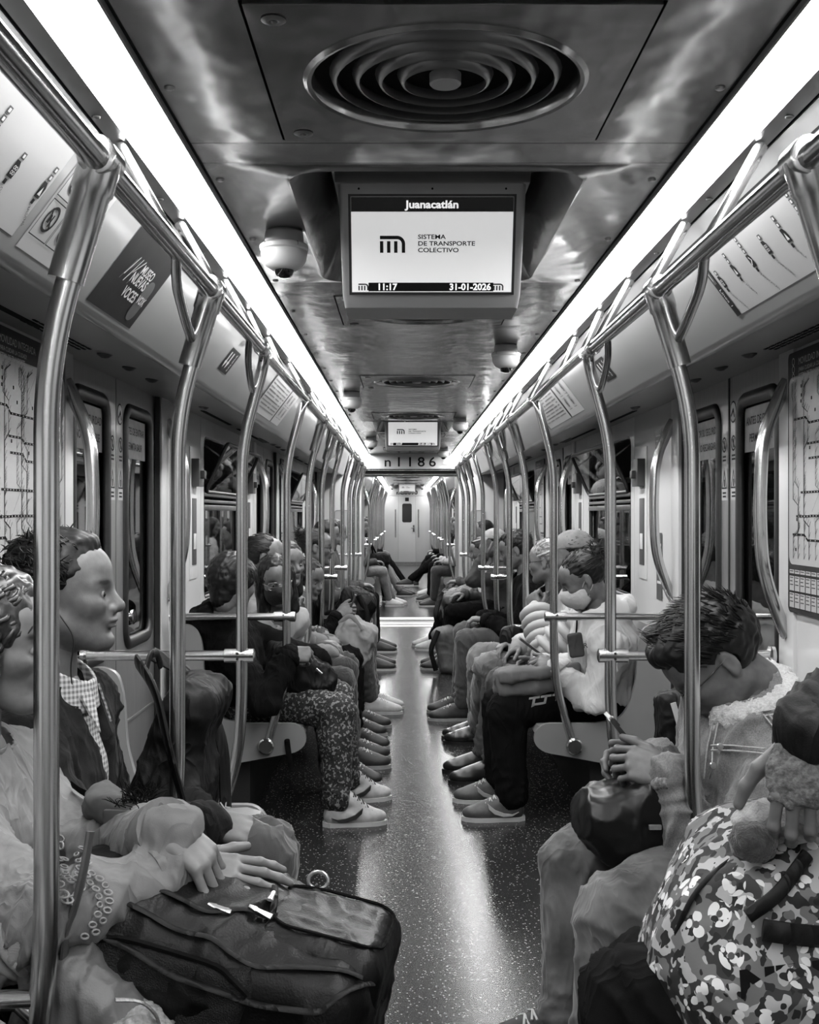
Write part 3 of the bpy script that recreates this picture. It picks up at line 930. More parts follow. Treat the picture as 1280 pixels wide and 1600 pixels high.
seat_prof = [(0.62, 0.405), (0.605, 0.435), (0.56, 0.447), (0.36, 0.437), (0.235, 0.443), (0.185, 0.485), (0.155, 0.58), (0.12, 0.75), (0.105, 0.855), (0.085, 0.872), (0.055, 0.86), (0.05, 0.75), (0.06, 0.50), (0.12, 0.40), (0.3, 0.395), (0.58, 0.385)]
end_prof = [(0.625, 0.36), (0.625, 0.41), (0.585, 0.452), (0.36, 0.452), (0.25, 0.47), (0.205, 0.53), (0.175, 0.64), (0.165, 0.80), (0.145, 0.875), (0.09, 0.895), (0.02, 0.875), (0.02, 0.22), (0.10, 0.235), (0.585, 0.325)]
def bench(s, b0, b1, where, ns=6):
    t = thing('bench', 'moulded grey plastic bench seat row, ' + where, 'bench', (s * 1.1, (b0 + b1) / 2, 0), 'longitudinal benches')
    X = lambda d: s * (XW - 0.02 - d)
    w = (b1 - b0 - 0.06) / ns
    for k in range(ns):
        a = b0 + 0.03 + k * w + 0.004
        L = []
        m = 6
        for j in range(m + 1):
            u = j / m
            dip = 0.022 * (1 - (2 * u - 1) ** 2)
            L.append([(X(d - (dip if 0.10 < d < 0.24 and z > 0.46 else 0)), a + u * (w - 0.008), z - (dip if 0.2 < d < 0.57 and z > 0.41 else 0)) for d, z in seat_prof])
        MB().loft(L, True).obj('seat_shell', PLASTIC, t, 50)
    for y, th in ((b0, 0.028), (b1 - 0.028, 0.028)):
        pl = fillet([(X(d), y, z) for d, z in end_prof], 0.03, 3, True)
        MB().prism(pl, (0, th, 0)).obj('end_panel', PLASTIC, t, 50)
    MB().box((min(X(0.0), X(0.36)), b0 + 0.12, 0.0), (max(X(0.0), X(0.36)), b1 - 0.12, 0.385)).obj('under_seat_box', M('under_seat_black', 0.012, 0.7, var=0.2, vs=8), t, 0)
    for y in (b0 + 0.6, (b0 + b1) / 2, b1 - 0.6):
        MB().prism([(X(0.3), y, 0.385), (X(0.56), y, 0.385), (X(0.33), y, 0.20)], (0, 0.02, 0)).obj('bracket', PLASTIC_DK, t, 0)

for i, (b0, b1) in enumerate(CAR1_BENCH):
    for s in (-1, 1):
        nm = BN1[(s, i)]
        if i > 0:
            bench(s, b0, b1, nm.replace('bench', 'row'))
            pole(s, b0, 1, nm); pole(s, b1, -1, nm)
            pole(s, b0 + 1.18, 'tee', nm, 14, 'rearward'); pole(s, b0 + 2.15, 'tee', nm, 14, 'gangwayward')
        rail(s, b0, b1, nm, struts=i > 0)
        if i < 3:
            door_rail(s, b1, CAR1_BENCH[i + 1][0], nm)
for i, (b0, b1) in enumerate(CAR2_BENCH):
    for s in (-1, 1):
        nm = "%s-side %s bench past gangway" % ("boy's" if s < 0 else "rider's", ('first', 'second', 'third')[i])
        bench(s, b0, b1, nm.replace(' bench', ' row'), 6)
        pole(s, b0, 1, nm, 8); pole(s, b1, -1, nm, 8)
        pole(s, b0 + 1.18, 'tee', nm, 8, 'rearward'); pole(s, b0 + 2.15, 'tee', nm, 8, 'gangwayward')
        rail(s, b0, b1, nm, 8, False)

# vertical grab handles on the door pillars
def handle(s, y, lab):
    t = thing('door_grab_handle', lab, 'handle', (s * XW, y, 1.0), 'bowed grab handles beside the doors')
    pts = [(s * (XW - 0.005), y, 1.80), (s * (XW - 0.02), y, 1.775), (s * (XW - 0.085), y, 1.63), (s * (XW - 0.095), y, 1.40), (s * (XW - 0.085), y, 1.19), (s * (XW - 0.02), y, 1.02), (s * (XW - 0.005), y, 0.995)]
    MB().tube(fillet(pts, 0.10, 6), 0.022, 12, flat=((0, 1, 0), 0.75)).obj('bowed_bar', STEEL, t, 60)
    for z in (1.79, 1.005):
        MB().lathe([(0.026, 0), (0.024, 0.008), (0.010, 0.012)], (s * XW, y, z), 'x', 14).obj('fixing_rose', STEEL, t, 50)
HN = {(-1, 0): 'behind the man with the earphone', (1, 0): 'beside the metro map near the denim jacket', (-1, 1): 'on the door pillar behind the black-hoodie boy', (1, 1): 'on the door pillar behind the white hoodie'}
for i in (1, 2, 3):
    b0, b1 = CAR1_BENCH[i]
    for s in (-1, 1):
        if i == 1:
            handle(s, b1 - 0.05, 'long bowed grab handle on the door pillar ' + HN[(s, 0)])
        else:
            handle(s, b1 - 0.05, 'bowed steel door handle at the gangway end of ' + BN1[(s, i)])
        if i == 2:
            handle(s, b0 + 0.10, 'long bowed steel grab handle ' + HN[(s, 1)])
        elif i == 3:
            handle(s, b0 + 0.10, 'bowed steel door handle at the rear end of ' + BN1[(s, i)])
for s in (-1, 1):
    t = thing('gangway_handle', 'bowed steel grab handle on the gangway edge, %s side' % ('black-hoodie' if s < 0 else 'white-hoodie'), 'handle', (s * 0.6, 15.0, 0.6), 'gangway handles')
    pts = [(s * 0.60, 15.0, 1.72), (s * 0.52, 15.0, 1.5), (s * 0.50, 15.0, 1.2), (s * 0.52, 15.0, 0.95), (s * 0.60, 15.0, 0.70)]
    MB().tube(fillet(pts, 0.15, 6), 0.018, 10).obj('bowed_bar', STEEL, t, 60)
    MB().lathe([(0.026, 0), (0.02, 0.01)], (s * 0.6, 15.0, 1.72), 'x', 10).obj('fixing_rose', STEEL, t, 50)

# emergency units and small plates on the wall panels
def emergency(s, y, where):
    t = thing('emergency_unit', 'emergency handle unit ' + where, 'alarm', (s * XW, y, 1.2), 'emergency handle units')
    def bx(n, y0, y1, z0, z1, d, m):
        a, b = sorted((s * XW, s * (XW - d)))
        MB().box((a, y + y0, z0), (b, y + y1, z1), min(0.003, d * 0.4)).obj(n, m, t, 35)
    bx('back_plate', -0.10, 0.10, 1.05, 1.72, 0.006, WHITEP)
    bx('handle_box', -0.07, 0.07, 1.52, 1.66, 0.045, M('unit_dark', 0.06, 0.4, var=0.1, vs=20))
    bx('pull_handle', -0.03, 0.03, 1.56, 1.60, 0.065, BLACK)
    bx('instruction_panel', -0.055, 0.055, 1.12, 1.46, 0.010, INKG)
    bx('pictogram', -0.03, 0.03, 1.2, 1.28, 0.013, INKL)
def notice(s, y, z, hy, hz, lab, dark=False):
    t = thing('wall_notice', lab, 'sign', (s * XW, y, z), 'small wall notices')
    X = s * (XW - 0.003)
    sh = Sheet((X, y, z), (0, -s, 0), (0, 0, 1))
    sh.rect(-hy, -hz, hy, hz, INKG if dark else M('notice_grey', 0.22, 0.4, var=0.05, vs=20), 0.0)
    for k in range(5):
        sh.rect(-hy * 0.7, hz * (0.6 - 0.28 * k), hy * (0.7 - 0.2 * (k % 2)), hz * (0.68 - 0.28 * k), INKL, 0.001)
    sh.done(t, 'print')
for i in (2, 3):
    for s in (-1, 1):
        b0, b1 = CAR1_BENCH[i]
        emergency(s, b0 + 0.78 if i == 2 else b1 - 0.42, 'on the wall of ' + BN1[(s, i)] + (', before its window' if i == 2 else ''))
        if i == 2:
            emergency(s, b1 - 0.35, 'on the wall of ' + BN1[(s, i)] + ', past its window')
        notice(s, b0 + 0.42, 1.70, 0.07, 0.085, 'small grey printed notice high on the wall of ' + BN1[(s, i)])
        notice(s, b0 + 0.40, 1.13, 0.06, 0.16, 'dark printed safety strip low on the wall of ' + BN1[(s, i)], True)

# ------------------------------------------------------------------ posters
def metro_map(s, y0, y1, z0, z1, lab, seed=3):
    t = thing('metro_map_poster', lab, 'map', (s * XW, (y0 + y1) / 2, z0), 'framed line maps')
    w, h = y1 - y0, z1 - z0
    X = s * (XW - 0.014)
    start = (X, y0 if s < 0 else y1, z0)
    sh = Sheet(start, (0, -s, 0) if s > 0 else (0, 1, 0), (0, 0, 1))
    R = random.Random(seed)
    loop = [sh.P(u, v) for u, v in rrect(w / 2, h / 2, w / 2, h / 2, 0.02)]
    MB().prism(loop, sh.N * -0.008).obj('backing', M('map_frame_dark', 0.025, 0.5, var=0.1, vs=20, spec=0.2), t, 30)
    sh.poly(rrect(w / 2, h * 0.545, w / 2 - 0.012, h * 0.36, 0.03), PAPER, 0.001)
    text('MOVILIDAD INTEGRADA', 0.030, sh.P(0.10, h - 0.035), sh.U, sh.V, INKL, t, 0.002, 0, 'LEFT', xs=0.9)
    text('¡PARA CUIDAR LA CIUDAD!', 0.018, sh.P(0.10, h - 0.060), sh.U, sh.V, INKL, t, 0.002, 0, 'LEFT')
    text('SISTEMA DE TRANSPORTE', 0.018, sh.P(0.10, h - 0.079), sh.U, sh.V, INKL, t, 0.002, 0.0004, 'LEFT')
    for k in range(3):
        sh.ringp(0.055, h - 0.03 - 0.024 * k, 0.012, 0.003, INKL, 0.002)
    # line network
    lo, hi = h * 0.21, h * 0.88
    nodes_x = [0.05, 0.09, 0.14, 0.18, 0.23, 0.27, 0.31, 0.35, 0.4, 0.45, 0.5, 0.55, 0.6]
    nodes_x = [x * w / 0.66 for x in nodes_x]
    for x in nodes_x:
        pts = [(x, lo)]
        v = lo
        cx = x
        while v < hi:
            nv = min(hi, v + R.uniform(0.06, 0.16))
            pts.append((cx, nv - 0.02))
            if R.random() < 0.55: cx = min(w - 0.04, max(0.04, cx + R.choice((-0.03, 0.03, 0.045, -0.045))))
            pts.append((cx, nv)); v = nv
        tw = R.choice((0.002, 0.003, 0.004))
        sh.line(pts, tw, R.choice((INK, INKG)), 0.0016)
        for (a, b), (c, d) in zip(pts[:-1], pts[1:]):
            for q in np.arange(0, 1, 0.34):
                u, v = a + (c - a) * q, b + (d - b) * q
                sh.line([(u, v), (u + 0.016, v + 0.016)], 0.0016, INK, 0.0017)
    for z in (0.74, 0.64, 0.585, 0.46, 0.37, 0.30):
        a = R.uniform(0.04, 0.2) * w / 0.66; b = R.uniform(0.42, 0.62) * w / 0.66
        dz = R.uniform(-0.02, 0.02)
        pts = [(a, z * h), (a + 0.1, z * h), (a + 0.13, z * h + dz), (b, z * h + dz)]
        sh.line(pts, 0.007, INK, 0.002)
        for q in np.linspace(0.06, 0.94, 14):
            u = a + (b - a) * q
            vv = z * h if u < a + 0.1 else (z * h + dz if u > a + 0.13 else z * h + dz * (u - a - 0.1) / 0.03)
            sh.rect(u - 0.002, vv - 0.002, u + 0.002, vv + 0.002, INKL, 0.0024)
    for _ in range(16):
        u, v = R.uniform(0.05, w - 0.05), R.uniform(lo, hi)
        sh.rect(u - 0.005, v - 0.005, u + 0.005, v + 0.005, INK, 0.0022)
    for _ in range(10):
        u, v = R.uniform(0.05, w - 0.1), R.uniform(lo, hi)
        sh.line([(u, v), (u + R.uniform(-0.06, 0.06), v + R.uniform(0.03, 0.09)), (u + R.uniform(0.03, 0.09), v + 0.1)], 0.001, INKG, 0.0016)
    for r in range(3):
        hh = (0.012, 0.045, 0.045)[r]
        top = h * 0.165 - (0, 0.020, 0.072)[r]
        k = 0.02
        while k < w - 0.05:
            sh.rect(k, top - hh, k + 0.042, top, PAPER, 0.002)
            for q in range(3 if r else 1):
                sh.rect(k + 0.005, top - 0.006 - 0.011 * q, k + 0.035 - 0.006 * (q % 2), top - 0.003 - 0.011 * q, INKG, 0.0026)
            k += 0.048
    sh.done(t, 'print')
metro_map(-1, 2.92, 3.62, 1.075, 1.88, 'framed metro line map on the wall behind the man with the earphone')
metro_map(1, 2.92, 3.62, 1.075, 1.88, 'framed metro line map on the wall behind the man in the denim jacket')
metro_map(-1, 9.95, 10.6, 1.075, 1.86, 'distant framed line map on the black-hoodie side near the gangway')
metro_map(1, 9.95, 10.6, 1.075, 1.86, 'distant framed line map on the white-hoodie side near the gangway')

cT, cB = np.array(COVE_T), np.array(COVE_B)
CLEN = float(np.linalg.norm(cT - cB))
def cove_sheet(s, y):
    """sheet on the cove panel: u runs along the reading direction from y, v runs from the bottom edge up"""
    n2 = np.array([-(cT - cB)[1], (cT - cB)[0]]) / CLEN           # towards the cabin
    o = cB + n2 * 0.0012
    V = np.array([s * (cT - cB)[0], 0, (cT - cB)[1]]) / CLEN
    return Sheet((s * o[0], y, o[1]), (0, 1, 0) if s < 0 else (0, -1, 0), V)
def cove_poster(s, y, label):
    t = thing('cove_poster', label, 'poster', (s * 0.75, y, 1.95), 'posters on the sloped cove panels')
    return t, cove_sheet(s, y)
def pictos(sh, u, v, sc, mat=INK):
    sh.frame(u - 0.042 * sc, v - 0.036 * sc, u + 0.042 * sc, v + 0.036 * sc, 0.0022, mat)
    sh.ringp(u, v + 0.004, 0.026 * sc, 0.006 * sc, mat)
    sh.line([(u - 0.017 * sc, v + 0.021 * sc), (u + 0.017 * sc, v - 0.013 * sc)], 0.0045 * sc, mat)
    sh.rect(u - 0.012 * sc, v - 0.004 * sc, u - 0.002 * sc, v + 0.012 * sc, mat, 0.0014)
    sh.rect(u + 0.002 * sc, v - 0.010 * sc, u + 0.007 * sc, v + 0.014 * sc, mat, 0.0014)

def route_poster(s, y, w, lab, bar=True, stops=7):
    """line strip with one station icon per stop, names slanting below"""
    t, sh = cove_poster(s, y, lab)
    sh.rect(0, 0.03, w, CLEN - 0.004, PAPER, 0.0)
    sh.line([(0, 0.03), (w, 0.03)], 0.0012, INKG)
    u0 = 0.0
    if bar:
        sh.rect(0, 0.03, 0.036, CLEN - 0.004, INK, 0.001)
        sh.rect(0.008, 0.13, 0.028, 0.175, INKG, 0.0016)
        sh.rect(0.0155, 0.14, 0.0185, 0.165, INKL, 0.002)
        text('Línea 1', 0.020, sh.P(0.018, 0.085), -sh.V, sh.U, INKL, t, 0.002, 0, 'CENTER')
        u0 = 0.036
    names = ('OBSERVATORIO', 'TACUBAYA', 'JUANACATLÁN', 'CHAPULTEPEC', 'SEVILLA', 'INSURGENTES', 'CUAUHTÉMOC', 'BALDERAS')
    for k in range(stops):
        u = u0 + 0.03 + k * (w - u0 - 0.05) / max(1, stops - 1)
        v = 0.125 + 0.004 * (k % 2)
        sh.poly([(u - 0.012, v - 0.016), (u + 0.012, v - 0.016), (u + 0.012, v + 0.008), (u + 0.004, v + 0.018), (u - 0.012, v + 0.018)], INK, 0.001)
        if k % 3 == 0:
            for a in (-0.004, 0.004):
                for b in (-0.006, 0.004):
                    sh.ringp(u + a, v + b, 0.004, 0.0015, INKL, 0.0016)
        elif k % 3 == 1:
            sh.poly([(u - 0.007, v - 0.01), (u + 0.007, v - 0.01), (u, v + 0.008)], INKL, 0.0016)
        else:
            sh.line([(u - 0.007, v - 0.008), (u + 0.006, v + 0.002), (u - 0.001, v + 0.01)], 0.004, INKL, 0.0016)
        for q in range(1 + k % 3):
            sh.rect(u - 0.008, v + 0.022 + 0.017 * q, u + 0.008, v + 0.035 + 0.017 * q, INKG, 0.001)
            sh.rect(u - 0.004, v + 0.025 + 0.017 * q, u + 0.004, v + 0.032 + 0.017 * q, INKL, 0.0016)
        sh.rect(u - 0.008, v - 0.030, u + 0.004, v - 0.020, INK, 0.001)
        dU = sh.U * 0.55 - sh.V * 0.83; dV = sh.U * 0.83 + sh.V * 0.55
        text(names[k % 8], 0.011, sh.P(u, v - 0.036), dU, dV, INK, t, 0.0014, 0, 'LEFT', xs=0.85)
    sh.done(t)
    return t, sh

def fade_dots(sh, u, v, w, h, n, mat):
    for k in range(n):
        q = (k + 0.5) / n
        hh = h * math.sin(math.pi * q) * 0.5 + 0.003
        sh.line([(u + w * q, v - hh), (u + w * q + 0.004, v + hh)], w / n * 0.5, mat, 0.001)

route_poster(-1, 1.10, 1.02, 'pale route strip with station icons on the cove above the curly-haired woman', bar=False, stops=8)
t, sh = cove_poster(-1, 2.16, 'prohibition pictogram notices on the cove above the man with the earphone')
sh.rect(0, 0.02, 0.27, CLEN - 0.004, PAPER, 0.0)
for u, v in ((0.055, 0.185), (0.155, 0.185), (0.055, 0.095), (0.155, 0.095)):
    pictos(sh, u, v, 1.12)
for k in range(18):
    q = (k + 0.5) / 18
    hh = 0.052 * math.sqrt(max(0, 1 - (2 * q - 1) ** 2)) + 0.002
    sh.line([(0.222 - hh * 0.5, 0.06 + 0.13 * q), (0.222 + hh * 0.5, 0.06 + 0.13 * q)], 0.004, INKG, 0.001)
sh.done(t)
t, sh = cove_poster(-1, 2.66, 'dark advertisement with stacked lettering on the cove above the earphone man')
sh.rect(0, 0.01, 0.42, CLEN - 0.004, M('poster_dark', 0.008, 0.6, var=0.4, vs=12, spec=0.12), 0.0)
text('MUSEO', 0.036, sh.P(0.255, 0.150), sh.U, sh.V, INKL, t, 0.0016, 0.0006)
text('NUEVAS\nVOCES', 0.040, sh.P(0.235, 0.100), sh.U, sh.V, INKL, t, 0.0016, 0.0008)
sh.poly(rrect(0.345, 0.085, 0.035, 0.06, 0.03), INKG, 0.001)
text('VOX', 0.032, sh.P(0.345, 0.085), sh.U, sh.V, INKL, t, 0.002, 0.0006)
for k in range(7):
    sh.line([(0.09 + 0.012 * k, 0.10 + 0.015 * (k % 3)), (0.12 + 0.014 * k, 0.16 + 0.008 * (k % 2))], 0.004, INKL if k % 2 else INKG, 0.001)
sh.done(t)
route_poster(1, 2.98, 1.3, 'pale route strip with dark Línea 1 bar on the cove above the denim-jacket man', bar=True, stops=11)
def exit_sign(s, y, lab):
    t, sh = cove_poster(s, y, lab)
    sh.rect(0, 0.07, 0.20, 0.17, INK, 0.0)
    for a in (0.035, 0.085):
        sh.poly([(a, 0.155), (a + 0.016, 0.155), (a + 0.016, 0.115), (a + 0.028, 0.115), (a + 0.008, 0.085), (a - 0.012, 0.115), (a, 0.115)], INKL, 0.001)
    text('SALIDA', 0.024, sh.P(0.155, 0.12), sh.V, -sh.U, INKL, t, 0.0016, 0.0004)
    fade_dots(sh, 0.06, 0.205, 0.08, 0.016, 7, INKG)
    sh.done(t)
exit_sign(-1, 4.30, 'small black arrow exit sign on the cove over the doorway by the earphone man')
exit_sign(1, 4.75, 'small black arrow exit sign on the cove over the doorway by the white hoodie')
exit_sign(-1, 9.0, 'distant black arrow exit sign on the cove past the black-hoodie boy')
exit_sign(1, 8.6, 'distant black arrow exit sign on the cove past the white-hoodie rider')
def list_poster(s, y, w, lab):
    t, sh = cove_poster(s, y, lab)
    sh.rect(0, 0.02, w, CLEN - 0.006, PAPER, 0.0)
    sh.rect(0, 0.02, 0.03, CLEN - 0.006, INK, 0.001)
    k = 0.06
    R = random.Random(int(y * 10))
    while k < w * 0.62:
        for q in range(9):
            if R.random() < 0.85:
                sh.rect(k, 0.05 + 0.019 * q, k + 0.018, 0.058 + 0.019 * q, INK if q % 2 else INKG, 0.001)
        k += 0.03
    sh.rect(w * 0.66, 0.02, w * 0.69, CLEN - 0.006, INK, 0.001)
    for a in (0.78, 0.90):
        pictos(sh, w * a, 0.17, 0.9); pictos(sh, w * a, 0.09, 0.9)
    sh.done(t)
list_poster(-1, 5.5, 1.1, 'pale station list poster on the cove above the black-hoodie boy\'s row')
list_poster(1, 6.85, 1.3, 'pale station list poster on the cove above the white-hoodie rider\'s row')
list_poster(-1, 10.2, 1.0, 'far pale list poster on the cove before the bulkhead, black-hoodie side')
list_poster(1, 11.4, 1.0, 'far pale list poster on the cove before the bulkhead, white-hoodie side')

# stickers and lettering on the doors of the first two doorways
def sticker(s, y, z, w, h, kind, where):
    t = thing('door_sticker', '%s sticker by the door seam, %s' % ({'ban': 'round prohibition', 'warn': 'triangle warning', 'disc': 'small round'}[kind], where), 'sticker', (s * (XW + 0.02), y, z), 'stickers on the door leaves')
    sh = Sheet((s * (XW + 0.0205), y, z), (0, 1, 0) if s < 0 else (0, -1, 0), (0, 0, 1))
    m = M('sticker_pale', 0.42, 0.35, var=0.04, vs=20)
    if kind == 'disc':
        sh.disc(0, 0, w, INK, 0.0); sh.disc(0, 0, w * 0.86, INKL, 0.0006)
        sh.line([(-w * 0.5, -w * 0.3), (w * 0.1, w * 0.2), (w * 0.4, -w * 0.4)], w * 0.25, INK)
    else:
        sh.rect(-w / 2, -h / 2, w / 2, h / 2, m, 0.0)
        if kind == 'ban':
            sh.ringp(0, 0.012, w * 0.40, w * 0.09, INK)
            sh.line([(-w * 0.26, 0.012 + w * 0.26), (w * 0.26, 0.012 - w * 0.26)], w * 0.08, INK)
            sh.rect(-w * 0.06, 0.012 - w * 0.22, w * 0.08, 0.012 + w * 0.22, INK)
        else:
            tri = [(-w * 0.4, -h * 0.12), (w * 0.4, -h * 0.12), (0, h * 0.40), (-w * 0.4, -h * 0.12)]
            sh.line(tri, w * 0.07, INK)
            sh.rect(-w * 0.07, -h * 0.08, w * 0.1, h * 0.14, INK)
        for q in range(2):
            sh.rect(-w * 0.3, -h * 0.30 - 0.014 * q, w * 0.3, -h * 0.30 + 0.007 - 0.014 * q, INK)
    sh.done(t)
for i in (1, 2):
    y0, y1 = CAR1_BENCH[i][1], CAR1_BENCH[i + 1][0]
    ym = (y0 + y1) / 2
    for s in (-1, 1):
        where = '%s, %s doorway' % ("woman's side" if s < 0 else "denim man's side", 'nearer' if i == 1 else 'farther')
        for d in (-0.062, 0.062):
            pos = 'near' if d < 0 else 'far'
            sticker(s, ym + d, 1.635, 0.075, 0.125, 'ban', where + ', ' + pos + ' leaf')
            sticker(s, ym + d, 1.495, 0.075, 0.125, 'warn', where + ', ' + pos + ' leaf')
        sticker(s, ym + (0.055 if s < 0 else -0.055), 1.765, 0.042, 0.05, 'disc', where)
        for k, (ys, tx) in enumerate(((ym - 0.35, ('POR SU SEGURIDAD', 'NO RECARGARSE')), (ym + 0.35, ('ANTES DE ENTRAR', 'PERMITA SALIR')))):
            if s > 0: tx = (('ANTES DE ENTRAR', 'PERMITA SALIR'), ('POR SU SEGURIDAD', 'NO RECARGARSE'))[k]
            t = thing('window_lettering', 'lettered band "%s" across the door glass %s' % (tx[0].lower(), where), 'sign', (s * (XW + 0.03), ys, 1.65), 'lettered bands on the door glass')
            sh = Sheet((s * (XW + 0.033), ys, 1.68), (0, 1, 0) if s < 0 else (0, -1, 0), (0, 0, 1))
            sh.rect(-0.19, -0.075, 0.19, 0.085, M('frosted_band', 0.38, 0.5, var=0.12, vs=25), 0.0)
            sh.done(t)
            for q, ln in enumerate(tx):
                text(ln, 0.042, sh.P(0, 0.035 - 0.062 * q), sh.U, sh.V, INK, t, 0.001, 0.0005, xs=0.92)

# ------------------------------------------------------------------ implicit-surface modelling for bodies, clothes and bags
def nrm(v):
    v = np.asarray(v, float); return v / (np.linalg.norm(v) + 1e-12)

def _hash(i, j, k, seed):
    h = (i * 374761393 + j * 668265263 + k * 2147483647 + seed * 1274126177) & 0xFFFFFFFF
    h = ((h ^ (h >> 13)) * 1274126177) & 0xFFFFFFFF
    return ((h ^ (h >> 16)) & 0xFFFF) / 32767.5 - 1.0

def vnoise(p, seed=0):
    p = np.asarray(p, float)
    f = np.floor(p); q = p - f
    q = q * q * (3 - 2 * q)
    i, j, k = (f[:, a].astype(np.int64) for a in range(3))
    r = 0
    for a in (0, 1):
        wa = q[:, 0] if a else 1 - q[:, 0]
        for b in (0, 1):
            wb = q[:, 1] if b else 1 - q[:, 1]
            for c in (0, 1):
                wc = q[:, 2] if c else 1 - q[:, 2]
                r = r + wa * wb * wc * _hash(i + a, j + b, k + c, seed)
    return r

class SDF:
    def __init__(s): s.ops = []
    def cone(s, a, b, ra, rb, k=0.03, flat=None):
        s.ops.append(('c', np.array(a, float), np.array(b, float), ra, rb, k, flat)); return s
    def ell(s, c, r, k=0.02, R=None):
        s.ops.append(('e', np.array(c, float), np.array(r, float), k, None if R is None else np.array(R, float))); return s
    def box(s, c, h, rr, k=0.02, R=None):
        s.ops.append(('b', np.array(c, float), np.array(h, float), rr, k, None if R is None else np.array(R, float))); return s
    def subc(s, a, b, ra, rb, k=0.01, flat=None):
        s.ops.append(('sc', np.array(a, float), np.array(b, float), ra, rb, k, flat)); return s
    def sube(s, c, r, k=0.01, R=None):
        s.ops.append(('se', np.array(c, float), np.array(r, float), k, None if R is None else np.array(R, float))); return s
    def cut(s, p, n):
        s.ops.append(('p', np.array(p, float), nrm(n))); return s
    def bounds(s):
        lo = np.full(3, 1e9); hi = -lo
        for o in s.ops:
            if o[0] == 'c':
                m = max(o[3], o[4])
                lo = np.minimum(lo, np.minimum(o[1], o[2]) - m); hi = np.maximum(hi, np.maximum(o[1], o[2]) + m)
            elif o[0] == 'e':
                m = o[2] if o[4] is None else np.full(3, o[2].max())
                lo = np.minimum(lo, o[1] - m); hi = np.maximum(hi, o[1] + m)
            elif o[0] == 'b':
                m = o[2] if o[5] is None else np.full(3, np.linalg.norm(o[2]))
                lo = np.minimum(lo, o[1] - m); hi = np.maximum(hi, o[1] + m)
        return lo, hi
    def mesh(s, h):
        lo, hi = s.bounds()
        lo = lo - 4 * h; n = np.ceil((hi - lo) / h).astype(int) + 5
        ax = [lo[i] + h * np.arange(n[i]) for i in range(3)]
        D = np.full(tuple(n), 0.5, np.float32)
        def region(a, b):
            i0 = np.clip(np.floor((a - lo) / h).astype(int), 0, n); i1 = np.clip(np.ceil((b - lo) / h).astype(int) + 1, 0, n)
            sl = tuple(slice(p, q) for p, q in zip(i0, i1))
            g = [ax[0][sl[0]][:, None, None], ax[1][sl[1]][None, :, None], ax[2][sl[2]][None, None, :]]
            return sl, [q.astype(np.float32) for q in g]
        def dc(g, o):
            a, b, ra, rb, flat = o[1], o[2], o[3], o[4], o[6]
            p = [g[i] - np.float32(a[i]) for i in range(3)]
            if flat is not None:
                fn, fs = nrm(flat[0]), flat[1]
                c = (p[0] * fn[0] + p[1] * fn[1] + p[2] * fn[2]) * np.float32(1.0 / fs - 1)
                p = [p[i] + c * np.float32(fn[i]) for i in range(3)]
            ba = b - a
            L = float(ba @ ba) + 1e-12
            t = np.clip((p[0] * ba[0] + p[1] * ba[1] + p[2] * ba[2]) / np.float32(L), 0, 1)
            q = (p[0] - t * np.float32(ba[0])) ** 2 + (p[1] - t * np.float32(ba[1])) ** 2 + (p[2] - t * np.float32(ba[2])) ** 2
            return np.sqrt(q) - (np.float32(ra) + np.float32(rb - ra) * t)
        def loc(g, c, R):
            p = [g[i] - np.float32(c[i]) for i in range(3)]
            if R is not None:
                p = [p[0] * np.float32(R[0, j]) + p[1] * np.float32(R[1, j]) + p[2] * np.float32(R[2, j]) for j in range(3)]
            return p
        def de(g, c, r, R):
            p = loc(g, c, R)
            k0 = np.sqrt((p[0] / r[0]) ** 2 + (p[1] / r[1]) ** 2 + (p[2] / r[2]) ** 2)
            k1 = np.sqrt((p[0] / r[0] ** 2) ** 2 + (p[1] / r[1] ** 2) ** 2 + (p[2] / r[2] ** 2) ** 2) + 1e-9
            return k0 * (k0 - 1) / k1
        def smin(a, b, k):
            m = np.maximum(k - np.abs(a - b), 0) / k
            return np.minimum(a, b) - m * m * k * 0.25
        for o in s.ops:
            t = o[0]
            if t in ('c', 'sc'):
                m = max(o[3], o[4]) + o[5] + 2.5 * h
                sl, g = region(np.minimum(o[1], o[2]) - m, np.maximum(o[1], o[2]) + m)
                d = dc(g, o); k = max(o[5], 1e-4)
                D[sl] = smin(D[sl], d, k) if t == 'c' else -smin(-D[sl], d, k)
            elif t in ('e', 'se'):
                m = (o[2] if o[4] is None else np.full(3, o[2].max())) + o[3] + 2.5 * h
                sl, g = region(o[1] - m, o[1] + m)
                d = de(g, o[1], o[2], o[4]); k = max(o[3], 1e-4)
                D[sl] = smin(D[sl], d, k) if t == 'e' else -smin(-D[sl], d, k)
            elif t == 'b':
                m = (o[2] if o[5] is None else np.full(3, np.linalg.norm(o[2]))) + o[4] + 2.5 * h
                sl, g = region(o[1] - m, o[1] + m)
                p = loc(g, o[1], o[5])
                q = [np.abs(p[i]) - np.float32(o[2][i] - o[3]) for i in range(3)]
                d = np.sqrt(sum(np.maximum(x, 0) ** 2 for x in q)) + np.minimum(np.maximum(np.maximum(q[0], q[1]), q[2]), 0) - np.float32(o[3])
                D[sl] = smin(D[sl], d, max(o[4], 1e-4))
            else:
                g = [ax[0][:, None, None], ax[1][None, :, None], ax[2][None, None, :]]
                d = sum((g[i] - o[1][i]) * o[2][i] for i in range(3)).astype(np.float32)
                D = np.maximum(D, d)
        return nets(D, lo, h)

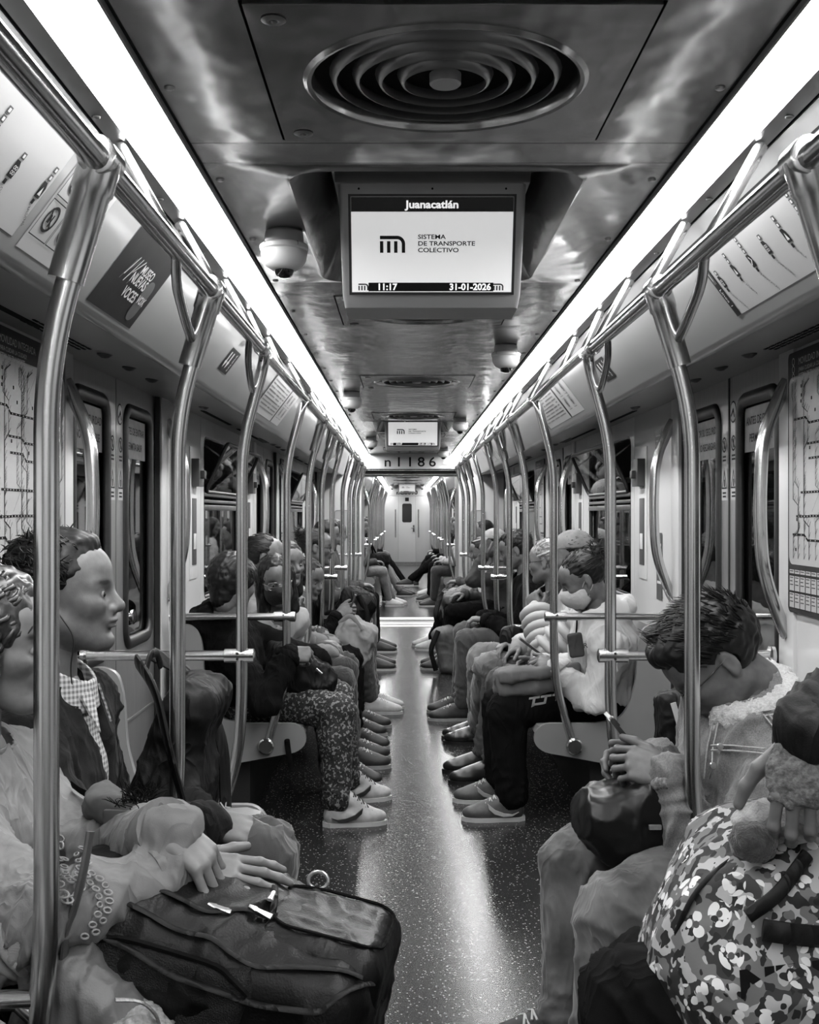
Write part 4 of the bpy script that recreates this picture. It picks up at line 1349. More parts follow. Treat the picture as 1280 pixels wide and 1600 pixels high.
def nets(D, lo, h):
    ins = D < 0
    nx, ny, nz = D.shape
    c = np.zeros((nx - 1, ny - 1, nz - 1), np.int8)
    for a in (0, 1):
        for b in (0, 1):
            for d in (0, 1):
                c += ins[a:nx - 1 + a, b:ny - 1 + b, d:nz - 1 + d]
    act = (c > 0) & (c < 8)
    I = np.argwhere(act)
    if len(I) == 0:
        return np.zeros((0, 3)), np.zeros((0, 4), int)
    idx = np.full(act.shape, -1, np.int64); idx[act] = np.arange(len(I))
    pos = np.zeros((len(I), 3)); cnt = np.zeros(len(I))
    corners = [(a, b, d) for a in (0, 1) for b in (0, 1) for d in (0, 1)]
    for a in corners:
        for ax_ in range(3):
            if a[ax_] == 1: continue
            b = list(a); b[ax_] = 1
            va = D[I[:, 0] + a[0], I[:, 1] + a[1], I[:, 2] + a[2]]; vb = D[I[:, 0] + b[0], I[:, 1] + b[1], I[:, 2] + b[2]]
            m = (va < 0) != (vb < 0)
            t = np.where(m, va / np.where(m, va - vb, 1), 0)
            q = np.tile(np.array(a, float), (len(I), 1)); q[:, ax_] = t
            pos[m] += q[m]; cnt[m] += 1
    V = lo + h * (I + pos / cnt[:, None])
    F = []
    for ax_ in range(3):
        u, v = (ax_ + 1) % 3, (ax_ + 2) % 3
        A = [slice(None)] * 3; B = [slice(None)] * 3
        A[ax_] = slice(0, -1); B[ax_] = slice(1, None)
        ch = ins[tuple(A)] != ins[tuple(B)]
        E = np.argwhere(ch)
        E = E[(E[:, u] > 0) & (E[:, v] > 0) & (E[:, u] < D.shape[u] - 1) & (E[:, v] < D.shape[v] - 1)]
        if len(E) == 0: continue
        du = np.zeros(3, int); dv = np.zeros(3, int); du[u] = 1; dv[v] = 1
        g = lambda q: idx[q[:, 0], q[:, 1], q[:, 2]]
        quad = np.stack([g(E - du - dv), g(E - dv), g(E), g(E - du)], 1)
        fl = ~ins[E[:, 0], E[:, 1], E[:, 2]]
        quad[fl] = quad[fl][:, ::-1]
        F.append(quad)
    F = np.concatenate(F)
    F = F[(F >= 0).all(1)]
    return V, F

def vnormals(V, F):
    n = np.cross(V[F[:, 2]] - V[F[:, 0]], V[F[:, 3]] - V[F[:, 1]])
    N = np.zeros_like(V)
    for k in range(4):
        for a in range(3):
            N[:, a] += np.bincount(F[:, k], n[:, a], len(V))
    return N / (np.linalg.norm(N, axis=1)[:, None] + 1e-12)

def relax(V, F, it=1, lam=0.5):
    for _ in range(it):
        S = np.zeros_like(V); c = np.zeros(len(V))
        for a, b in ((0, 1), (1, 2), (2, 3), (3, 0)):
            for d in range(3):
                S[:, d] += np.bincount(F[:, a], V[F[:, b], d], len(V)) + np.bincount(F[:, b], V[F[:, a], d], len(V))
            c += np.bincount(F[:, a], minlength=len(V)) + np.bincount(F[:, b], minlength=len(V))
        V = V + lam * (S / np.maximum(c, 1)[:, None] - V)
    return V

def wrinkle(V, F, amp, sc=9.0, seed=0, joints=(), stretch=(1, 1, 0.55), jamp=0.004, pitch=0.03):
    N = vnormals(V, F)
    q = V * np.array(stretch) * sc + seed * 7.3
    wv = np.stack([vnoise(q * 0.45, seed + 1), vnoise(q * 0.45 + 9, seed + 2), vnoise(q * 0.45 - 5, seed + 3)], 1)
    rid = lambda x: (1 - np.abs(x)) ** 4
    d = amp * (0.7 * vnoise(q * 0.8 + wv, seed + 7) + 1.3 * rid(vnoise(q * 0.9 + wv * 1.1, seed + 4)) - 0.6)
    d = d + 0.75 * amp * (rid(vnoise(q * 1.9 + wv * 1.6, seed + 5)) - 0.25)
    d = d + 0.30 * amp * (rid(vnoise(q * 4.0 + wv * 2.0, seed + 8)) - 0.25)
    for k, (J, dr, R) in enumerate(joints):
        r2 = ((V - J) ** 2).sum(1) / (R * R)
        sm = np.exp(-r2) > 0.02
        v = V[sm]
        s = (v - J) @ nrm(dr)
        ph = 2 * np.pi * s / pitch + 5.0 * vnoise(v * 9, seed + 6 + k) + 2.0 * vnoise(v * 22, seed + 9)
        d[sm] += jamp * np.exp(-r2[sm]) * (1 - np.abs(np.sin(ph * 0.5))) ** 1.5 * (1.1 + 1.2 * vnoise(v * 11 + k, seed + 3))
    return V + N * d[:, None]

def merge(parts):
    V = []; F = []; o = 0
    for v, f in parts:
        V.append(v); F.append(f + o); o += len(v)
    return np.concatenate(V), np.concatenate(F)

# ------------------------------------------------------------------ heads, hair, hands, shoes (cached in local frames)
_cache = {}
def head_local(h, fem=False):
    key = ('head', h, fem)
    if key in _cache: return _cache[key]
    s = SDF()
    j = 0.9 if fem else 1.0
    s.ell((-0.018, 0, 0.038), (0.099, 0.077, 0.084), 0.02)
    s.ell((0.028, 0, 0.005), (0.070, 0.068, 0.082), 0.03)
    s.ell((0.036, 0, -0.052), (0.056, 0.056 * j, 0.064), 0.03)
    s.cone((-0.004, 0.055 * j, -0.055), (0.068, 0.020, -0.100), 0.020 * j, 0.017, 0.03)
    s.cone((-0.004, -0.055 * j, -0.055), (0.068, -0.020, -0.100), 0.020 * j, 0.017, 0.03)
    s.ell((0.079, 0, -0.100), (0.019, 0.022, 0.018), 0.02)
    s.ell((0.050, 0, 0.050), (0.046, 0.058, 0.048), 0.03)
    br = 0.006 if fem else 0.0085
    for y in (-1, 1):
        s.cone((0.086, y * 0.012, 0.018), (0.070, y * 0.050, 0.018), br, br, 0.02)
        s.ell((0.062, y * 0.043, -0.020), (0.027, 0.022, 0.020), 0.025)
    for y in (-1, 1):
        s.sube((0.101, y * 0.032, -0.002), (0.019, 0.020, 0.014), 0.012)
    for y in (-1, 1):                                             # lids
        s.ell((0.0775, y * 0.032, 0.000), (0.0135, 0.0165, 0.0125), 0.006)
        s.subc((0.0945, y * 0.021, -0.0030), (0.0895, y * 0.043, -0.0025), 0.0042, 0.0038, 0.002)
    s.cone((0.090, 0, 0.012), (0.111, 0, -0.026), 0.0080, 0.0120, 0.012)
    s.ell((0.112, 0, -0.031), (0.0135, 0.0125, 0.0115), 0.008)
    for y in (-1, 1):
        s.ell((0.0995, y * 0.0135, -0.036), (0.0125, 0.0085, 0.0095), 0.005)
        s.sube((0.106, y * 0.0065, -0.0435), (0.005, 0.0035, 0.004), 0.002)
    s.ell((0.088, 0, -0.055), (0.014, 0.026, 0.016), 0.014)
    for y in (-1, 1): s.subc((0.103, y * 0.021, -0.040), (0.092, y * 0.033, -0.066), 0.0022, 0.0016, 0.005)
    s.ell((0.0995, 0, -0.0580), (0.0095, 0.022, 0.0062), 0.005)
    s.ell((0.0965, 0, -0.0712), (0.0105, 0.020, 0.0072), 0.005)
    s.subc((0.106, -0.021, -0.0645), (0.106, 0.021, -0.0645), 0.0022, 0.0022, 0.003)
    s.subc((0.100, -0.016, -0.082), (0.100, 0.016, -0.082), 0.006, 0.006, 0.012)
    for y in (-1, 1):                                             # ears
        s.ell((-0.012, y * 0.079, -0.004), (0.017, 0.0075, 0.031), 0.006)
        s.ell((-0.006, y * 0.076, -0.028), (0.010, 0.007, 0.012), 0.006)
        s.sube((-0.008, y * 0.088, -0.002), (0.010, 0.006, 0.020), 0.004)
    s.cone((-0.022, 0, -0.045), (-0.034, 0, -0.100), 0.053 * j, 0.051 * j, 0.03)
    V, F = s.mesh(h)
    V = relax(V, F, 1, 0.35)
    x, y, z = V.T
    ay = np.abs(y)
    tone = np.ones(len(V))
    g = lambda cx, cy, cz, rx, ry, rz: np.exp(-(((x - cx) / rx) ** 2 + ((ay - cy) / ry) ** 2 + ((z - cz) / rz) ** 2))
    tone *= 1 - 0.45 * g(0.103, 0, -0.0645, 0.012, 0.019, 0.008)
    tone *= 1 - 0.86 * np.clip(2.2 * g(0.086, 0.034, 0.021 + 0.002, 0.02, 0.017, 0.0052), 0, 1)
    tone *= 1 - 0.62 * np.clip(1.3 * g(0.09, 0.032, -0.003, 0.012, 0.015, 0.0028), 0, 1)
    if not fem:
        tone *= 1 - 0.16 * np.clip(2 * g(0.075, 0.0, -0.085, 0.05, 0.05, 0.028), 0, 1)
    tone *= 1 + 0.12 * vnoise(V * 45, 3) + 0.10 * vnoise(V * 150, 5)
    _cache[key] = (V, F, tone)
    return _cache[key]

def scalp_hit(D):
    """point on the scalp ellipsoid in direction D from the skull centre"""
    r = np.array([0.103, 0.081, 0.088])
    d = nrm(D)
    return np.array([-0.018, 0, 0.038]) + d / np.linalg.norm(d / r)

def strand(P, r, n=4):
    m = MB().tube(P, r, n)
    return m.v, m.f

def hair_local(h, style, seed=1):
    key = ('hair', h, style, seed)
    if key in _cache: return _cache[key]
    R = np.random.default_rng(seed)
    s = SDF()
    th = {'short': 0.012, 'crop': 0.006, 'grey': 0.012, 'spiky': 0.018, 'long': 0.016, 'curly': 0.020, 'bun': 0.009, 'bowl': 0.022, 'bald': 0.004}[style]
    s.ell((-0.020, 0, 0.038), (0.100 + th, 0.078 + th * 0.8, 0.085 + th * 1.1), 0.02)
    if style in ('spiky',):
        s.ell((0.055, 0, 0.098), (0.050, 0.062, 0.030), 0.03)
    if style == 'short':
        s.ell((0.012, 0.0, 0.110), (0.062, 0.052, 0.022), 0.03)
    if style == 'long':
        s.cone((-0.03, 0.055, 0.02), (-0.01, 0.075, -0.16), 0.055, 0.035, 0.03)
        s.cone((-0.03, -0.055, 0.02), (-0.01, -0.075, -0.16), 0.055, 0.035, 0.03)
        s.cone((-0.06, 0, 0.02), (-0.075, 0, -0.17), 0.07, 0.05, 0.04)
    if style == 'curly':
        s.cone((-0.04, 0.05, 0.0), (-0.02, 0.068, -0.075), 0.050, 0.032, 0.03)
        s.cone((-0.04, -0.05, 0.0), (-0.02, -0.068, -0.075), 0.050, 0.032, 0.03)
        s.cone((-0.07, 0, 0.0), (-0.075, 0, -0.09), 0.06, 0.04, 0.04)
    if style == 'bun':
        s.ell((-0.112, 0.0, 0.098), (0.036, 0.036, 0.036), 0.01)
    if style == 'bowl':
        s.ell((0.06, 0, 0.065), (0.048, 0.066, 0.045), 0.02)
        s.cone((-0.06, 0, 0.0), (-0.062, 0, -0.075), 0.066, 0.05, 0.03)
    # hairline: remove the face, the ears and everything under the nape
    fz = {'bald': 0.02}.get(style, 0.0)
    s.sube((0.098, 0, -0.045 - fz), (0.066 if style not in ('bowl', 'long', 'curly') else 0.062, 0.082, 0.118 if style != 'bowl' else 0.085), 0.01)
    if style not in ('long', 'curly', 'bowl'):
        for y in (-1, 1):
            s.sube((-0.006, y * 0.09, -0.020), (0.028, 0.03, 0.052), 0.008)
            s.sube((0.045, y * 0.09, -0.030), (0.040, 0.032, 0.075), 0.008)
        s.cut((-0.05, 0, -0.062), (0.45, 0, -1))
    V, F = s.mesh(h)
    V = relax(V, F, 1, 0.3)
    N = vnormals(V, F)
    if style in ('short', 'grey', 'spiky', 'bun', 'crop', 'bowl', 'bald'):
        d = 0.0035 * vnoise(V * np.array([22, 170, 60]), 4) + 0.003 * vnoise(V * np.array([40, 60, 90]), 6)
    else:
        d = 0.005 * vnoise(V * np.array([90, 90, 18]), 4) + 0.004 * vnoise(V * 60, 6)
    V = V + N * d[:, None]
    parts = [(V, F)]
    fine = h < 0.006
    if h < 0.008:
        mb = MB()
        cnt = {'curly': 300, 'long': 160, 'spiky': 620, 'short': 520, 'bun': 420, 'grey': 420, 'crop': 300, 'bowl': 300, 'bald': 0}[style]
        if not fine: cnt = cnt // 2
        k = 0
        while k < cnt:
            d = R.normal(size=3)
            d[2] = abs(d[2]) * 1.0 - 0.25
            d = nrm(d)
            if d[0] > 0.55 and d[2] < 0.5: continue
            if style not in ('curly', 'long') and d[2] < -0.2: continue
            k += 1
            p = scalp_hit(d)
            up = nrm(p - np.array([-0.018, 0, 0.038]))
            if style == 'curly':
                # hanging ringlet
                r0 = R.uniform(0.011, 0.020); L = R.uniform(0.07, 0.13); turns = R.uniform(1.4, 2.6); ph = R.uniform(0, 6.28)
                out = nrm(np.array([up[0] * 0.8, up[1], 0.05]))
                t1 = nrm(np.cross(out, [0, 0, 1.0])); pts = []
                for q in np.linspace(0, 1, 16):
                    c = p + up * 0.012 + out * 0.020 * q + np.array([0, 0, -L * q ** 1.3])
                    a = ph + turns * 6.28 * q; rr = r0 * min(1, q * 4)
                    pts.append(c + rr * (math.cos(a) * out + math.sin(a) * t1))
                mb.tube(pts, [0.0055] * 13 + [0.0045, 0.003, 0.0015], 6)
            else:
                back = np.array([-0.75, 0.15 * np.sign(d[1]) , 0.1])
                if style == 'spiky': back = np.array([0.55, 0.2 * R.normal(), 0.75])
                if style == 'short': back = np.array([-0.35 + R.normal() * 0.4, 0.35 * R.normal(), 0.25])
                if style in ('long',): back = np.array([-0.2, 0.25 * np.sign(d[1]), -1.0])
                if style == 'bowl': back = np.array([0.5 * d[0], 0.5 * d[1], -0.7])
                tng = nrm(back - up * np.dot(back, up) * 0.8)
                L = R.uniform(0.018, 0.034) * (1.5 if style in ('spiky', 'long') else 1.0)
                q0 = p + up * (th * 0.55)
                q1 = q0 + tng * L * 0.55 + up * 0.006
                q2 = q0 + tng * L + up * (0.004 if style != 'spiky' else 0.012) + R.normal(size=3) * 0.003
                mb.tube([q0, q1, q2], [0.0022, 0.0019, 0.0004], 3, False)
        if style == 'bun':
            for _ in range(160 if fine else 110):
                d = nrm(R.normal(size=3)); c = np.array([-0.112, 0, 0.098])
                p = c + d * 0.032
                mb.tube([p, p + d * 0.016 + R.normal(size=3) * 0.004, p + d * R.uniform(0.02, 0.034) + R.normal(size=3) * 0.008], [0.0024, 0.0018, 0.0005], 3, False)
        if len(mb.v):
            quads = np.array([f if len(f) == 4 else (f[0], f[1], f[2], f[2]) for f in mb.f if len(f) in (3, 4)])
            quads = quads[quads[:, 2] != quads[:, 3]]
            parts.append((np.array(mb.v), quads))
    _cache[key] = merge(parts)
    return _cache[key]

POSES = {  # curl of the three joints per finger (index..little), spread, thumb direction
    'flat': ([(8, 12, 8)] * 4, 5, (0.75, 0.62, -0.12), 12),
    'relaxed': ([(22, 30, 18), (28, 34, 20), (32, 36, 22), (36, 38, 22)], 3, (0.72, 0.52, -0.40), 20),
    'grip': ([(62, 70, 40), (66, 72, 42), (68, 74, 42), (70, 76, 42)], 1, (0.62, 0.35, -0.72), 40),
    'over': ([(36, 44, 26), (38, 46, 28), (40, 48, 28), (42, 50, 28)], 4, (0.55, 0.68, -0.45), 25),
    'phone': ([(38, 34, 20), (46, 46, 28), (52, 50, 30), (58, 52, 30)], 2, (0.80, 0.42, -0.05), 28),
}
def hand_local(h, pose):
    key = ('hand', h, pose)
    if key in _cache: return _cache[key]
    curls, spread, td, tc = POSES[pose]
    s = SDF()
    fat = max(0.0, (h - 0.0035)) * 0.5
    s.cone((-0.014, 0, 0), (0.012, 0, 0), 0.0265, 0.026, 0.015, ((0, 0, 1), 0.80))
    s.ell((0.045, 0.000, -0.002), (0.050, 0.039, 0.0165), 0.012)
    s.ell((0.030, 0.022, -0.008), (0.030, 0.016, 0.015), 0.012)
    ky = (0.0305, 0.0105, -0.0105, -0.0300); kx = (0.086, 0.090, 0.086, 0.077)
    LN = ((0.043, 0.026, 0.022), (0.047, 0.030, 0.023), (0.043, 0.028, 0.022), (0.034, 0.021, 0.019))
    RD = (0.0088, 0.0090, 0.0085, 0.0076)
    for f in range(4):
        p = np.array([kx[f], ky[f], -0.001])
        s.cone((0.035, ky[f] * 0.8, -0.001), p, 0.011, RD[f] + 0.0012 + fat, 0.010)
        ang = 0; yaw = math.radians(spread * (1.5 - f) * 1.0)
        for q in range(3):
            ang += math.radians(curls[f][q])
            d = np.array([math.cos(ang) * math.cos(yaw), math.cos(ang) * math.sin(yaw), -math.sin(ang)])
            e = p + d * LN[f][q]
            r0 = RD[f] * (1 - 0.07 * q) + fat; r1 = RD[f] * (1 - 0.07 * (q + 1)) * (0.92 if q == 2 else 1) + fat
            s.cone(p, e, r0, r1, 0.0035)
            if q < 2: s.ell(e, np.full(3, r1 * 1.06), 0.003)
            p = e
    p = np.array([0.018, 0.026, -0.006]); d = nrm(td)
    for q, (L, r) in enumerate(((0.044, 0.0125), (0.034, 0.0102), (0.027, 0.0092))):
        e = p + d * L
        s.cone(p, e, r + 0.001 + fat, r - 0.001 + fat, 0.006)
        p = e
        a = math.radians(tc * 0.5)
        d = nrm(d * math.cos(a) + nrm(np.array([0.5, -0.75, -0.15])) * math.sin(a))
    V, F = s.mesh(h)
    V = relax(V, F, 1, 0.3)
    _cache[key] = (V, F)
    return _cache[key]

def place(V, o, X, Y, Z, k=1.0):
    return np.asarray(o, float) + k * (V[:, :1] * X + V[:, 1:2] * Y + V[:, 2:3] * Z)

def rotm(yaw, pitch, roll):
    """forward, left, up for a heading (degrees, 0 = +x, 90 = down the car), pitch down, roll"""
    a, p, r = map(math.radians, (yaw, pitch, roll))
    f = np.array([math.cos(a) * math.cos(p), math.sin(a) * math.cos(p), -math.sin(p)])
    l = np.array([-math.sin(a), math.cos(a), 0.0])
    u = np.cross(f, l)
    return f, l * math.cos(r) + u * math.sin(r), u * math.cos(r) - l * math.sin(r)

def ik(S, Wp, l1, l2, hint):
    S = np.asarray(S, float); Wp = np.asarray(Wp, float)
    d = Wp - S; L = np.linalg.norm(d)
    m = (l1 + l2) * 0.985
    if L > m: Wp = S + d / L * m; L = m
    d = nrm(d)
    a = (l1 * l1 - l2 * l2 + L * L) / (2 * L)
    h = math.sqrt(max(l1 * l1 - a * a, 0))
    hp = np.asarray(hint, float); hp = nrm(hp - d * np.dot(hp, d))
    return S + d * a + hp * h, Wp

def shoe_local(h, kind):
    key = ('shoe', h, kind)
    if key in _cache: return _cache[key]
    s = SDF()
    s.cone((-0.055, 0, 0.045), (0.06, 0, 0.040), 0.040, 0.044, 0.02, ((0, 0, 1), 1.0))
    s.ell((0.105, 0.002, 0.036), (0.082, 0.046, 0.036), 0.02)
    s.cone((-0.045, 0, 0.05), (-0.042, 0, 0.105 if kind != 'high' else 0.145), 0.040, 0.044, 0.02)
    s.cone((0.0, 0, 0.085 if kind != 'high' else 0.125), (0.10, 0, 0.052), 0.036, 0.03, 0.02)
    s.cut((0, 0, 0.010), (0, 0, -1))
    s.cut((0, 0, 0.112 if kind != 'high' else 0.155), (-0.25, 0, 1))
    V, F = s.mesh(h)
    _cache[key] = (V, F)
    return _cache[key]

SKIN = M('skin', 0.12, 0.45, 0.0, var=0.14, vs=40, bump=0.25, bs=300, bd=0.0008, attr=True)
SKIN_L = M('skin_lighter', 0.15, 0.45, 0.0, var=0.08, vs=40, bump=0.15, bs=300, bd=0.0008, attr=True)
HAIRB = M('hair_black', 0.005, 0.5, 0.0, var=0.4, vs=90, stretch=(0.2, 1, 1), spec=0.35)
HAIRG = M('hair_grey', 0.20, 0.4, 0.0, var=0.75, vs=70, stretch=(0.3, 1.4, 1), spec=0.5)
HAIRM = M('hair_dark_with_grey', 0.018, 0.36, 0.0, var=0.9, vs=160, spec=0.6)

def bead(name, c, r, parent, mat, n=10):
    mb = MB().lathe([(0.0, -r)] + [(r * math.cos(t), r * math.sin(t)) for t in np.linspace(-1.3, 1.3, 7)] + [(0.0, r)], c, 'z', n)
    return mb.obj(name, mat, parent, 80)

def person(label, hip, head, yaw, look, R=None, L=None, knees=None, feet=None, lvl=1, S=1.0, fem=False,
           hair='short', hairmat=None, skin=None, top=None, topw=0.016, bottom=None, bw=0.013, shoe=('low', None, None), hood=False, collar=None,
           eh=None, folds=0.006, seed=0, bagpush=0.0, nk=1.0, vneck=0.0, armw=0.0, shirt=None, hairseed=1, cuffs=True, eyes=True):
    """hip (x, y) on the seat, head centre, body heading, look=(heading, pitch, roll); R/L = (wrist, finger dir, back-of-hand dir, pose)"""
    hx, hy = hip
    t = thing('person', label, 'person', (hx, hy, 0.445), 'seated passengers')
    f = np.array([math.cos(math.radians(yaw)), math.sin(math.radians(yaw)), 0]); u = np.array([0, 0, 1.0]); l = np.cross(u, f)
    P = np.array([hx, hy, 0.445 + 0.10 * S])
    H = np.asarray(head, float)
    hf, hl, hu = rotm(*look)
    # neck base hangs under the skull, part way between head tilt and upright
    nu = nrm(hu + u * 0.9); nf = nrm(hf + f * 0.9)
    N = H - nu * 0.19 * nk * S - nf * 0.035 * S
    tu = nrm(N - P)
    C = P + (N - P) * 0.56 - f * 0.035 * S + u * 0.0
    cu = nrm(N - C)
    tl = nrm(l - cu * np.dot(l, cu)); tf = np.cross(tl, cu)
    sh = {q: N - cu * 0.085 * S + q * tl * (0.165 if fem else 0.185) * S + tf * 0.012 for q in (-1, 1)}   # -1 right, +1 left
    fat = 1.0 if not fem else 0.93
    arms = {}
    for q, spec in ((-1, R), (1, L)):
        if spec is None:
            spec = (P + f * 0.32 + q * l * 0.08 + u * 0.12, nrm(f - q * l * 0.5), u, 'relaxed')
        hint = (eh or {}).get(q, -f * 0.5 + q * l * 0.45 - u * 0.75)
        E, Wp = ik(sh[q], spec[0], 0.285 * S, 0.255 * S, hint)
        arms[q] = (E, Wp, nrm(spec[1]), nrm(spec[2]), spec[3])
    legs = {}
    for q in (-1, 1):
        hj = P + q * l * 0.085 * S - u * 0.012
        kn = (knees or {}).get(q)
        if kn is None: kn = hj + f * 0.42 * S + q * l * 0.05 + u * (0.525 * S - hj[2])
        kn = np.asarray(kn, float)
        d = kn - hj; dl = np.linalg.norm(d); kn = hj + d / dl * min(max(dl, 0.38 * S), 0.46 * S)
        ft = (feet or {}).get(q)
        if ft is None: ft = (kn + f * 0.03)[:2]
        an = np.array([ft[0], ft[1], ft[2] if len(ft) > 2 else 0.10])
        legs[q] = (hj, kn, an)
    def torso(s, e, low=True):
        s.cone(P - l * 0.075 * S, P + l * 0.075 * S, (0.118 if low else 0.125) * S + e, (0.118 if low else 0.125) * S + e, 0.04)
        s.cone(P + u * 0.04, C, 0.142 * S * fat + e, 0.148 * S * fat + e, 0.06, (tf, 0.80))
        s.cone(C - tl * 0.055 * S, C + tl * 0.055 * S, 0.118 * S * fat + e, 0.118 * S * fat + e, 0.07)
        s.cone(C, N - cu * 0.075 * S, 0.152 * S * fat + e, 0.115 * S * fat + e, 0.06, (tf, 0.74))
        s.cone(sh[-1], sh[1], 0.052 * S + e, 0.052 * S + e, 0.06)
        s.cone(N - cu * 0.082 - tl * 0.05, N - cu * 0.082 + tl * 0.05, 0.052 * S + e, 0.052 * S + e, 0.05)
        s.cone(N - cu * 0.07, N + cu * 0.0, 0.072 * S + e * 0.4, 0.060 * S + e * 0.3, 0.05)
        if fem:
            for q in (-1, 1): s.ell(C + tf * 0.085 * S + q * tl * 0.065 * S + cu * 0.04, np.array([0.06, 0.06, 0.06]) * S, 0.05)
    def arm(s, e, q, end=1.0, k=0.03):
        E, Wp = arms[q][:2]
        s.ell(sh[q], np.full(3, 0.058 * S + e), 0.04)
        s.cone(sh[q], E, 0.050 * S * fat + e, 0.040 * S * fat + e, k)
        e2 = E + (Wp - E) * end
        s.cone(E, e2, 0.040 * S * fat + e, 0.029 * S * fat + e * (0.9 if end < 1 else 1), 0.02)
    def leg(s, e, q, end=1.0):
        hj, kn, an = legs[q]
        s.cone(hj, kn, 0.088 * S * fat + e, 0.060 * S + e, 0.05)
        e2 = kn + (an - kn) * end
        s.cone(kn - u * 0.012, e2, 0.056 * S + e, 0.038 * S + e * 1.4, 0.03)
        mid = kn + (an - kn) * 0.32 - nrm(np.cross(l, an - kn)) * 0.0
        s.ell(mid + (-f) * 0.012, np.array([0.052, 0.052, 0.085]) * S + e, 0.03)
    hv = (0.0075, 0.0135, 0.023)[lvl]
    # body: one surface, finer at head and hands
    s = SDF(); torso(s, -0.012)
    for q in (-1, 1): arm(s, -0.009, q); leg(s, -0.012, q)
    for q in (-1, 1):
        a = legs[q][2]; s.cone(a, a + f * 0.05 - u * 0.06, 0.036, 0.03, 0.02)
    bv, bf = s.mesh((0.022, 0.026, 0.036)[lvl])
    parts = [(bv, bf)]; tones = [np.ones(len(bv))]
    s = SDF(); s.cone(N - cu * 0.05, H - hu * 0.075 * S - hf * 0.028 * S, 0.062 * S * fat, 0.051 * S * fat, 0.04)
    s.cone(sh[-1] * 0.6 + sh[1] * 0.4 + cu * 0.01, sh[1] * 0.6 + sh[-1] * 0.4 + cu * 0.01, 0.045 * S, 0.045 * S, 0.06)
    bv, bf = s.mesh((0.009, 0.012, 0.02)[lvl]); parts.append((bv, bf)); tones.append(1 + 0.08 * vnoise(bv * 45, 3))
    hvv, hff, htn = head_local((0.0034, 0.006, 0.010)[lvl], fem)
    parts.append((place(hvv, H, hf, hl, hu, S), hff)); tones.append(htn)
    for q in (-1, 1):
        E, Wp, d, dn, pose = arms[q]
        av, af = hand_local((0.003, 0.005, 0.008)[lvl], pose)
        X = d; Z = nrm(dn - X * np.dot(dn, X)); Y = np.cross(Z, X) * (1 if q < 0 else -1)
        av2 = place(av, Wp, X, Y, Z, S)
        af2 = af if q < 0 else af[:, ::-1]
        parts.append((av2, af2)); tones.append(1 + 0.10 * vnoise(av2 * 90, 2))
    V, F = merge(parts)
    sk = skin or SKIN
    mesh_obj('body', V, F, sk, t, 180, tone=np.concatenate(tones))
    # eyes
    if eyes and lvl < 2:
        for y in (-1, 1):
            c = place(np.array([[0.0802, y * 0.032, -0.0015]]), H, hf, hl, hu, S)[0]
            o = bead('eye', c, 0.0122 * S, t, M('eye_white', 0.22, 0.2, var=0.05, vs=50))
            c2 = place(np.array([[0.0880, y * 0.032, -0.0025]]), H, hf, hl, hu, S)[0]
            bead('iris', c2, 0.0062 * S, o, M('iris_dark', 0.01, 0.1, var=0.2, vs=50))
    if hair:
        qv, qf = hair_local((0.0042, 0.0065, 0.010)[lvl], hair, hairseed)
        mesh_obj('hair', place(qv, H, hf, hl, hu, S), qf, hairmat or HAIRB, t, 180)
    js = []; topV = topN = legV = legN = None
    for q in (-1, 1):
        E, Wp = arms[q][:2]
        js += [(E, Wp - sh[q], 0.085), (Wp - (Wp - E) * 0.2, Wp - E, 0.07), (sh[q] - cu * 0.05, cu, 0.09)]
    js += [(P + u * 0.10 + f * 0.08, u, 0.12)]
    if top is not None:
        s = SDF(); torso(s, topw, False)
        for q in (-1, 1): arm(s, topw + armw, q, 0.97)
        if bagpush: s.ell(C + tf * 0.06, np.array([0.10, 0.12, 0.14]) * S, 0.06)
        if hood:
            hd = N + cu * 0.0 - tf * 0.095 * S
            s.ell(hd, np.array([0.10, 0.078, 0.055]) * S, 0.04, np.stack([tl, tf, cu], 1))
            s.sube(hd + cu * 0.06 + tf * 0.02, np.array([0.07, 0.05, 0.035]) * S, 0.015, np.stack([tl, tf, cu], 1))
            for a in np.linspace(-2.4, 2.4, 9):
                p = N + cu * (0.030 - 0.02 * (abs(a) / 2.4) ** 2) + (-tf * math.cos(a) * 0.080 + tl * math.sin(a) * 0.088) * S
                s.ell(p, np.full(3, 0.034 * S), 0.02)
        elif collar:
            for a in np.linspace(-2.7, 2.7, 13):
                w_ = abs(a) / 2.7
                p = N + cu * (0.020 - 0.05 * w_ ** 2) + (-tf * math.cos(a) * 0.068 + tl * math.sin(a) * 0.078) * S
                s.ell(p, np.full(3, collar * S), 0.012)
        # neck opening and hem
        s.subc(N - cu * 0.03 + tf * 0.012, N + cu * 0.14 + tf * 0.03, 0.057 * S * fat, 0.064 * S, 0.01)
        if vneck:
            s.subc(N + tf * 0.10 + cu * 0.02, N + tf * 0.16 - cu * vneck, 0.062 * S, 0.012, 0.012)
        s.cut(P - u * 0.035, -u)
        for q in (-1, 1):
            E, Wp, d = arms[q][:3]
            pass
        V, F = s.mesh(hv)
        V = wrinkle(V, F, folds * 1.3, 10.0, seed, js if lvl < 2 else (), jamp=0.013 if lvl == 0 else 0.012, pitch=0.042 if lvl == 0 else 0.05)
        mesh_obj('top', V, F, top, t, 180)
        topV, topN = V, vnormals(V, F)
        if shirt is not None:
            s = SDF(); torso(s, 0.004)
            s.cut(C - cu * 0.02, -cu); s.cut(N - cu * 0.02 - tf * 0.01, cu + tf * 0.2); s.cut(N - tf * 0.01, -tf)
            V, F = s.mesh(0.007); V = wrinkle(V, F, 0.003, 14, seed)
            mesh_obj('shirt', V, F, shirt, t, 180)
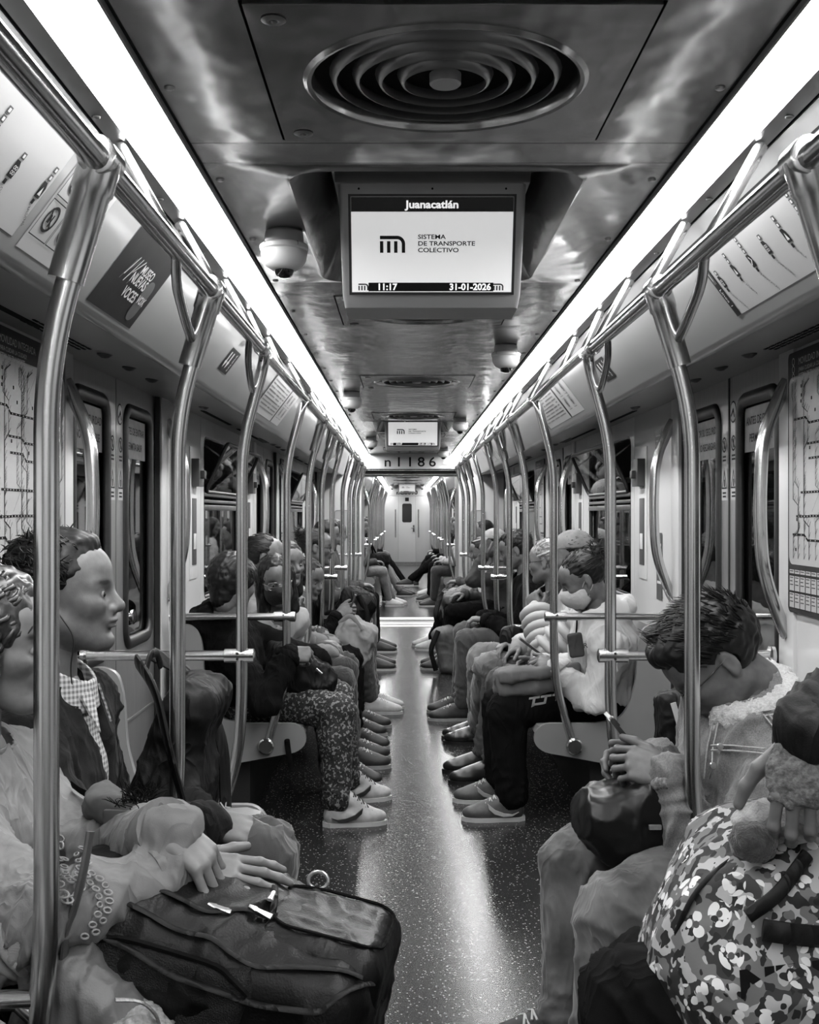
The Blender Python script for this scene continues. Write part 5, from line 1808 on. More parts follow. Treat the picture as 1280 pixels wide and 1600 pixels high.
        if cuffs:
            for q in (-1, 1):
                E, Wp = arms[q][:2]; d = nrm(Wp - E)
                MB().tube([Wp - d * 0.035, Wp - d * 0.03, Wp - d * 0.004, Wp + d * 0.0], [0.030 * S + topw, 0.034 * S + topw, 0.032 * S + topw, 0.026 * S + topw], 14).obj('cuff', top, t, 60)
    if bottom is not None:
        s = SDF()
        s.cone(P - l * 0.075 * S, P + l * 0.075 * S, 0.120 * S + bw, 0.120 * S + bw, 0.04)
        for q in (-1, 1): leg(s, bw, q, 0.96)
        s.cut((0, 0, 0.430), (0, 0, -1)) if False else None
        V, F = s.mesh(hv)
        lj = []
        for q in (-1, 1):
            hj, kn, an = legs[q]
            lj += [(kn, an - hj, 0.10), (an + (kn - an) * 0.15, kn - an, 0.10), (hj + (kn - hj) * 0.25, kn - hj, 0.12)]
        V = wrinkle(V, F, folds * 0.7, 9.0, seed + 11, lj if lvl < 2 else (), jamp=0.013 if lvl == 0 else 0.011, pitch=0.048)
        mesh_obj('trousers', V, F, bottom, t, 180)
        legV, legN = V, vnormals(V, F)
    kind, um, sm = shoe
    um = um or M('shoe_dark', 0.03, 0.5, var=0.2, vs=40); sm = sm or M('sole_pale', 0.35, 0.5, var=0.1, vs=40)
    for q in (-1, 1):
        hj, kn, an = legs[q]
        fd = nrm(np.array([an[0] - hj[0], an[1] - hj[1], 0]) * 0.5 + f)
        pit = 0.0
        o = np.array([an[0], an[1], an[2] - 0.10]) + fd * 0.04
        Y = np.cross(u, fd)
        sv, sf = shoe_local((0.006, 0.008, 0.013)[lvl], kind)
        so = mesh_obj('shoe', place(sv, o, fd, Y, u, S), sf, um, t, 180)
        out = [(-0.10, -0.012), (-0.098, 0.018), (-0.07, 0.038), (0.0, 0.040), (0.07, 0.050), (0.13, 0.046), (0.175, 0.026), (0.19, 0.0), (0.18, -0.022), (0.14, -0.042), (0.07, -0.046), (0.0, -0.038), (-0.07, -0.038)]
        pl = [place(np.array([[a, b * 1.04, 0.0]]), o, fd, Y, u, S)[0] for a, b in out]
        MB().prism(pl, u * 0.019 * S).obj('sole', sm, so, 40)
        if lvl < 2 and kind != 'dress':
            mb = MB()
            for j in range(5):
                a = 0.035 + 0.018 * j; z = (0.118 if kind != 'high' else 0.135) - 0.011 * j - (0.02 if kind == 'high' else 0) * j * 0.25
                z = 0.112 - 0.0095 * j if kind != 'high' else 0.142 - 0.016 * j
                for sg in (-1, 1):
                    pts = place(np.array([[a, -0.026 * sg, z - 0.012], [a + 0.006, 0, z], [a + 0.012, 0.026 * sg, z - 0.012]]), o, fd, Y, u, S)
                    mb.tube(list(pts), 0.0028 * S, 5)
            mb.obj('laces', M('lace_white', 0.5, 0.7, var=0.1, vs=60) if kind != 'high' else M('lace_black', 0.015, 0.7, var=0.1, vs=60), so, 60)
    return dict(t=t, H=H, hf=hf, hl=hl, hu=hu, S=S, N=N, C=C, P=P, f=f, l=l, u=u, tf=tf, tl=tl, cu=cu, arms=arms, legs=legs, sh=sh, tv=topV, tn=topN, leg=dict(tv=legV, tn=legN))

def hp(p, x, y, z):
    """head-frame point of a person in world coordinates"""
    return p['H'] + p['S'] * (x * p['hf'] + y * p['hl'] + z * p['hu'])

def glasses(p, mat=None):
    mat = mat or M('spectacle_black', 0.012, 0.25, var=0.2, vs=50)
    root = p['t']
    mb = MB()
    for y in (-1, 1):
        loop = [hp(p, 0.104 - 0.30 * (abs(b) - 0.03 if abs(b) > 0.03 else 0) , b, c) for b, c in rrect(y * 0.034, -0.003, 0.025, 0.018, 0.010, 4)]
        mb.tube(loop + loop[:2], 0.0016, 6, False)
        mb.tube([hp(p, 0.100, y * 0.060, 0.004), hp(p, 0.05, y * 0.076, 0.006), hp(p, -0.01, y * 0.082, 0.010), hp(p, -0.03, y * 0.079, -0.01)], 0.0017, 6)
    mb.tube([hp(p, 0.106, -0.010, 0.0), hp(p, 0.110, 0, 0.003), hp(p, 0.106, 0.010, 0.0)], 0.0014, 6)
    mb.obj('glasses', mat, root, 60)

def mask(p, mat, h=0.005):
    s = SDF()
    s.ell((0.040, 0, -0.050), (0.080, 0.074, 0.078), 0.02)
    s.ell((0.104, 0, -0.038), (0.031, 0.034, 0.038), 0.03)
    s.sube((0.020, 0, -0.045), (0.064, 0.062, 0.10), 0.004)
    s.cut((0.1, 0, -0.010), (-0.25, 0, 1)); s.cut((0.022, 0, 0), (-1, 0, 0.15)); s.cut((0, 0, -0.122), (0, 0, -1))
    V, F = s.mesh(h)
    V = wrinkle(V, F, 0.0012, 60, 3, (), (1, 0.3, 2.0))
    o = mesh_obj('face_mask', place(V, p['H'], p['hf'], p['hl'], p['hu'], p['S']), F, mat, p['t'], 180)
    for y in (-1, 1):
        mb = MB()
        mb.tube([hp(p, 0.035, y * 0.064, -0.03), hp(p, 0.0, y * 0.078, 0.005), hp(p, -0.022, y * 0.083, 0.018)], 0.0018, 5)
        mb.tube([hp(p, 0.03, y * 0.062, -0.09), hp(p, 0.0, y * 0.074, -0.05), hp(p, -0.022, y * 0.080, -0.03)], 0.0018, 5)
        mb.obj('mask_strap', mat, o, 60)

def cap(p, mat):
    s = SDF()
    s.ell((-0.018, 0, 0.045), (0.112, 0.090, 0.095), 0.01)
    s.cut((0, 0, 0.045), (0.08, 0, -1))
    s.cone((0.09, -0.03, 0.050), (0.145, -0.02, 0.038), 0.05, 0.04, 0.01, ((0.2, 0, 1), 0.12))
    s.cone((0.09, 0.03, 0.050), (0.145, 0.02, 0.038), 0.05, 0.04, 0.01, ((0.2, 0, 1), 0.12))
    V, F = s.mesh(0.006)
    mesh_obj('cap', place(V, p['H'], p['hf'], p['hl'], p['hu'], p['S']), F, mat, p['t'], 60)

def strap(name, pts, w, mat, parent, th=0.0025, r=0.03, nrmdir=(0, 0, 1)):
    P_ = fillet(pts, r, 5)
    return MB().tube(P_, w / 2, 10, True, flat=(nrmdir, th / (w / 2))).obj(name, mat, parent, 50)

def snap(p, pt, off=0.002):
    i = int(np.argmin(((p['tv'] - np.asarray(pt)) ** 2).sum(1)))
    return p['tv'][i] + p['tn'][i] * off, p['tn'][i]

def seam(name, p, pts, mat, parent, r=0.0018, n=24, off=0.0015, dbl=0.0):
    """stitched line lying on a garment: control points snapped to its surface"""
    P_ = [np.asarray(q, float) for q in pts]
    L = []
    for a, b in zip(P_[:-1], P_[1:]):
        for u_ in np.linspace(0, 1, max(2, n // (len(P_) - 1)), endpoint=False): L.append(a + (b - a) * u_)
    L.append(P_[-1])
    S_ = np.array([snap(p, q, off)[0] for q in L])
    for _ in range(2): S_[1:-1] = 0.5 * S_[1:-1] + 0.25 * (S_[:-2] + S_[2:])
    MB().tube(list(S_), r, 5).obj(name, mat, parent, 60)

def snapd(p, pt, d, off=0.002, rad=0.012):
    """outermost surface point along direction d over pt"""
    d = nrm(d); q = p['tv'] - np.asarray(pt, float)
    t_ = q @ d
    perp = ((q - t_[:, None] * d) ** 2).sum(1)
    m = perp < rad * rad
    if not m.any(): return snap(p, pt, off)
    idx_ = np.flatnonzero(m); i = idx_[np.argmax(t_[idx_])]
    return np.asarray(pt, float) + d * t_[i] + p['tn'][i] * off, p['tn'][i]

def overlay(name, p, pts, d, mat, parent, r=0.002, n=30, off=0.001, flat=None, smooth=2):
    """line laid over a surface as seen along -d"""
    P_ = [np.asarray(q, float) for q in pts]; L = []
    for a, b in zip(P_[:-1], P_[1:]):
        for u_ in np.linspace(0, 1, max(2, n // (len(P_) - 1)), endpoint=False): L.append(a + (b - a) * u_)
    L.append(P_[-1])
    S_ = np.array([snapd(p, q, d, off)[0] for q in L])
    for _ in range(smooth): S_[1:-1] = 0.5 * S_[1:-1] + 0.25 * (S_[:-2] + S_[2:])
    return MB().tube(list(S_), r, 8 if flat else 5, True, flat=(d, flat) if flat else None).obj(name, mat, parent, 60)

# ------------------------------------------------------------------ cloth
def denim(name, v, contrast=0.35):
    return M(name, v, 0.85, 0.0, var=contrast, vs=9, bump=0.5, bs=700, bd=0.0008, sheen=0.2, fold=0.32)
BLACKC = M('black_cotton', 0.0045, 0.9, 0.0, var=0.3, vs=12, bump=0.3, bs=500, spec=0.08, fold=0.45)
BLACKN = M('black_nylon', 0.005, 0.55, 0.0, var=0.3, vs=12, bump=0.25, bs=300, spec=0.22, fold=0.45)
DARKN = M('dark_leatherette', 0.004, 0.40, 0.0, var=0.3, vs=14, bump=0.6, bs=260, bd=0.0012, spec=0.22)
DARKG = M('charcoal_knit', 0.013, 0.9, 0.0, var=0.25, vs=16, bump=0.4, bs=420, sheen=0.03, spec=0.1, fold=0.45)
BEIGE = M('pale_embroidered_cotton', 0.135, 0.75, 0.0, var=0.10, vs=7, bump=0.2, bs=600, sheen=0.1, fold=0.45)
KNIT = M('pale_rib_knit', 0.22, 0.9, 0.0, var=0.08, vs=8, bump=0.5, bs=160, stretch=(1, 1, 3), sheen=0.2, fold=0.32)
WHITEH = M('white_fleece', 0.46, 0.9, 0.0, var=0.05, vs=8, bump=0.3, bs=420, sheen=0.2, fold=0.32)
PUFF = M('white_puffer', 0.40, 0.5, 0.0, var=0.06, vs=10)
GREYC = M('grey_cloth', 0.055, 0.85, 0.0, var=0.2, vs=14, bump=0.3, bs=500, fold=0.45)
MIDJ = denim('mid_denim', 0.055); LIGHTJ = denim('pale_denim', 0.17, 0.3); DARKJ = denim('dark_denim', 0.02)
JACKET = M('denim_jacket', 0.14, 0.9, 0.0, var=0.32, vs=320, bump=0.6, bs=900, bd=0.001, sheen=0.2, fold=0.32)
SHERPA = M('sherpa_fleece', 0.45, 0.95, 0.0, var=0.2, vs=160, bump=1.0, bs=240, bd=0.004, sheen=0.4)
GINGHAM = check_mat('gingham_shirt', 0.16, 0.58, 0.011)
WASH = camo_mat('acid_wash_denim', 38, (0.008, 0.02, 0.20, 0.005))
FLORAL = camo_mat('floral_camo', 24, (0.02, 0.12, 0.34, 0.004), True)
BRASS = M('pale_metal_zip', 0.55, 0.3, 0.9, var=0.1, vs=80)
X_ = np.array([1.0, 0, 0]); Y_ = np.array([0, 1.0, 0]); Z_ = np.array([0, 0, 1.0])

# ---- the man with the earphone
p = person('man with short dark hair, earphone, checked shirt and dark cardigan, sitting in profile', (-0.83, 2.52), W(100, 929, 2.48), 0, (2, -3, 0),
    R=(W(325, 1286, 2.38), (0.9, 0.25, -0.25), (0.1, -0.5, 0.85), 'relaxed'), L=(W(310, 1265, 2.66), (0.8, -0.4, -0.3), (0.2, 0.3, 0.9), 'relaxed'),
    knees={-1: W(410, 1345, 2.42), 1: W(415, 1330, 2.72)}, lvl=0, hair='short', top=DARKG, topw=0.020, bottom=denim('grey_denim', 0.04), folds=0.008, seed=3, S=1.03, vneck=0.20, shirt=GINGHAM, eh={-1: (-0.1, -0.7, -0.6)})
s = SDF(); N, cu, tf, tl = p['N'], p['cu'], p['tf'], p['tl']
s.cone(N - cu * 0.045 + tf * 0.016, N + cu * 0.075 + tf * 0.012, 0.098, 0.070, 0.01)
s.subc(N - cu * 0.12 + tf * 0.014, N + cu * 0.14 + tf * 0.030, 0.064, 0.062, 0.003)
s.cut(N + cu * 0.080 - tf * 0.04, cu + tf * 0.38)
s.cut(N - cu * 0.045 - tf * 0.02, -cu + tf * 0.1)
V, F = s.mesh(0.005)
mesh_obj('shirt_collar', V, F, GINGHAM, p['t'], 180)
for q in (-1, 1):
    a = N + tf * 0.095 + q * tl * 0.025 + cu * 0.015
    MB().prism([a, a + q * tl * 0.035 - tf * 0.012 - cu * 0.012, a + q * tl * 0.02 + tf * 0.035 - cu * 0.085], tf * 0.004 + cu * 0.003).obj('collar_point', GINGHAM, p['t'], 30)
bud = hp(p, -0.004, -0.086, -0.012)
e = bead('earphone', bud, 0.007, p['t'], BLACK)
MB().tube(fillet([bud, hp(p, 0.012, -0.090, -0.035), hp(p, 0.040, -0.078, -0.085), hp(p, 0.025, -0.080, -0.14), N + tf * 0.07 - tl * 0.05 - cu * 0.01, N + tf * 0.11 - tl * 0.02 - cu * 0.12], 0.03, 5), 0.0016, 6).obj('cable', BLACK, e, 60)
Wr = p['arms'][-1][1]; d = nrm(Wr - p['arms'][-1][0])
mb = MB()
for k in range(14):
    a = 2 * math.pi * k / 14
    n1 = nrm(np.cross(d, Z_)); n2 = np.cross(d, n1)
    mb.lathe([(0, -0.005), (0.004, -0.003), (0.005, 0), (0.004, 0.003), (0, 0.005)], Wr + d * 0.012 + 0.031 * (math.cos(a) * n1 + math.sin(a) * n2), 'z', 6)
mb.obj('bead_bracelet', BLACK, p['t'], 60)['kind'] = 'stuff'

# his dark backpack, upright on his lap
t = thing('backpack', 'black nylon backpack with shoulder straps held against the earphone man', 'bag', (-0.52, 2.80, 0.6), 'bags on laps')
s = SDF()
Rb = np.stack(rotm(0, 22, 0), 1)
s.box((-0.635, 2.84, 0.79), (0.065, 0.13, 0.20), 0.055, 0.02, Rb)
s.ell((-0.60, 2.82, 0.71), (0.07, 0.13, 0.13), 0.05)
V, F = s.mesh(0.009); V = wrinkle(V, F, 0.012, 8, 21)
mesh_obj('bag_body', V, F, BLACKN, t, 180)
strap('shoulder_strap', [(-0.70, 2.72, 1.03), (-0.64, 2.64, 0.98), (-0.60, 2.62, 0.82), (-0.56, 2.64, 0.66)], 0.05, BLACKN, t, 0.008, 0.06, (1, 0, 0))
strap('shoulder_strap', [(-0.70, 2.88, 1.03), (-0.60, 2.92, 0.97), (-0.53, 2.93, 0.80), (-0.52, 2.90, 0.64)], 0.05, BLACKN, t, 0.008, 0.06, (1, 0, 0))
strap('top_handle', [(-0.69, 2.76, 1.00), (-0.685, 2.78, 1.04), (-0.68, 2.84, 1.04), (-0.675, 2.86, 1.00)], 0.022, BLACKN, t, 0.006, 0.02, (1, 0, 0))
text('Vik', 0.035, (-0.495, 2.655, 0.70), (0.75, 0.1, 0.55), (-0.5, -0.1, 0.8), INKL, t, 0.004)

# ---- the curly-haired woman in the embroidered jacket
p = person('woman with curly greying hair in a pale embroidered jacket, hands crossed on a backpack', (-0.80, 2.06), W(-14, 1004, 2.06), 0, (-2, 4, 3),
    R=(W(285, 1355, 1.94), (0.95, 0.10, -0.12), (0.12, -0.45, 0.88), 'flat'), L=(W(262, 1296, 1.93), (0.78, -0.28, -0.50), (0.45, -0.45, 0.78), 'over'),
    knees={-1: (-0.40, 1.94, 0.50), 1: (-0.40, 2.16, 0.50)}, lvl=0, fem=True, hair='curly', hairmat=HAIRM, skin=SKIN_L, top=BEIGE, topw=0.018, bottom=BLACKC, folds=0.010, seed=5, collar=0.017, cuffs=False, S=1.0,
    eh={-1: (0.0, -0.8, -0.35), 1: (-0.2, 0.6, -0.6)}, armw=0.004)
mb = MB(); mc = MB()
def on_limb(a, b, r, t_, ang):
    d = nrm(b - a); n1 = nrm(np.cross(d, Z_)); n2 = np.cross(n1, d)
    n = math.cos(ang) * n1 + math.sin(ang) * n2
    return a + (b - a) * t_ + n * r, n
E, Wr = p['arms'][-1][:2]; Sh = p['sh'][-1]
def eyelet(c, n, r, m):
    n = nrm(n); a = nrm(np.cross(n, [0.3, 0.2, 0.9])); b = np.cross(n, a)
    lp = [c + r * (math.cos(k) * a + 0.62 * math.sin(k) * b) for k in np.linspace(0, 2 * math.pi, 10)]
    m.tube(lp + lp[1:2], 0.0017, 5, False)
def eye_at(pt, r):
    c, n = snapd(p, pt, view, 0.001); eyelet(c, n, r, mb)
view = nrm(np.array([0.45, -1.0, 0.35]))
for u_ in (0.10, 0.17):
    for k in range(8):
        a = k / 7 * 2 - 1
        eye_at(E + (Wr - E) * (u_ + 0.14 + 0.10 * (1 - a * a)) + np.array([0, 0, 0.045 * a]), 0.0065)
for k in range(18):
    a = 2 * math.pi * k / 18
    for r, er in ((0.060, 0.010), (0.032, 0.006)):
        eye_at(p['C'] + p['tf'] * 0.18 - p['tl'] * 0.06 + r * (math.cos(a) * p['tl'] + math.sin(a) * p['cu']), er)
em = mb.obj('embroidery', M('pale_thread', 0.24, 0.8, var=0.1, vs=60), p['t'], 60); em['kind'] = 'stuff'
for q in (-1, 1):
    E, Wr = p['arms'][q][:2]; d = nrm(Wr - E)
    MB().tube([Wr - d * 0.065, Wr - d * 0.06, Wr - d * 0.012, Wr - d * 0.002, Wr - d * 0.006], [0.050, 0.052, 0.056, 0.055, 0.045], 18).obj('cuff', BEIGE, p['t'], 50)
    c, nn = on_limb(E, Wr, 0.056, 0.86, -0.9 if q < 0 else 2.0)
    cc = Wr - d * 0.03 + nrm(np.array([0.1, -0.85, -0.4])) * 0.055
    MB().lathe([(0, -0.006), (0.006, -0.006), (0.010, -0.004), (0.011, 0)], cc, 'y', 14).obj('cuff_button', BRASS, p['t'], 40)
# tuft-trimmed pouch and black strap across her front
overlay('bag_strap', p, [p['N'] + p['tl'] * 0.10 - p['cu'] * 0.08, p['C'] + p['tl'] * 0.0, p['C'] - p['cu'] * 0.12 - p['tl'] * 0.08], p['tf'], BLACKC, p['t'], 0.014, 24, 0.003, 0.2)
t = thing('pouch', 'small dark pouch with frayed black tassel fringe in the curly-haired woman\'s lap', 'pouch', W(180, 1275, 2.10), None)
s = SDF(); c = W(180, 1262, 2.10)
s.box(c, (0.055, 0.035, 0.030), 0.02, 0.01, np.stack(rotm(-15, 14, 0), 1)); V, F = s.mesh(0.005); V = wrinkle(V, F, 0.006, 22, 2)
mesh_obj('pouch_body', V, F, M('pouch_grey', 0.09, 0.8, var=0.2, vs=40), t, 180)
mb = MB(); rr = np.random.default_rng(4)
for k in range(130):
    a = c + np.array([0.02 + 0.05 * rr.random(), -0.02 + 0.03 * rr.normal(), 0.018 + 0.004 * rr.random()])
    dd = np.array([rr.normal() * 0.016, rr.normal() * 0.016, 0.006 + rr.random() * 0.02])
    mb.tube([a, a + dd * 0.6, a + dd + rr.normal(size=3) * 0.006], [0.0013, 0.001, 0.0005], 3, False)
mb.obj('fringe', BLACKC, t, 60)['kind'] = 'stuff'
MB().box(tuple(c + np.array([-0.01, -0.048, -0.022])), tuple(c + np.array([0.055, -0.036, 0.008])), 0.004).obj('leather_label', M('label_tan', 0.10, 0.5, var=0.15, vs=30), t, 40)

# her large black backpack lying across her knees
t = thing('backpack', 'large black leatherette backpack with mesh side pocket under crossed hands', 'bag', (-0.45, 1.95, 0.50), 'bags on laps')
Rb = np.stack(rotm(-8, 14, 0), 1)
ctr = W(324, 1512, 1.955)
s = SDF()
BK = 1.12
bl = lambda a, b, c_: ctr + Rb @ np.array([a, b, c_]) * BK
s.box(ctr, (0.265 * BK, 0.165 * BK, 0.115 * BK), 0.075, 0.02, Rb)
s.ell(bl(-0.02, 0.0, 0.05), (0.24 * BK, 0.15 * BK, 0.095 * BK), 0.05, Rb)
V, F = s.mesh(0.007); V = wrinkle(V, F, 0.007, 8, 31, (), (1, 1, 1))
mesh_obj('bag_body', V, F, DARKN, t, 180)
bag = dict(tv=V, tn=vnormals(V, F))
up = Rb @ Z_; sd = Rb @ np.array([0, -0.85, 0.5])
s = SDF(); s.box(bl(0.165, 0.0, 0.062), (0.115, 0.128, 0.080), 0.045, 0.01, Rb)
V, F = s.mesh(0.006); V = wrinkle(V, F, 0.004, 12, 8)
fp = mesh_obj('front_pocket', V, F, DARKN, t, 180); pk = dict(tv=V, tn=vnormals(V, F))
overlay('piping', pk, [bl(0.17 + a, b, 0.13) for a, b in rrect(0, 0, 0.085, 0.085, 0.04, 4)] + [bl(0.255, 0.05, 0.13)], up, BLACKC, fp, 0.003, 60)
s = SDF(); s.box(bl(-0.05, -0.140, 0.005), (0.172, 0.036, 0.095), 0.03, 0.01, Rb)
V, F = s.mesh(0.006); V = wrinkle(V, F, 0.005, 12, 9)
mp = mesh_obj('mesh_pocket', V, F, M('black_mesh', 0.010, 0.6, var=0.6, vs=420, bump=1.0, bs=420, bd=0.003, spec=0.3), t, 180); pk2 = dict(tv=V, tn=vnormals(V, F))
overlay('pocket_binding', pk2, [bl(-0.19, -0.17, 0.03), bl(-0.10, -0.17, 0.085), bl(0.05, -0.17, 0.088), bl(0.10, -0.17, 0.06)], sd, BLACKC, mp, 0.005, 24)
for k, ln in enumerate(([(-0.22, -0.10, 0), (-0.05, -0.13, 0), (0.10, -0.14, 0), (0.24, -0.10, 0)], [(-0.16, -0.07, 0), (0.0, -0.09, 0), (0.09, -0.05, 0), (0.07, 0.03, 0)], [(-0.2, -0.115, 0), (0.0, -0.15, 0), (0.2, -0.14, 0), (0.255, -0.06, 0)])):
    overlay('zip_tape', bag, [bl(*q) for q in ln], up + sd * (0.8 if k == 2 else 0.2), BLACKN, t, 0.006, 40, 0.0015, 0.45)
for (a, b), d in (((0.00, -0.098), (0.95, -0.2, -0.15)), ((0.055, -0.085), (0.95, -0.15, -0.15)), ((0.075, -0.02), (-0.1, -0.95, -0.2))):
    c, n_ = snapd(bag, bl(a, b, 0), up, 0.005); d = nrm(np.array(d) - n_ * np.dot(d, n_))
    MB().tube([c, c + d * 0.012, c + d * 0.015, c + d * 0.040], [0.003, 0.0055, 0.004, 0.0062], 8, flat=(n_, 0.4)).obj('zip_pull', BRASS, t, 60)
lp = [bl(0.12 + 0.016 * math.cos(a), 0.095 + 0.011 * math.sin(a), 0.142 + 0.010 * math.sin(a)) for a in np.linspace(0, 2 * math.pi, 14)]
MB().tube(lp, 0.0035, 6, False).obj('carry_ring', BRASS, t, 60)
strap('shoulder_strap', [bl(-0.24, -0.05, 0.10), bl(-0.28, -0.09, 0.02), bl(-0.25, -0.12, -0.10)], 0.05, BLACKN, t, 0.010, 0.05)
mb = MB()
for k in range(9):
    c = bl(0.245 + 0.004 * (k % 2), -0.11 + 0.012 * k, 0.02 - 0.004 * k)
    mb.tube([c, c + Rb @ np.array([0.004, 0.014, 0.012])], 0.0014, 5)
mb.obj('thread_repair', M('pale_thread', 0.42), t, 60)['kind'] = 'stuff'

# ---- neighbour in the pale ribbed sweater, closest on that bench
p = person('passenger in a pale ribbed sweater holding a handbag beside the curly-haired woman', (-0.84, 1.60), (-0.83, 1.58, 1.20), 0, (0, 5, 0),
    R=((-0.64, 1.48, 0.72), (0.75, 0.15, -0.6), (0.5, -0.3, 0.8), 'relaxed'), L=(W(58, 1452, 1.765), (0.12, -0.1, -0.98), (0.8, -0.5, 0.2), 'relaxed'),
    knees={-1: (-0.42, 1.42, 0.51), 1: (-0.42, 1.76, 0.51)}, lvl=0, fem=True, hair='long', top=KNIT, topw=0.022, bottom=BLACKC, folds=0.009, seed=9, eyes=False, eh={1: (0.0, 0.35, -0.8), -1: (-0.2, -0.3, -0.8)})
mb = MB()
for q in (1,):
    E, Wr = p['arms'][q][:2]; Sh = p['sh'][q]
    for A, B, r0, r1, n in ((Sh, E, 0.084, 0.074, 10), (E, Wr, 0.074, 0.064, 12)):
        for k in range(n):
            u_ = (k + 0.5) / n
            c = A + (B - A) * u_; d = nrm(B - A); n1 = nrm(np.cross(d, [0.2, 0.3, 0.9])); n2 = np.cross(d, n1)
            r = r0 + (r1 - r0) * u_
            lp = [c + r * (math.cos(a) * n1 + math.sin(a) * n2) + d * 0.006 * math.sin(3 * a + k) for a in np.linspace(0, 2 * math.pi, 20)]
            mb.tube(lp + lp[1:2], 0.0085, 6, False)
mb.obj('sleeve_ribs', KNIT, p['t'], 60)['kind'] = 'stuff'
t = thing('handbag', 'soft brown handbag with open zip and woven side beside the steel armrest', 'bag', W(140, 1570, 1.74), 'bags on laps')
s = SDF(); c = W(128, 1600, 1.755)
Rb = np.stack(rotm(-8, 38, 0), 1)
s.box(c, (0.10, 0.05, 0.085), 0.04, 0.02, Rb); V, F = s.mesh(0.006); V = wrinkle(V, F, 0.010, 14, 4)
mesh_obj('bag_body', V, F, M('handbag_leather', 0.10, 0.5, var=0.2, vs=20, bump=0.3, bs=300), t, 180)
bl = lambda a, b, c_: c + Rb @ np.array([a, b, c_])
s = SDF(); s.box(bl(0.085, -0.02, 0.03), (0.04, 0.055, 0.06), 0.02, 0.01, Rb); V, F = s.mesh(0.005); V = wrinkle(V, F, 0.006, 40, 4, (), (1, 1, 1))
mesh_obj('woven_side', V, F, M('woven_pale', 0.26, 0.7, var=0.4, vs=90, bump=0.8, bs=110, bd=0.004), t, 180)
pts = [bl(0.02, -0.06, 0.10), bl(0.05, -0.04, 0.115), bl(0.09, -0.02, 0.10), bl(0.10, 0.0, 0.06)]
MB().tube(fillet(pts, 0.03, 5), 0.0055, 8, flat=((0, 0, 1), 0.5)).obj('zip_tape', M('zip_grey', 0.25, 0.45, 0.6, var=0.4, vs=200), t, 60)
MB().tube([bl(0.07, -0.075, 0.085), bl(0.078, -0.085, 0.07), bl(0.085, -0.09, 0.04)], [0.004, 0.006, 0.007], 8).obj('zip_pull', BRASS, t, 60)
MB().lathe([(0, -0.006), (0.006, -0.006), (0.008, -0.003), (0.015, -0.002), (0.016, 0.002)], bl(0.10, -0.08, 0.055), 'y', 16).obj('metal_charm', STEEL, t, 40)
strap('bag_handle', [bl(-0.08, -0.02, 0.07), bl(-0.10, -0.02, 0.10), bl(-0.13, -0.02, 0.18), bl(-0.17, 0.0, 0.24)], 0.030, M('handle_brown', 0.06, 0.5, var=0.2, vs=20), t, 0.006, 0.06, (1, 0, 0))

# ---- the man in the sherpa-collared denim jacket
yaw = 180
p = person('man in a sherpa-collar denim jacket and glasses bent over a phone', (0.80, 2.98), W(1117, 1032, 2.86), 180, (181, 46, 0),
    R=(W(1022, 1190, 2.94), (-0.85, -0.05, 0.15), (0.1, 0.75, 0.6), 'phone'), L=(W(1048, 1212, 2.73), (-0.92, 0.20, 0.28), (0.0, -0.85, 0.55), 'phone'),
    knees={1: W(955, 1435, 2.56), -1: W(900, 1345, 2.98)}, feet={-1: (0.34, 2.92), 1: (0.36, 2.52)}, lvl=0, nk=0.66, hair='spiky', top=JACKET, topw=0.036, bottom=denim('washed_jeans', 0.095, 0.55), bw=0.020, folds=0.011, seed=14, S=1.12, cuffs=False,
    eh={1: (0.55, -0.20, -0.85), -1: (0.4, 0.5, -0.8)}, shoe=('low', M('sneaker_black', 0.012, 0.6, var=0.2, vs=40), WHITEP))
glasses(p)
N, cu, tf, tl = p['N'], p['cu'], p['tf'], p['tl']
na = nrm(p['H'] - p['hu'] * 0.08 - p['hf'] * 0.03 - N); nc = N + na * 0.015; nb = nrm(np.cross(tl, na))
if np.dot(nb, tf) < 0: nb = -nb
s = SDF()
for a in np.linspace(-2.75, 2.75, 17):
    w_ = abs(a) / 2.75
    s.ell(nc + na * (0.020 - 0.03 * w_ ** 2) + (-nb * math.cos(a) * 0.086 + tl * math.sin(a) * 0.092) * 1.06, np.full(3, 0.032 + 0.010 * math.sin(w_ * 3.1)), 0.012)
for q in (1,):
    s.cone(nc + nb * 0.085 + q * tl * 0.045, N + tf * 0.17 + q * tl * 0.050 - cu * 0.20, 0.024, 0.012, 0.02)
V, F = s.mesh(0.006)
Nn = vnormals(V, F); V = V + Nn * (0.007 * np.abs(vnoise(V * 75, 2)) + 0.004 * vnoise(V * 150, 4))[:, None]
mesh_obj('sherpa_collar', V, F, SHERPA, p['t'], 180)
ST = M('seam_thread', 0.34, 0.8, var=0.2, vs=200)
Sh, (E, Wr) = p['sh'][1], p['arms'][1][:2]
out = -Y_
d = nrm(E - Sh); n1 = nrm(np.cross(d, Y_)); n2 = np.cross(d, n1)
vd = np.array([-0.15, -1.0, 0.25])
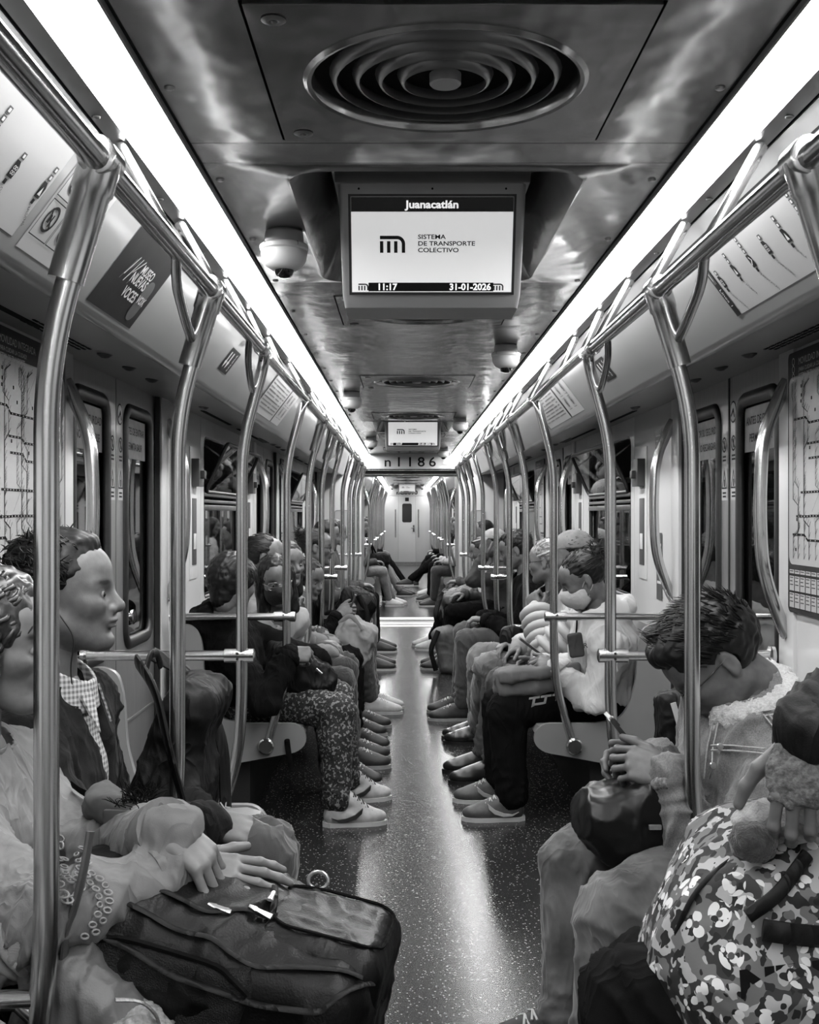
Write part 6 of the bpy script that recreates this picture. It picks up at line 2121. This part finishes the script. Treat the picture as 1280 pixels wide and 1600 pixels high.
for off in (0.0, 0.012):
    o3 = np.array([off, 0, 0])
    overlay('armhole_seam', p, [W(1195, 1115, 2.7) + o3, W(1212, 1140, 2.7) + o3, W(1222, 1175, 2.7) + o3, W(1205, 1235, 2.7) + o3], vd, ST, p['t'], 0.0022, 30)
    overlay('yoke_seam', p, [W(1195, 1118, 2.7) + o3[[1, 2, 0]], W(1235, 1112, 2.7) + o3[[1, 2, 0]], W(1300, 1118, 2.7) + o3[[1, 2, 0]]], vd, ST, p['t'], 0.0022, 24)
    overlay('chest_seam', p, [W(1118, 1170, 2.7) + o3[[1, 2, 0]], W(1150, 1172, 2.7) + o3[[1, 2, 0]], W(1190, 1180, 2.7) + o3[[1, 2, 0]]], vd, ST, p['t'], 0.0022, 20)
    overlay('placket_seam', p, [W(1122, 1125, 2.7) + o3, W(1112, 1170, 2.7) + o3, W(1108, 1215, 2.7) + o3], vd, ST, p['t'], 0.0022, 20)
for q_ in (W(1130, 1165, 2.7), W(1120, 1195, 2.7)):
    c, n_ = snapd(p, q_, vd, 0.002)
    MB().lathe([(0, -0.005), (0.007, -0.004), (0.009, 0.0)], c, 'y', 12).obj('jacket_button', BRASS, p['t'], 50)
for q in (1, -1):
    E, Wr = p['arms'][q][:2]; d = nrm(Wr - E)
    s = SDF()
    n1 = nrm(np.cross(d, Z_)); n2 = np.cross(d, n1)
    for a in np.linspace(0, 2 * math.pi, 14, endpoint=False):
        s.ell(Wr - d * 0.008 + 0.047 * (math.cos(a) * n1 + math.sin(a) * n2), np.full(3, 0.016), 0.01)
    V, F = s.mesh(0.005); Nn = vnormals(V, F); V = V + Nn * (0.004 * vnoise(V * 90, 2))[:, None]
    mesh_obj('sherpa_cuff', V, F, M('woven_cuff', 0.16, 0.9, var=0.6, vs=160, bump=0.8, bs=200), p['t'], 180)
for q in (-1, 1):                                                 # stitched seams of the jeans
    hj, kn, an = p['legs'][q]
    for o in (0.0, 0.010):
        o3 = np.array([0, 0, o]); ox = np.array([o, 0, 0])
        overlay('trouser_seam', p['leg'], [hj + (kn - hj) * 0.45 + o3, hj + (kn - hj) * 0.75 - Z_ * 0.004 + o3, kn + np.array([0.045, 0, -0.01]) + (o3 + ox) * 0.7, kn + (an - kn) * 0.2 + np.array([0.045, 0, 0]) + ox, kn + (an - kn) * 0.6 + np.array([0.03, 0, 0]) + ox, an + (kn - an) * 0.08 + np.array([0.02, 0, 0]) + ox], -Y_, ST, p['t'], 0.0018, 50, 0.0008)
# phone between his hands
t = thing('phone', 'dark smartphone tilted up in the hands of the denim-jacket man', 'phone', W(985, 1165, 2.84), None)
a, b = W(960, 1130, 2.84), W(1000, 1178, 2.84)
c = (a + b) / 2; up = nrm(a - b); wd = Y_; n = np.cross(up, wd)
R3 = np.stack([up, wd, n], 1)
def slab(name, hu_, hw, hn, c, mat, parent, r=0.006):
    lp = [c + R3 @ np.array([x, y, -hn]) for x, y in rrect(0, 0, hu_, hw, r, 4)]
    return MB().prism(lp, n * 2 * hn).obj(name, mat, parent, 40)
slab('phone_case', 0.076, 0.037, 0.0045, c, M('phone_case', 0.03, 0.35, var=0.2, vs=40), t)
slab('phone_screen', 0.072, 0.034, 0.0006, c + n * 0.0050, M('phone_glass', 0.05, 0.08, var=0.2, vs=10), t)
slab('camera_bump', 0.014, 0.012, 0.0022, c - n * 0.0055 + up * 0.055 - wd * 0.015, M('phone_case', 0.03), t)
# glossy black bag on his lap, and a striped bag behind
t = thing('shoulder_bag', 'glossy black slouchy bag on the denim-jacket man\'s lap', 'bag', W(970, 1290, 2.8), 'bags on laps')
s = SDF(); c = W(982, 1272, 2.82)
Rb = np.stack(rotm(180, 24, 0), 1)
s.box(c, (0.105, 0.13, 0.085), 0.05, 0.02, Rb); s.ell(c + np.array([-0.06, -0.02, -0.005]), (0.075, 0.11, 0.075), 0.04)
V, F = s.mesh(0.007); V = wrinkle(V, F, 0.011, 8, 12)
mesh_obj('bag_body', V, F, M('black_gloss_nylon', 0.005, 0.36, var=0.3, vs=10, spec=0.35), t, 180)
strap('strap', [c + np.array([0.06, -0.10, 0.02]), c + np.array([0.12, -0.15, -0.06]), c + np.array([0.13, -0.12, -0.16]), c + np.array([0.10, -0.05, -0.18])], 0.022, BLACKC, t, 0.004, 0.05, (0, 1, 0))
MB().box(tuple(c + np.array([0.02, -0.145, -0.0])), tuple(c + np.array([0.05, -0.135, 0.012])), 0.003).obj('buckle', BRASS, t, 40)
t = thing('striped_bag', 'dark tote with two white stripes held beside the denim-jacket man\'s far arm', 'bag', W(1075, 1130, 3.1), None)
s = SDF(); c = W(1066, 1150, 3.14)
s.box(c, (0.070, 0.05, 0.125), 0.03, 0.02); V, F = s.mesh(0.008); V = wrinkle(V, F, 0.008, 14, 6)
mesh_obj('bag_body', V, F, BLACKN, t, 180)
for o in (-0.018, 0.012):
    strap('white_stripe', [c + np.array([o - 0.02, -0.058, 0.10]), c + np.array([o, -0.064, 0.03]), c + np.array([o + 0.004, -0.062, -0.09])], 0.016, WHITEP, t, 0.004, 0.05, (0, 1, 0))

# ---- closest passenger on that bench with the floral backpack
p = person('passenger in black with fingerless knit gloves resting a hand on a floral backpack', (0.70, 1.66), (0.76, 1.66, 1.24), 180, (180, 12, 0),
    R=((0.62, 1.83, 0.86), (-0.8, -0.2, -0.3), (0.1, 0.3, 0.9), 'relaxed'), L=(W(1258, 1150, 1.56), (-0.20, -0.45, -0.87), (-0.25, -0.75, 0.60), 'over'),
    knees={1: W(985, 1560, 1.70), -1: W(1000, 1545, 1.88)}, lvl=0, hair='short', top=BLACKN, topw=0.024, bottom=BLACKC, bw=0.022, folds=0.010, seed=17, eyes=False,
    eh={1: (0.05, 0.8, 0.6), -1: (0.4, 0.5, -0.7)})
E, Wr, d, dn, _ = p['arms'][1]
Zh = nrm(dn - d * np.dot(dn, d)); Yh = np.cross(d, Zh)
s = SDF()
s.ell(Wr + d * 0.046, (0.050, 0.046, 0.026), 0.02, np.stack([d, Yh, Zh], 1))
for yk, xk in ((0.0305, 0.092), (0.0105, 0.098), (-0.0105, 0.094), (-0.030, 0.084)):
    s.cone(Wr + d * 0.05 + Yh * yk, Wr + d * (xk - 0.006) + Yh * yk - Zh * 0.004, 0.016, 0.0125, 0.008)
V, F = s.mesh(0.004); Nn = vnormals(V, F); V = V + Nn * (0.003 * vnoise(V * 130, 2))[:, None]
mesh_obj('knit_glove', V, F, M('grey_knit', 0.10, 0.95, var=0.5, vs=150, bump=0.8, bs=200, bd=0.003), p['t'], 180)
t = thing('backpack', 'floral camouflage patterned backpack with black straps on the closest lap', 'bag', (0.52, 1.70, 0.6), 'bags on laps')
c = W(1215, 1475, 1.70)
Rb = np.stack(rotm(195, -12, 0), 1)
s = SDF(); s.box(c, (0.150, 0.165, 0.190), 0.12, 0.02, Rb); s.ell(c + np.array([-0.04, -0.03, -0.02]), (0.155, 0.16, 0.165), 0.05)
V, F = s.mesh(0.007); V = wrinkle(V, F, 0.009, 8, 41)
mesh_obj('bag_body', V, F, FLORAL, t, 180)
fs = lambda px, py, y: W(px, py, y)
strap('black_strap', [fs(1262, 1335, 1.56), fs(1215, 1400, 1.53), fs(1168, 1432, 1.53)], 0.020, BLACKN, t, 0.006, 0.03, (0, 1, 0))
strap('black_strap', [fs(1192, 1453, 1.52), fs(1240, 1460, 1.515), fs(1310, 1466, 1.54)], 0.030, BLACKN, t, 0.006, 0.03, (0, 1, 0))
strap('black_strap', [fs(1170, 1572, 1.55), fs(1220, 1570, 1.53), fs(1275, 1548, 1.53)], 0.020, BLACKN, t, 0.006, 0.03, (0, 1, 0))
MB().tube(fillet([fs(1052, 1470, 1.62), fs(1085, 1390, 1.60), fs(1150, 1335, 1.62), fs(1230, 1310, 1.66)], 0.1, 6), 0.004, 6).obj('zip_line', BLACKN, t, 60)
text('NINE', 0.050, fs(1238, 1528, 1.525), (0.99, 0.05, 0.10), (-0.1, -0.1, 0.98), INK, t, 0.004, 0.003, xs=1.25)
t = thing('plush_keychain', 'pale plush animal charm with dark fuzzy head hanging on the floral backpack', 'plush toy', W(1190, 1310, 1.58), None)
s = SDF(); s.ell(W(1212, 1282, 1.60), (0.060, 0.035, 0.030), 0.02); s.ell(W(1248, 1278, 1.60), (0.026, 0.024, 0.028), 0.02); s.ell(W(1190, 1275, 1.585), (0.022, 0.02, 0.022), 0.01)
V, F = s.mesh(0.005); Nn = vnormals(V, F); V = V + Nn * (0.004 * vnoise(V * 90, 2))[:, None]
mesh_obj('plush_body', V, F, M('pale_plush', 0.34, 0.95, var=0.2, vs=60, bump=0.8, bs=300, bd=0.003, sheen=0.4), t, 180)
s = SDF(); s.ell(W(1178, 1315, 1.57), (0.034, 0.030, 0.028), 0.02); V, F = s.mesh(0.005); Nn = vnormals(V, F); V = V + Nn * (0.004 * vnoise(V * 110, 2))[:, None]
mesh_obj('plush_head', V, F, M('dark_plush', 0.03, 0.95, var=0.6, vs=120, bump=0.8, bs=300, bd=0.003, sheen=0.3), t, 180)
MB().box(tuple(W(1183, 1322, 1.545)), tuple(W(1203, 1316, 1.548)), 0.001).obj('plush_label', WHITEP, t, 30)

# ------------------------------------------------------------------ middle bench, black-hoodie side
pB = person('boy in a black hoodie seen from behind, acid-washed jeans and high-top sneakers', (-0.82, 5.42), W(364, 912, 5.26), 18, (52, 12, 0), nk=0.85,
    R=(W(452, 1022, 5.08), (0.92, 0.2, -0.05), (0.3, -0.75, 0.55), 'grip'), L=(W(510, 1035, 5.42), (0.45, -0.1, -0.9), (0.85, -0.1, 0.4), 'relaxed'),
    knees={-1: W(535, 1112, 5.15), 1: W(540, 1090, 5.50)}, feet={-1: W(525, 1290, 5.10)[:2], 1: W(540, 1250, 5.52)[:2]}, lvl=1, hair='bowl', top=BLACKC, topw=0.024, bottom=WASH, bw=0.020, hood=True, folds=0.008, seed=23,
    shoe=('high', M('sneaker_pale', 0.45, 0.5, var=0.2, vs=30), M('sole_white', 0.55, 0.5, var=0.05, vs=30)), S=1.0, eh={-1: (-0.2, -0.5, -0.8), 1: (0.2, 0.5, -0.6)}, eyes=False)
def swoosh(p, q, mat, side=-1):
    """curved tick mark on the outer side of a shoe"""
    hj, kn, an = p['legs'][q]
    f = nrm(np.array([an[0] - hj[0], an[1] - hj[1], 0]) * 0.5 + p['f'])
    o = np.array([an[0], an[1], an[2] - 0.10]) + f * 0.04
    Yv = np.cross(Z_, f)
    sg = -1 if Yv[1] > 0 else 1
    pts = [(-0.055, 0.082), (-0.02, 0.055), (0.02, 0.040), (0.055, 0.036), (0.085, 0.046), (0.055, 0.028), (0.015, 0.026), (-0.025, 0.038), (-0.05, 0.060)]
    pts = [(-a + 0.02, b) for a, b in pts]
    MB().prism([place(np.array([[a, sg * 0.030, b]]), o, f, Yv, Z_, p['S'])[0] for a, b in pts], Yv * sg * 0.021 * p['S']).obj('side_mark', mat, p['t'], 30)
for q in (-1, 1): swoosh(pB, q, M('mark_dark', 0.02, 0.5, var=0.1, vs=30))
t = thing('backpack', 'black backpack with pale zip pulls on the black-hoodie boy\'s lap', 'bag', (-0.55, 5.35, 0.6), 'bags on laps')
c = W(465, 1055, 5.32)
Rb = np.stack(rotm(20, 30, 0), 1)
s = SDF(); s.box(c, (0.16, 0.16, 0.10), 0.07, 0.02, Rb); V, F = s.mesh(0.010); V = wrinkle(V, F, 0.014, 8, 3)
mesh_obj('bag_body', V, F, BLACKN, t, 180)
MB().tube([W(494, 1045, 5.17), W(503, 1053, 5.17)], 0.006, 6).obj('zip_pull', BRASS, t, 60)
strap('dangling_strap', [W(447, 1130, 5.16), W(449, 1165, 5.08), W(456, 1205, 5.07)], 0.026, BLACKC, t, 0.005, 0.05, (0, 1, 0))
strap('shoulder_strap', [W(360, 985, 5.2), W(395, 1050, 5.12), W(420, 1100, 5.15)], 0.05, BLACKN, t, 0.01, 0.06, (0, 1, 0))

p = person('child with glasses and black face mask leaning forward beside the black-hoodie boy', (-0.84, 5.88), W(431, 908, 5.62), -35, (-72, 8, 8),
    lvl=1, fem=True, hair='long', top=M('pale_jacket', 0.30, 0.8, var=0.15, vs=12), bottom=DARKJ, folds=0.008, seed=31, S=0.94,
    knees={-1: (-0.40, 5.72, 0.51), 1: (-0.40, 5.98, 0.52)}, hairseed=3)
glasses(p, M('pale_spectacle', 0.3, 0.2, 0.7, var=0.1, vs=30)); mask(p, M('black_mask_cloth', 0.010, 0.7, var=0.3, vs=30))
p = person('man with cropped hair in profile behind the masked child', (-0.86, 6.34), W(415, 872, 6.25), 0, (4, 0, 0), lvl=1, hair='crop', top=M('grey_jacket', 0.16, 0.8, var=0.2, vs=12, bump=0.2, bs=300), bottom=DARKJ, folds=0.008, seed=33,
    knees={-1: (-0.36, 6.26, 0.53), 1: (-0.36, 6.5, 0.53)}, R=((-0.47, 6.28, 0.62), (0.8, 0.3, -0.5), (0.5, -0.3, 0.8), 'relaxed'))
p = person('woman with shoulder-length dark hair in a patterned jacket, clasping her hands', (-0.84, 6.86), W(449, 882, 6.62), -20, (-50, 0, 0), lvl=1, fem=True, hair='long', top=camo_mat('patterned_jacket', 12, (0.06, 0.16, 0.30, 0.03)), bottom=BLACKC, folds=0.010, seed=35,
    R=(W(508, 1000, 6.75), (0.75, 0.4, -0.2), (0.1, -0.6, 0.7), 'over'), L=(W(505, 992, 6.9), (0.75, -0.4, -0.1), (0.2, 0.2, 0.9), 'over'), hairseed=2)
MB().tube([hp(p, 0.0, -0.05, -0.15), hp(p, 0.04, 0, -0.165), hp(p, 0.0, 0.05, -0.15), hp(p, -0.06, 0, -0.14), hp(p, 0.0, -0.05, -0.15)], 0.022, 8, False).obj('scarf', M('scarf_grey', 0.14, 0.9, var=0.4, vs=40), p['t'], 80)
p = person('passenger with dark hair half hidden behind the dark-haired woman, holding a phone', (-0.84, 7.36), W(479, 905, 7.1), -5, (-28, 14, 0), lvl=1, fem=True, hair='long', top=BLACKC, bottom=BLACKC, folds=0.008, seed=37, hairseed=5,
    R=(W(528, 962, 7.0), (0.75, 0.2, 0.45), (0.1, -0.75, 0.6), 'phone'), L=(W(535, 975, 7.2), (0.7, -0.3, 0.4), (0, 0.6, 0.6), 'phone'))
t = thing('phone', 'small phone held up by the passenger behind the dark-haired woman', 'phone', W(548, 946, 7.05), None)
c = W(549, 947, 7.05); up = nrm(np.array([0.35, 0, 0.94])); wd = Y_; n = np.cross(up, wd); R3 = np.stack([up, wd, n], 1)
slab('phone_case', 0.075, 0.037, 0.005, c, M('phone_case', 0.03), t); slab('phone_screen', 0.071, 0.034, 0.0006, c - n * 0.0055, M('phone_glass', 0.05), t)
t = thing('tote_bag', 'crumpled khaki bag on the lap beside the phone-holding passenger', 'bag', W(545, 1010, 7.0), 'bags on laps')
s = SDF(); s.box(W(548, 1000, 7.05), (0.12, 0.14, 0.13), 0.07, 0.02, np.stack(rotm(10, 32, 0), 1)); V, F = s.mesh(0.011); V = wrinkle(V, F, 0.020, 10, 5)
mesh_obj('bag_body', V, F, M('khaki_canvas', 0.24, 0.85, var=0.25, vs=14), t, 180)
strap('handle', [W(530, 975, 6.95), W(548, 958, 6.93), W(566, 985, 6.93)], 0.03, M('khaki_canvas', 0.24), t, 0.006, 0.05, (0, 1, 0))
p = person('bearded man with glasses and topknot in dark clothes and jeans at the bench end', (-0.82, 7.98), W(494, 856, 7.92), 0, (6, 2, 0), lvl=1, hair='bun', top=BLACKC, bottom=MIDJ, folds=0.008, seed=39,
    knees={-1: W(583, 972, 7.85), 1: W(585, 962, 8.1)}, feet={-1: W(578, 1025, 7.95)[:2], 1: (-0.30, 8.15)}, shoe=('low', M('sneaker_white', 0.55, 0.5, var=0.1, vs=30), M('sole_white', 0.55)), collar=0.02)
glasses(p)
t = thing('backpack', 'dark backpack on the lap of the bearded man at the bench end', 'bag', W(560, 960, 7.9), 'bags on laps')
s = SDF(); s.box(W(556, 945, 7.9), (0.12, 0.15, 0.11), 0.07, 0.02, np.stack(rotm(0, 25, 0), 1)); V, F = s.mesh(0.012); V = wrinkle(V, F, 0.014, 9, 5)
mesh_obj('bag_body', V, F, BLACKN, t, 180)
strap('shoulder_strap', [W(560, 930, 7.75), W(575, 960, 7.75), W(572, 985, 7.75)], 0.04, BLACKN, t, 0.01, 0.05, (0, 1, 0))

# ------------------------------------------------------------------ middle bench, white-hoodie side
pW = person('person in a white hoodie with a spiky topknot and face mask looking down', (0.84, 5.42), W(912, 906, 5.30), 180, (178, 26, 0), nk=0.85,
    R=(W(845, 1040, 5.48), (-0.85, -0.1, 0.10), (0.0, 0.7, 0.6), 'phone'), L=(W(872, 1042, 5.22), (-0.85, 0.1, 0.20), (0.0, -0.6, 0.75), 'phone'),
    knees={1: W(782, 1112, 5.25), -1: W(775, 1100, 5.58)}, feet={1: W(800, 1268, 5.20)[:2], -1: W(782, 1243, 5.52)[:2]}, lvl=1, hair='bun', top=WHITEH, topw=0.028, bottom=BLACKC, bw=0.024, hood=True, folds=0.009, seed=43,
    shoe=('low', M('sneaker_grey', 0.07, 0.5, var=0.3, vs=30), M('sole_white', 0.55)), eh={1: (0.4, -0.4, -0.8), -1: (0.3, 0.5, -0.7)}, hairseed=4)
mask(pW, M('pale_mask_cloth', 0.50, 0.7, var=0.05, vs=30))
for q in (-1, 1): swoosh(pW, q, M('mark_pale', 0.5, 0.5, var=0.1, vs=30))
hj, kn, an = pW['legs'][1]
sh = Sheet(hj + (kn - hj) * 0.62 + np.array([0, -0.092, 0.03]), nrm(hj - kn), nrm(np.array([0.15, -0.35, 1.0])))
for a in (-0.055, 0.0, 0.055):
    sh.line([(a, -0.035), (a, 0.035)], 0.012, INKL, 0.006); sh.line([(a - 0.02, 0.035), (a + 0.02, 0.035)], 0.011, INKL, 0.006); sh.line([(a - 0.02, -0.035), (a + 0.02, -0.035)], 0.011, INKL, 0.006)
sh.line([(-0.055, 0), (0.0, 0.0)], 0.012, INKL, 0.006)
for m, mb in sh.layers.values():
    mb.obj('thigh_emblem', m, pW['t'], 0)['kind'] = 'stuff'
strap('crossbody_strap', [pW['N'] + pW['tf'] * 0.11 + pW['tl'] * 0.02, pW['C'] + pW['tf'] * 0.16 + pW['tl'] * 0.05, pW['C'] + pW['tf'] * 0.17 - pW['cu'] * 0.16 + pW['tl'] * 0.1], 0.02, BLACKC, pW['t'], 0.004, 0.04, pW['tf'])
t = thing('phone', 'dark phone in the hands of the white-hoodie person', 'phone', W(832, 1010, 5.3), None)
c = W(832, 1012, 5.33); up = nrm(np.array([-0.8, 0, 0.6])); wd = Y_; n = np.cross(up, wd); R3 = np.stack([up, wd, n], 1)
slab('phone_case', 0.075, 0.037, 0.005, c, M('phone_case', 0.03), t); slab('phone_screen', 0.071, 0.034, 0.0006, c + n * 0.0055, M('phone_glass', 0.05), t)
t = thing('messenger_bag', 'grey folded fabric bag lying on the white-hoodie person\'s knees', 'bag', W(835, 1070, 5.3), 'bags on laps')
s = SDF(); c = W(838, 1062, 5.36); Rb = np.stack(rotm(180, 6, 6), 1)
s.box(c, (0.19, 0.17, 0.065), 0.035, 0.02, Rb); V, F = s.mesh(0.009); V = wrinkle(V, F, 0.010, 8, 3)
mesh_obj('bag_body', V, F, M('grey_canvas', 0.13, 0.8, var=0.15, vs=12, bump=0.3, bs=400), t, 180)
V, F = SDF().box(c + np.array([-0.005, -0.09, 0.045]), (0.185, 0.10, 0.03), 0.02, 0.01, Rb).mesh(0.009); V = wrinkle(V, F, 0.008, 9, 8)
mesh_obj('flap', V, F, M('grey_canvas', 0.13), t, 180)
t = thing('tag_pouch', 'grey hanging pouch with a letter R clipped to the white hoodie', 'pouch', W(905, 1010, 5.15), None)
s = SDF(); s.box(W(900, 1008, 5.13), (0.034, 0.014, 0.055), 0.012, 0.01, np.stack(rotm(180, 8, 0), 1)); V, F = s.mesh(0.006)
mesh_obj('pouch_body', V, F, GREYC, t, 180)
text('R', 0.032, W(915, 1009, 5.105), (1, 0, 0.1), (-0.1, 0, 1), INK, t, 0.002)

p = person('passenger in a white puffer jacket and cap gripping the pole beside the white hoodie', (0.84, 6.02), W(893, 870, 6.0), 180, (176, 10, 0),
    L=(W(838, 955, 5.98), (-0.25, 0.35, 0.9), (-0.55, -0.8, 0.0), 'grip'), R=(W(815, 1010, 6.15), (-0.8, -0.3, -0.4), (-0.2, 0.3, 0.8), 'relaxed'), lvl=1, hair='crop', top=PUFF, topw=0.036, bottom=GREYC, folds=0.010, seed=47,
    eh={1: (-0.5, -0.35, -1.0), -1: (0.2, 0.5, -0.8)}, feet={1: W(770, 1190, 5.9)[:2], -1: (0.36, 6.15)}, shoe=('dress', M('boot_black', 0.012, 0.3, var=0.2, vs=30), BLACK))
cap(p, M('cap_grey', 0.16, 0.8, var=0.2, vs=30))
E, Wr = p['arms'][1][:2]; Sh = p['sh'][1]
for A, B, r0, n in ((Sh, E, 0.080, 5), (E, Wr, 0.070, 5)):
    for k in range(n):
        cc = A + (B - A) * (k + 0.6) / n; d = nrm(B - A); n1 = nrm(np.cross(d, [0.2, 0.3, 0.9])); n2 = np.cross(d, n1)
        lp = [cc + r0 * (math.cos(a) * n1 + math.sin(a) * n2) for a in np.linspace(0, 2 * math.pi, 18)]
        MB().tube(lp + lp[1:2], 0.024, 8, False).obj('puffer_baffle', PUFF, p['t'], 60)
p = person('grey-haired man with glasses in a dark puffer jacket and pale jeans', (0.84, 6.66), W(856, 878, 6.6), 180, (150, 4, 0), lvl=1, hair='grey', hairmat=HAIRG, top=BLACKN, topw=0.034, bottom=LIGHTJ, bw=0.020, folds=0.014, seed=49,
    knees={1: W(728, 1042, 6.42), -1: W(722, 1028, 6.8)}, feet={1: W(752, 1120, 6.9)[:2], -1: W(748, 1105, 7.05)[:2]}, L=(W(832, 1000, 6.3), (-0.75, 0.2, -0.5), (-0.3, -0.5, 0.8), 'relaxed'), R=(W(795, 1000, 6.5), (-0.6, -0.5, -0.4), (0, 0.3, 0.9), 'relaxed'),
    shoe=('dress', M('shoe_gloss', 0.012, 0.25, var=0.2, vs=30), BLACK), skin=SKIN_L)
glasses(p)
p = person('young man in a dark hooded jacket and jeans looking down near the second doorway', (0.80, 7.86), W(806, 860, 7.8), 180, (172, 18, 0), lvl=1, hair='short', top=BLACKC, topw=0.028, bottom=MIDJ, hood=True, folds=0.009, seed=51,
    knees={1: W(722, 1000, 7.7), -1: W(715, 988, 8.0)})
p = person('passenger in a pale cap with a hand raised to the face', (0.78, 10.2), W(770, 850, 10.15), 180, (182, 4, 0), lvl=1, hair='crop', top=M('dark_jacket', 0.03, 0.8, var=0.2, vs=12), bottom=BLACKC, seed=53,
    L=(W(757, 868, 9.95), (-0.15, 0.2, 0.95), (-0.6, -0.75, 0.1), 'relaxed'), eh={1: (-0.4, -0.3, -1)}, feet={1: (0.30, 10.2), -1: (0.3, 10.45)})
cap(p, M('cap_pale', 0.28, 0.8, var=0.2, vs=30))
p = person('passenger in a pale jacket behind a big crumpled backpack near the gangway', (0.80, 10.9), W(752, 862, 10.9), 180, (180, 10, 0), lvl=2, hair='short', top=M('pale_jacket', 0.30), bottom=BLACKC, seed=55,
    L=(W(705, 925, 10.6), (-0.8, 0.1, -0.4), (0, -0.4, 0.9), 'relaxed'), feet={1: W(682, 1005, 11.6)[:2], -1: (0.22, 11.9)}, shoe=('low', M('sneaker_white', 0.55), M('sole_white', 0.55)))
t = thing('backpack', 'crumpled grey backpack on the lap near the gangway', 'bag', (0.4, 10.5, 0.6), 'bags on laps')
s = SDF(); s.box(W(720, 945, 10.5), (0.17, 0.2, 0.15), 0.08, 0.02, np.stack(rotm(180, 15, 0), 1)); V, F = s.mesh(0.014); V = wrinkle(V, F, 0.022, 9, 5)
mesh_obj('bag_body', V, F, M('grey_nylon', 0.10, 0.6, var=0.35, vs=14), t, 180)
strap('shoulder_strap', [W(690, 925, 10.3), W(680, 960, 10.2), W(690, 990, 10.3)], 0.05, BLACKN, t, 0.012, 0.06, (0, 1, 0))
t = thing('floor_backpack', 'grey backpack with dark straps standing on the floor between passengers', 'bag', (0.28, 9.95, 0.0), None)
s = SDF(); s.box((0.30, 10.0, 0.20), (0.10, 0.13, 0.20), 0.06, 0.02, np.stack(rotm(180, 12, 0), 1)); V, F = s.mesh(0.012); V[:, 2] = np.maximum(V[:, 2], 0.0); V = wrinkle(V, F, 0.012, 9, 6); V[:, 2] = np.maximum(V[:, 2], 0.002)
mesh_obj('bag_body', V, F, M('grey_nylon', 0.10), t, 180)
strap('shoulder_strap', [(0.22, 9.86, 0.38), (0.15, 9.84, 0.22), (0.20, 9.86, 0.04)], 0.045, BLACKN, t, 0.01, 0.06, (0, 1, 0))

# ------------------------------------------------------------------ last bench and the car beyond
def far(label, s, y, top, bottom, shoe=None, hair='short', seed=0, fem=False, **kw):
    return person(label, (s * 0.82, y), (s * 0.76, y, kw.pop('hz', 1.19)), 0 if s < 0 else 180, (0 if s < 0 else 180, kw.pop('pitch', 8), 0), lvl=2, top=top, bottom=bottom, hair=hair, seed=seed, fem=fem,
                  shoe=('low', shoe, M('sole_white', 0.55)), **kw)
SN = M('sneaker_white', 0.55)
far('distant passenger in a dark jacket on the last bench, boy\'s side', -1, 10.3, M('dark_jacket', 0.03), DARKJ, None, seed=61)
far('distant passenger in grey on the last bench, boy\'s side', -1, 11.6, GREYC, BLACKC, None, 'long', 62, True)
far('distant passenger in a brown coat on the last bench, rider\'s side', 1, 12.2, GREYC, DARKJ, None, 'crop', seed=63)
far('passenger in pale trousers and white sneakers just past the gangway', -1, 17.25, M('dark_jacket', 0.03), LIGHTJ, SN, seed=64, feet={-1: (-0.30, 17.2), 1: (-0.25, 17.5)})
far('passenger in black holding a dark bag past the gangway', -1, 18.2, BLACKC, BLACKC, None, 'short', 65)
far('passenger in a patterned top and pale jeans past the gangway', -1, 19.4, camo_mat('patterned_far', 14, (0.05, 0.2, 0.4, 0.02)), LIGHTJ, None, 'long', 66, True, feet={-1: (-0.15, 19.3), 1: (-0.10, 19.5)})
far('passenger in a black coat sprawling far down the second car', -1, 22.0, BLACKC, BLACKC, None, 'short', 67, feet={-1: (-0.12, 21.9), 1: (-0.08, 22.2)})
far('passenger in dark trousers past the gangway, rider\'s side', 1, 17.3, M('pale_jacket', 0.30), DARKJ, None, 'short', 68)
far('passenger in black with legs crossed past the gangway', 1, 18.3, M('pale_top', 0.4, 0.8, var=0.3, vs=30), BLACKC, None, 'long', 69, True, knees={1: (0.38, 18.2, 0.56), -1: (0.38, 18.4, 0.62)}, feet={1: (0.34, 18.25), -1: (0.02, 18.3, 0.34)})
far('passenger in a dark coat with pale shoes past the gangway', 1, 19.5, BLACKC, BLACKC, SN, 'long', 70, True)
far('passenger in a long black coat far down the second car', 1, 22.2, BLACKC, BLACKC, None, 'short', 71, feet={1: (0.15, 22.0), -1: (0.12, 22.3)})
t = thing('shoulder_bag', 'dark bag on a lap past the gangway', 'bag', (-0.45, 18.0, 0.6), 'bags on laps')
s = SDF(); s.box((-0.45, 18.0, 0.68), (0.15, 0.2, 0.10), 0.06, 0.02); V, F = s.mesh(0.018); V = wrinkle(V, F, 0.012, 9, 6)
mesh_obj('bag_body', V, F, BLACKN, t, 180)
strap('strap', [(-0.55, 17.85, 0.75), (-0.6, 17.8, 0.95), (-0.5, 17.85, 0.75)], 0.03, BLACKC, t, 0.006, 0.05, (0, 1, 0))
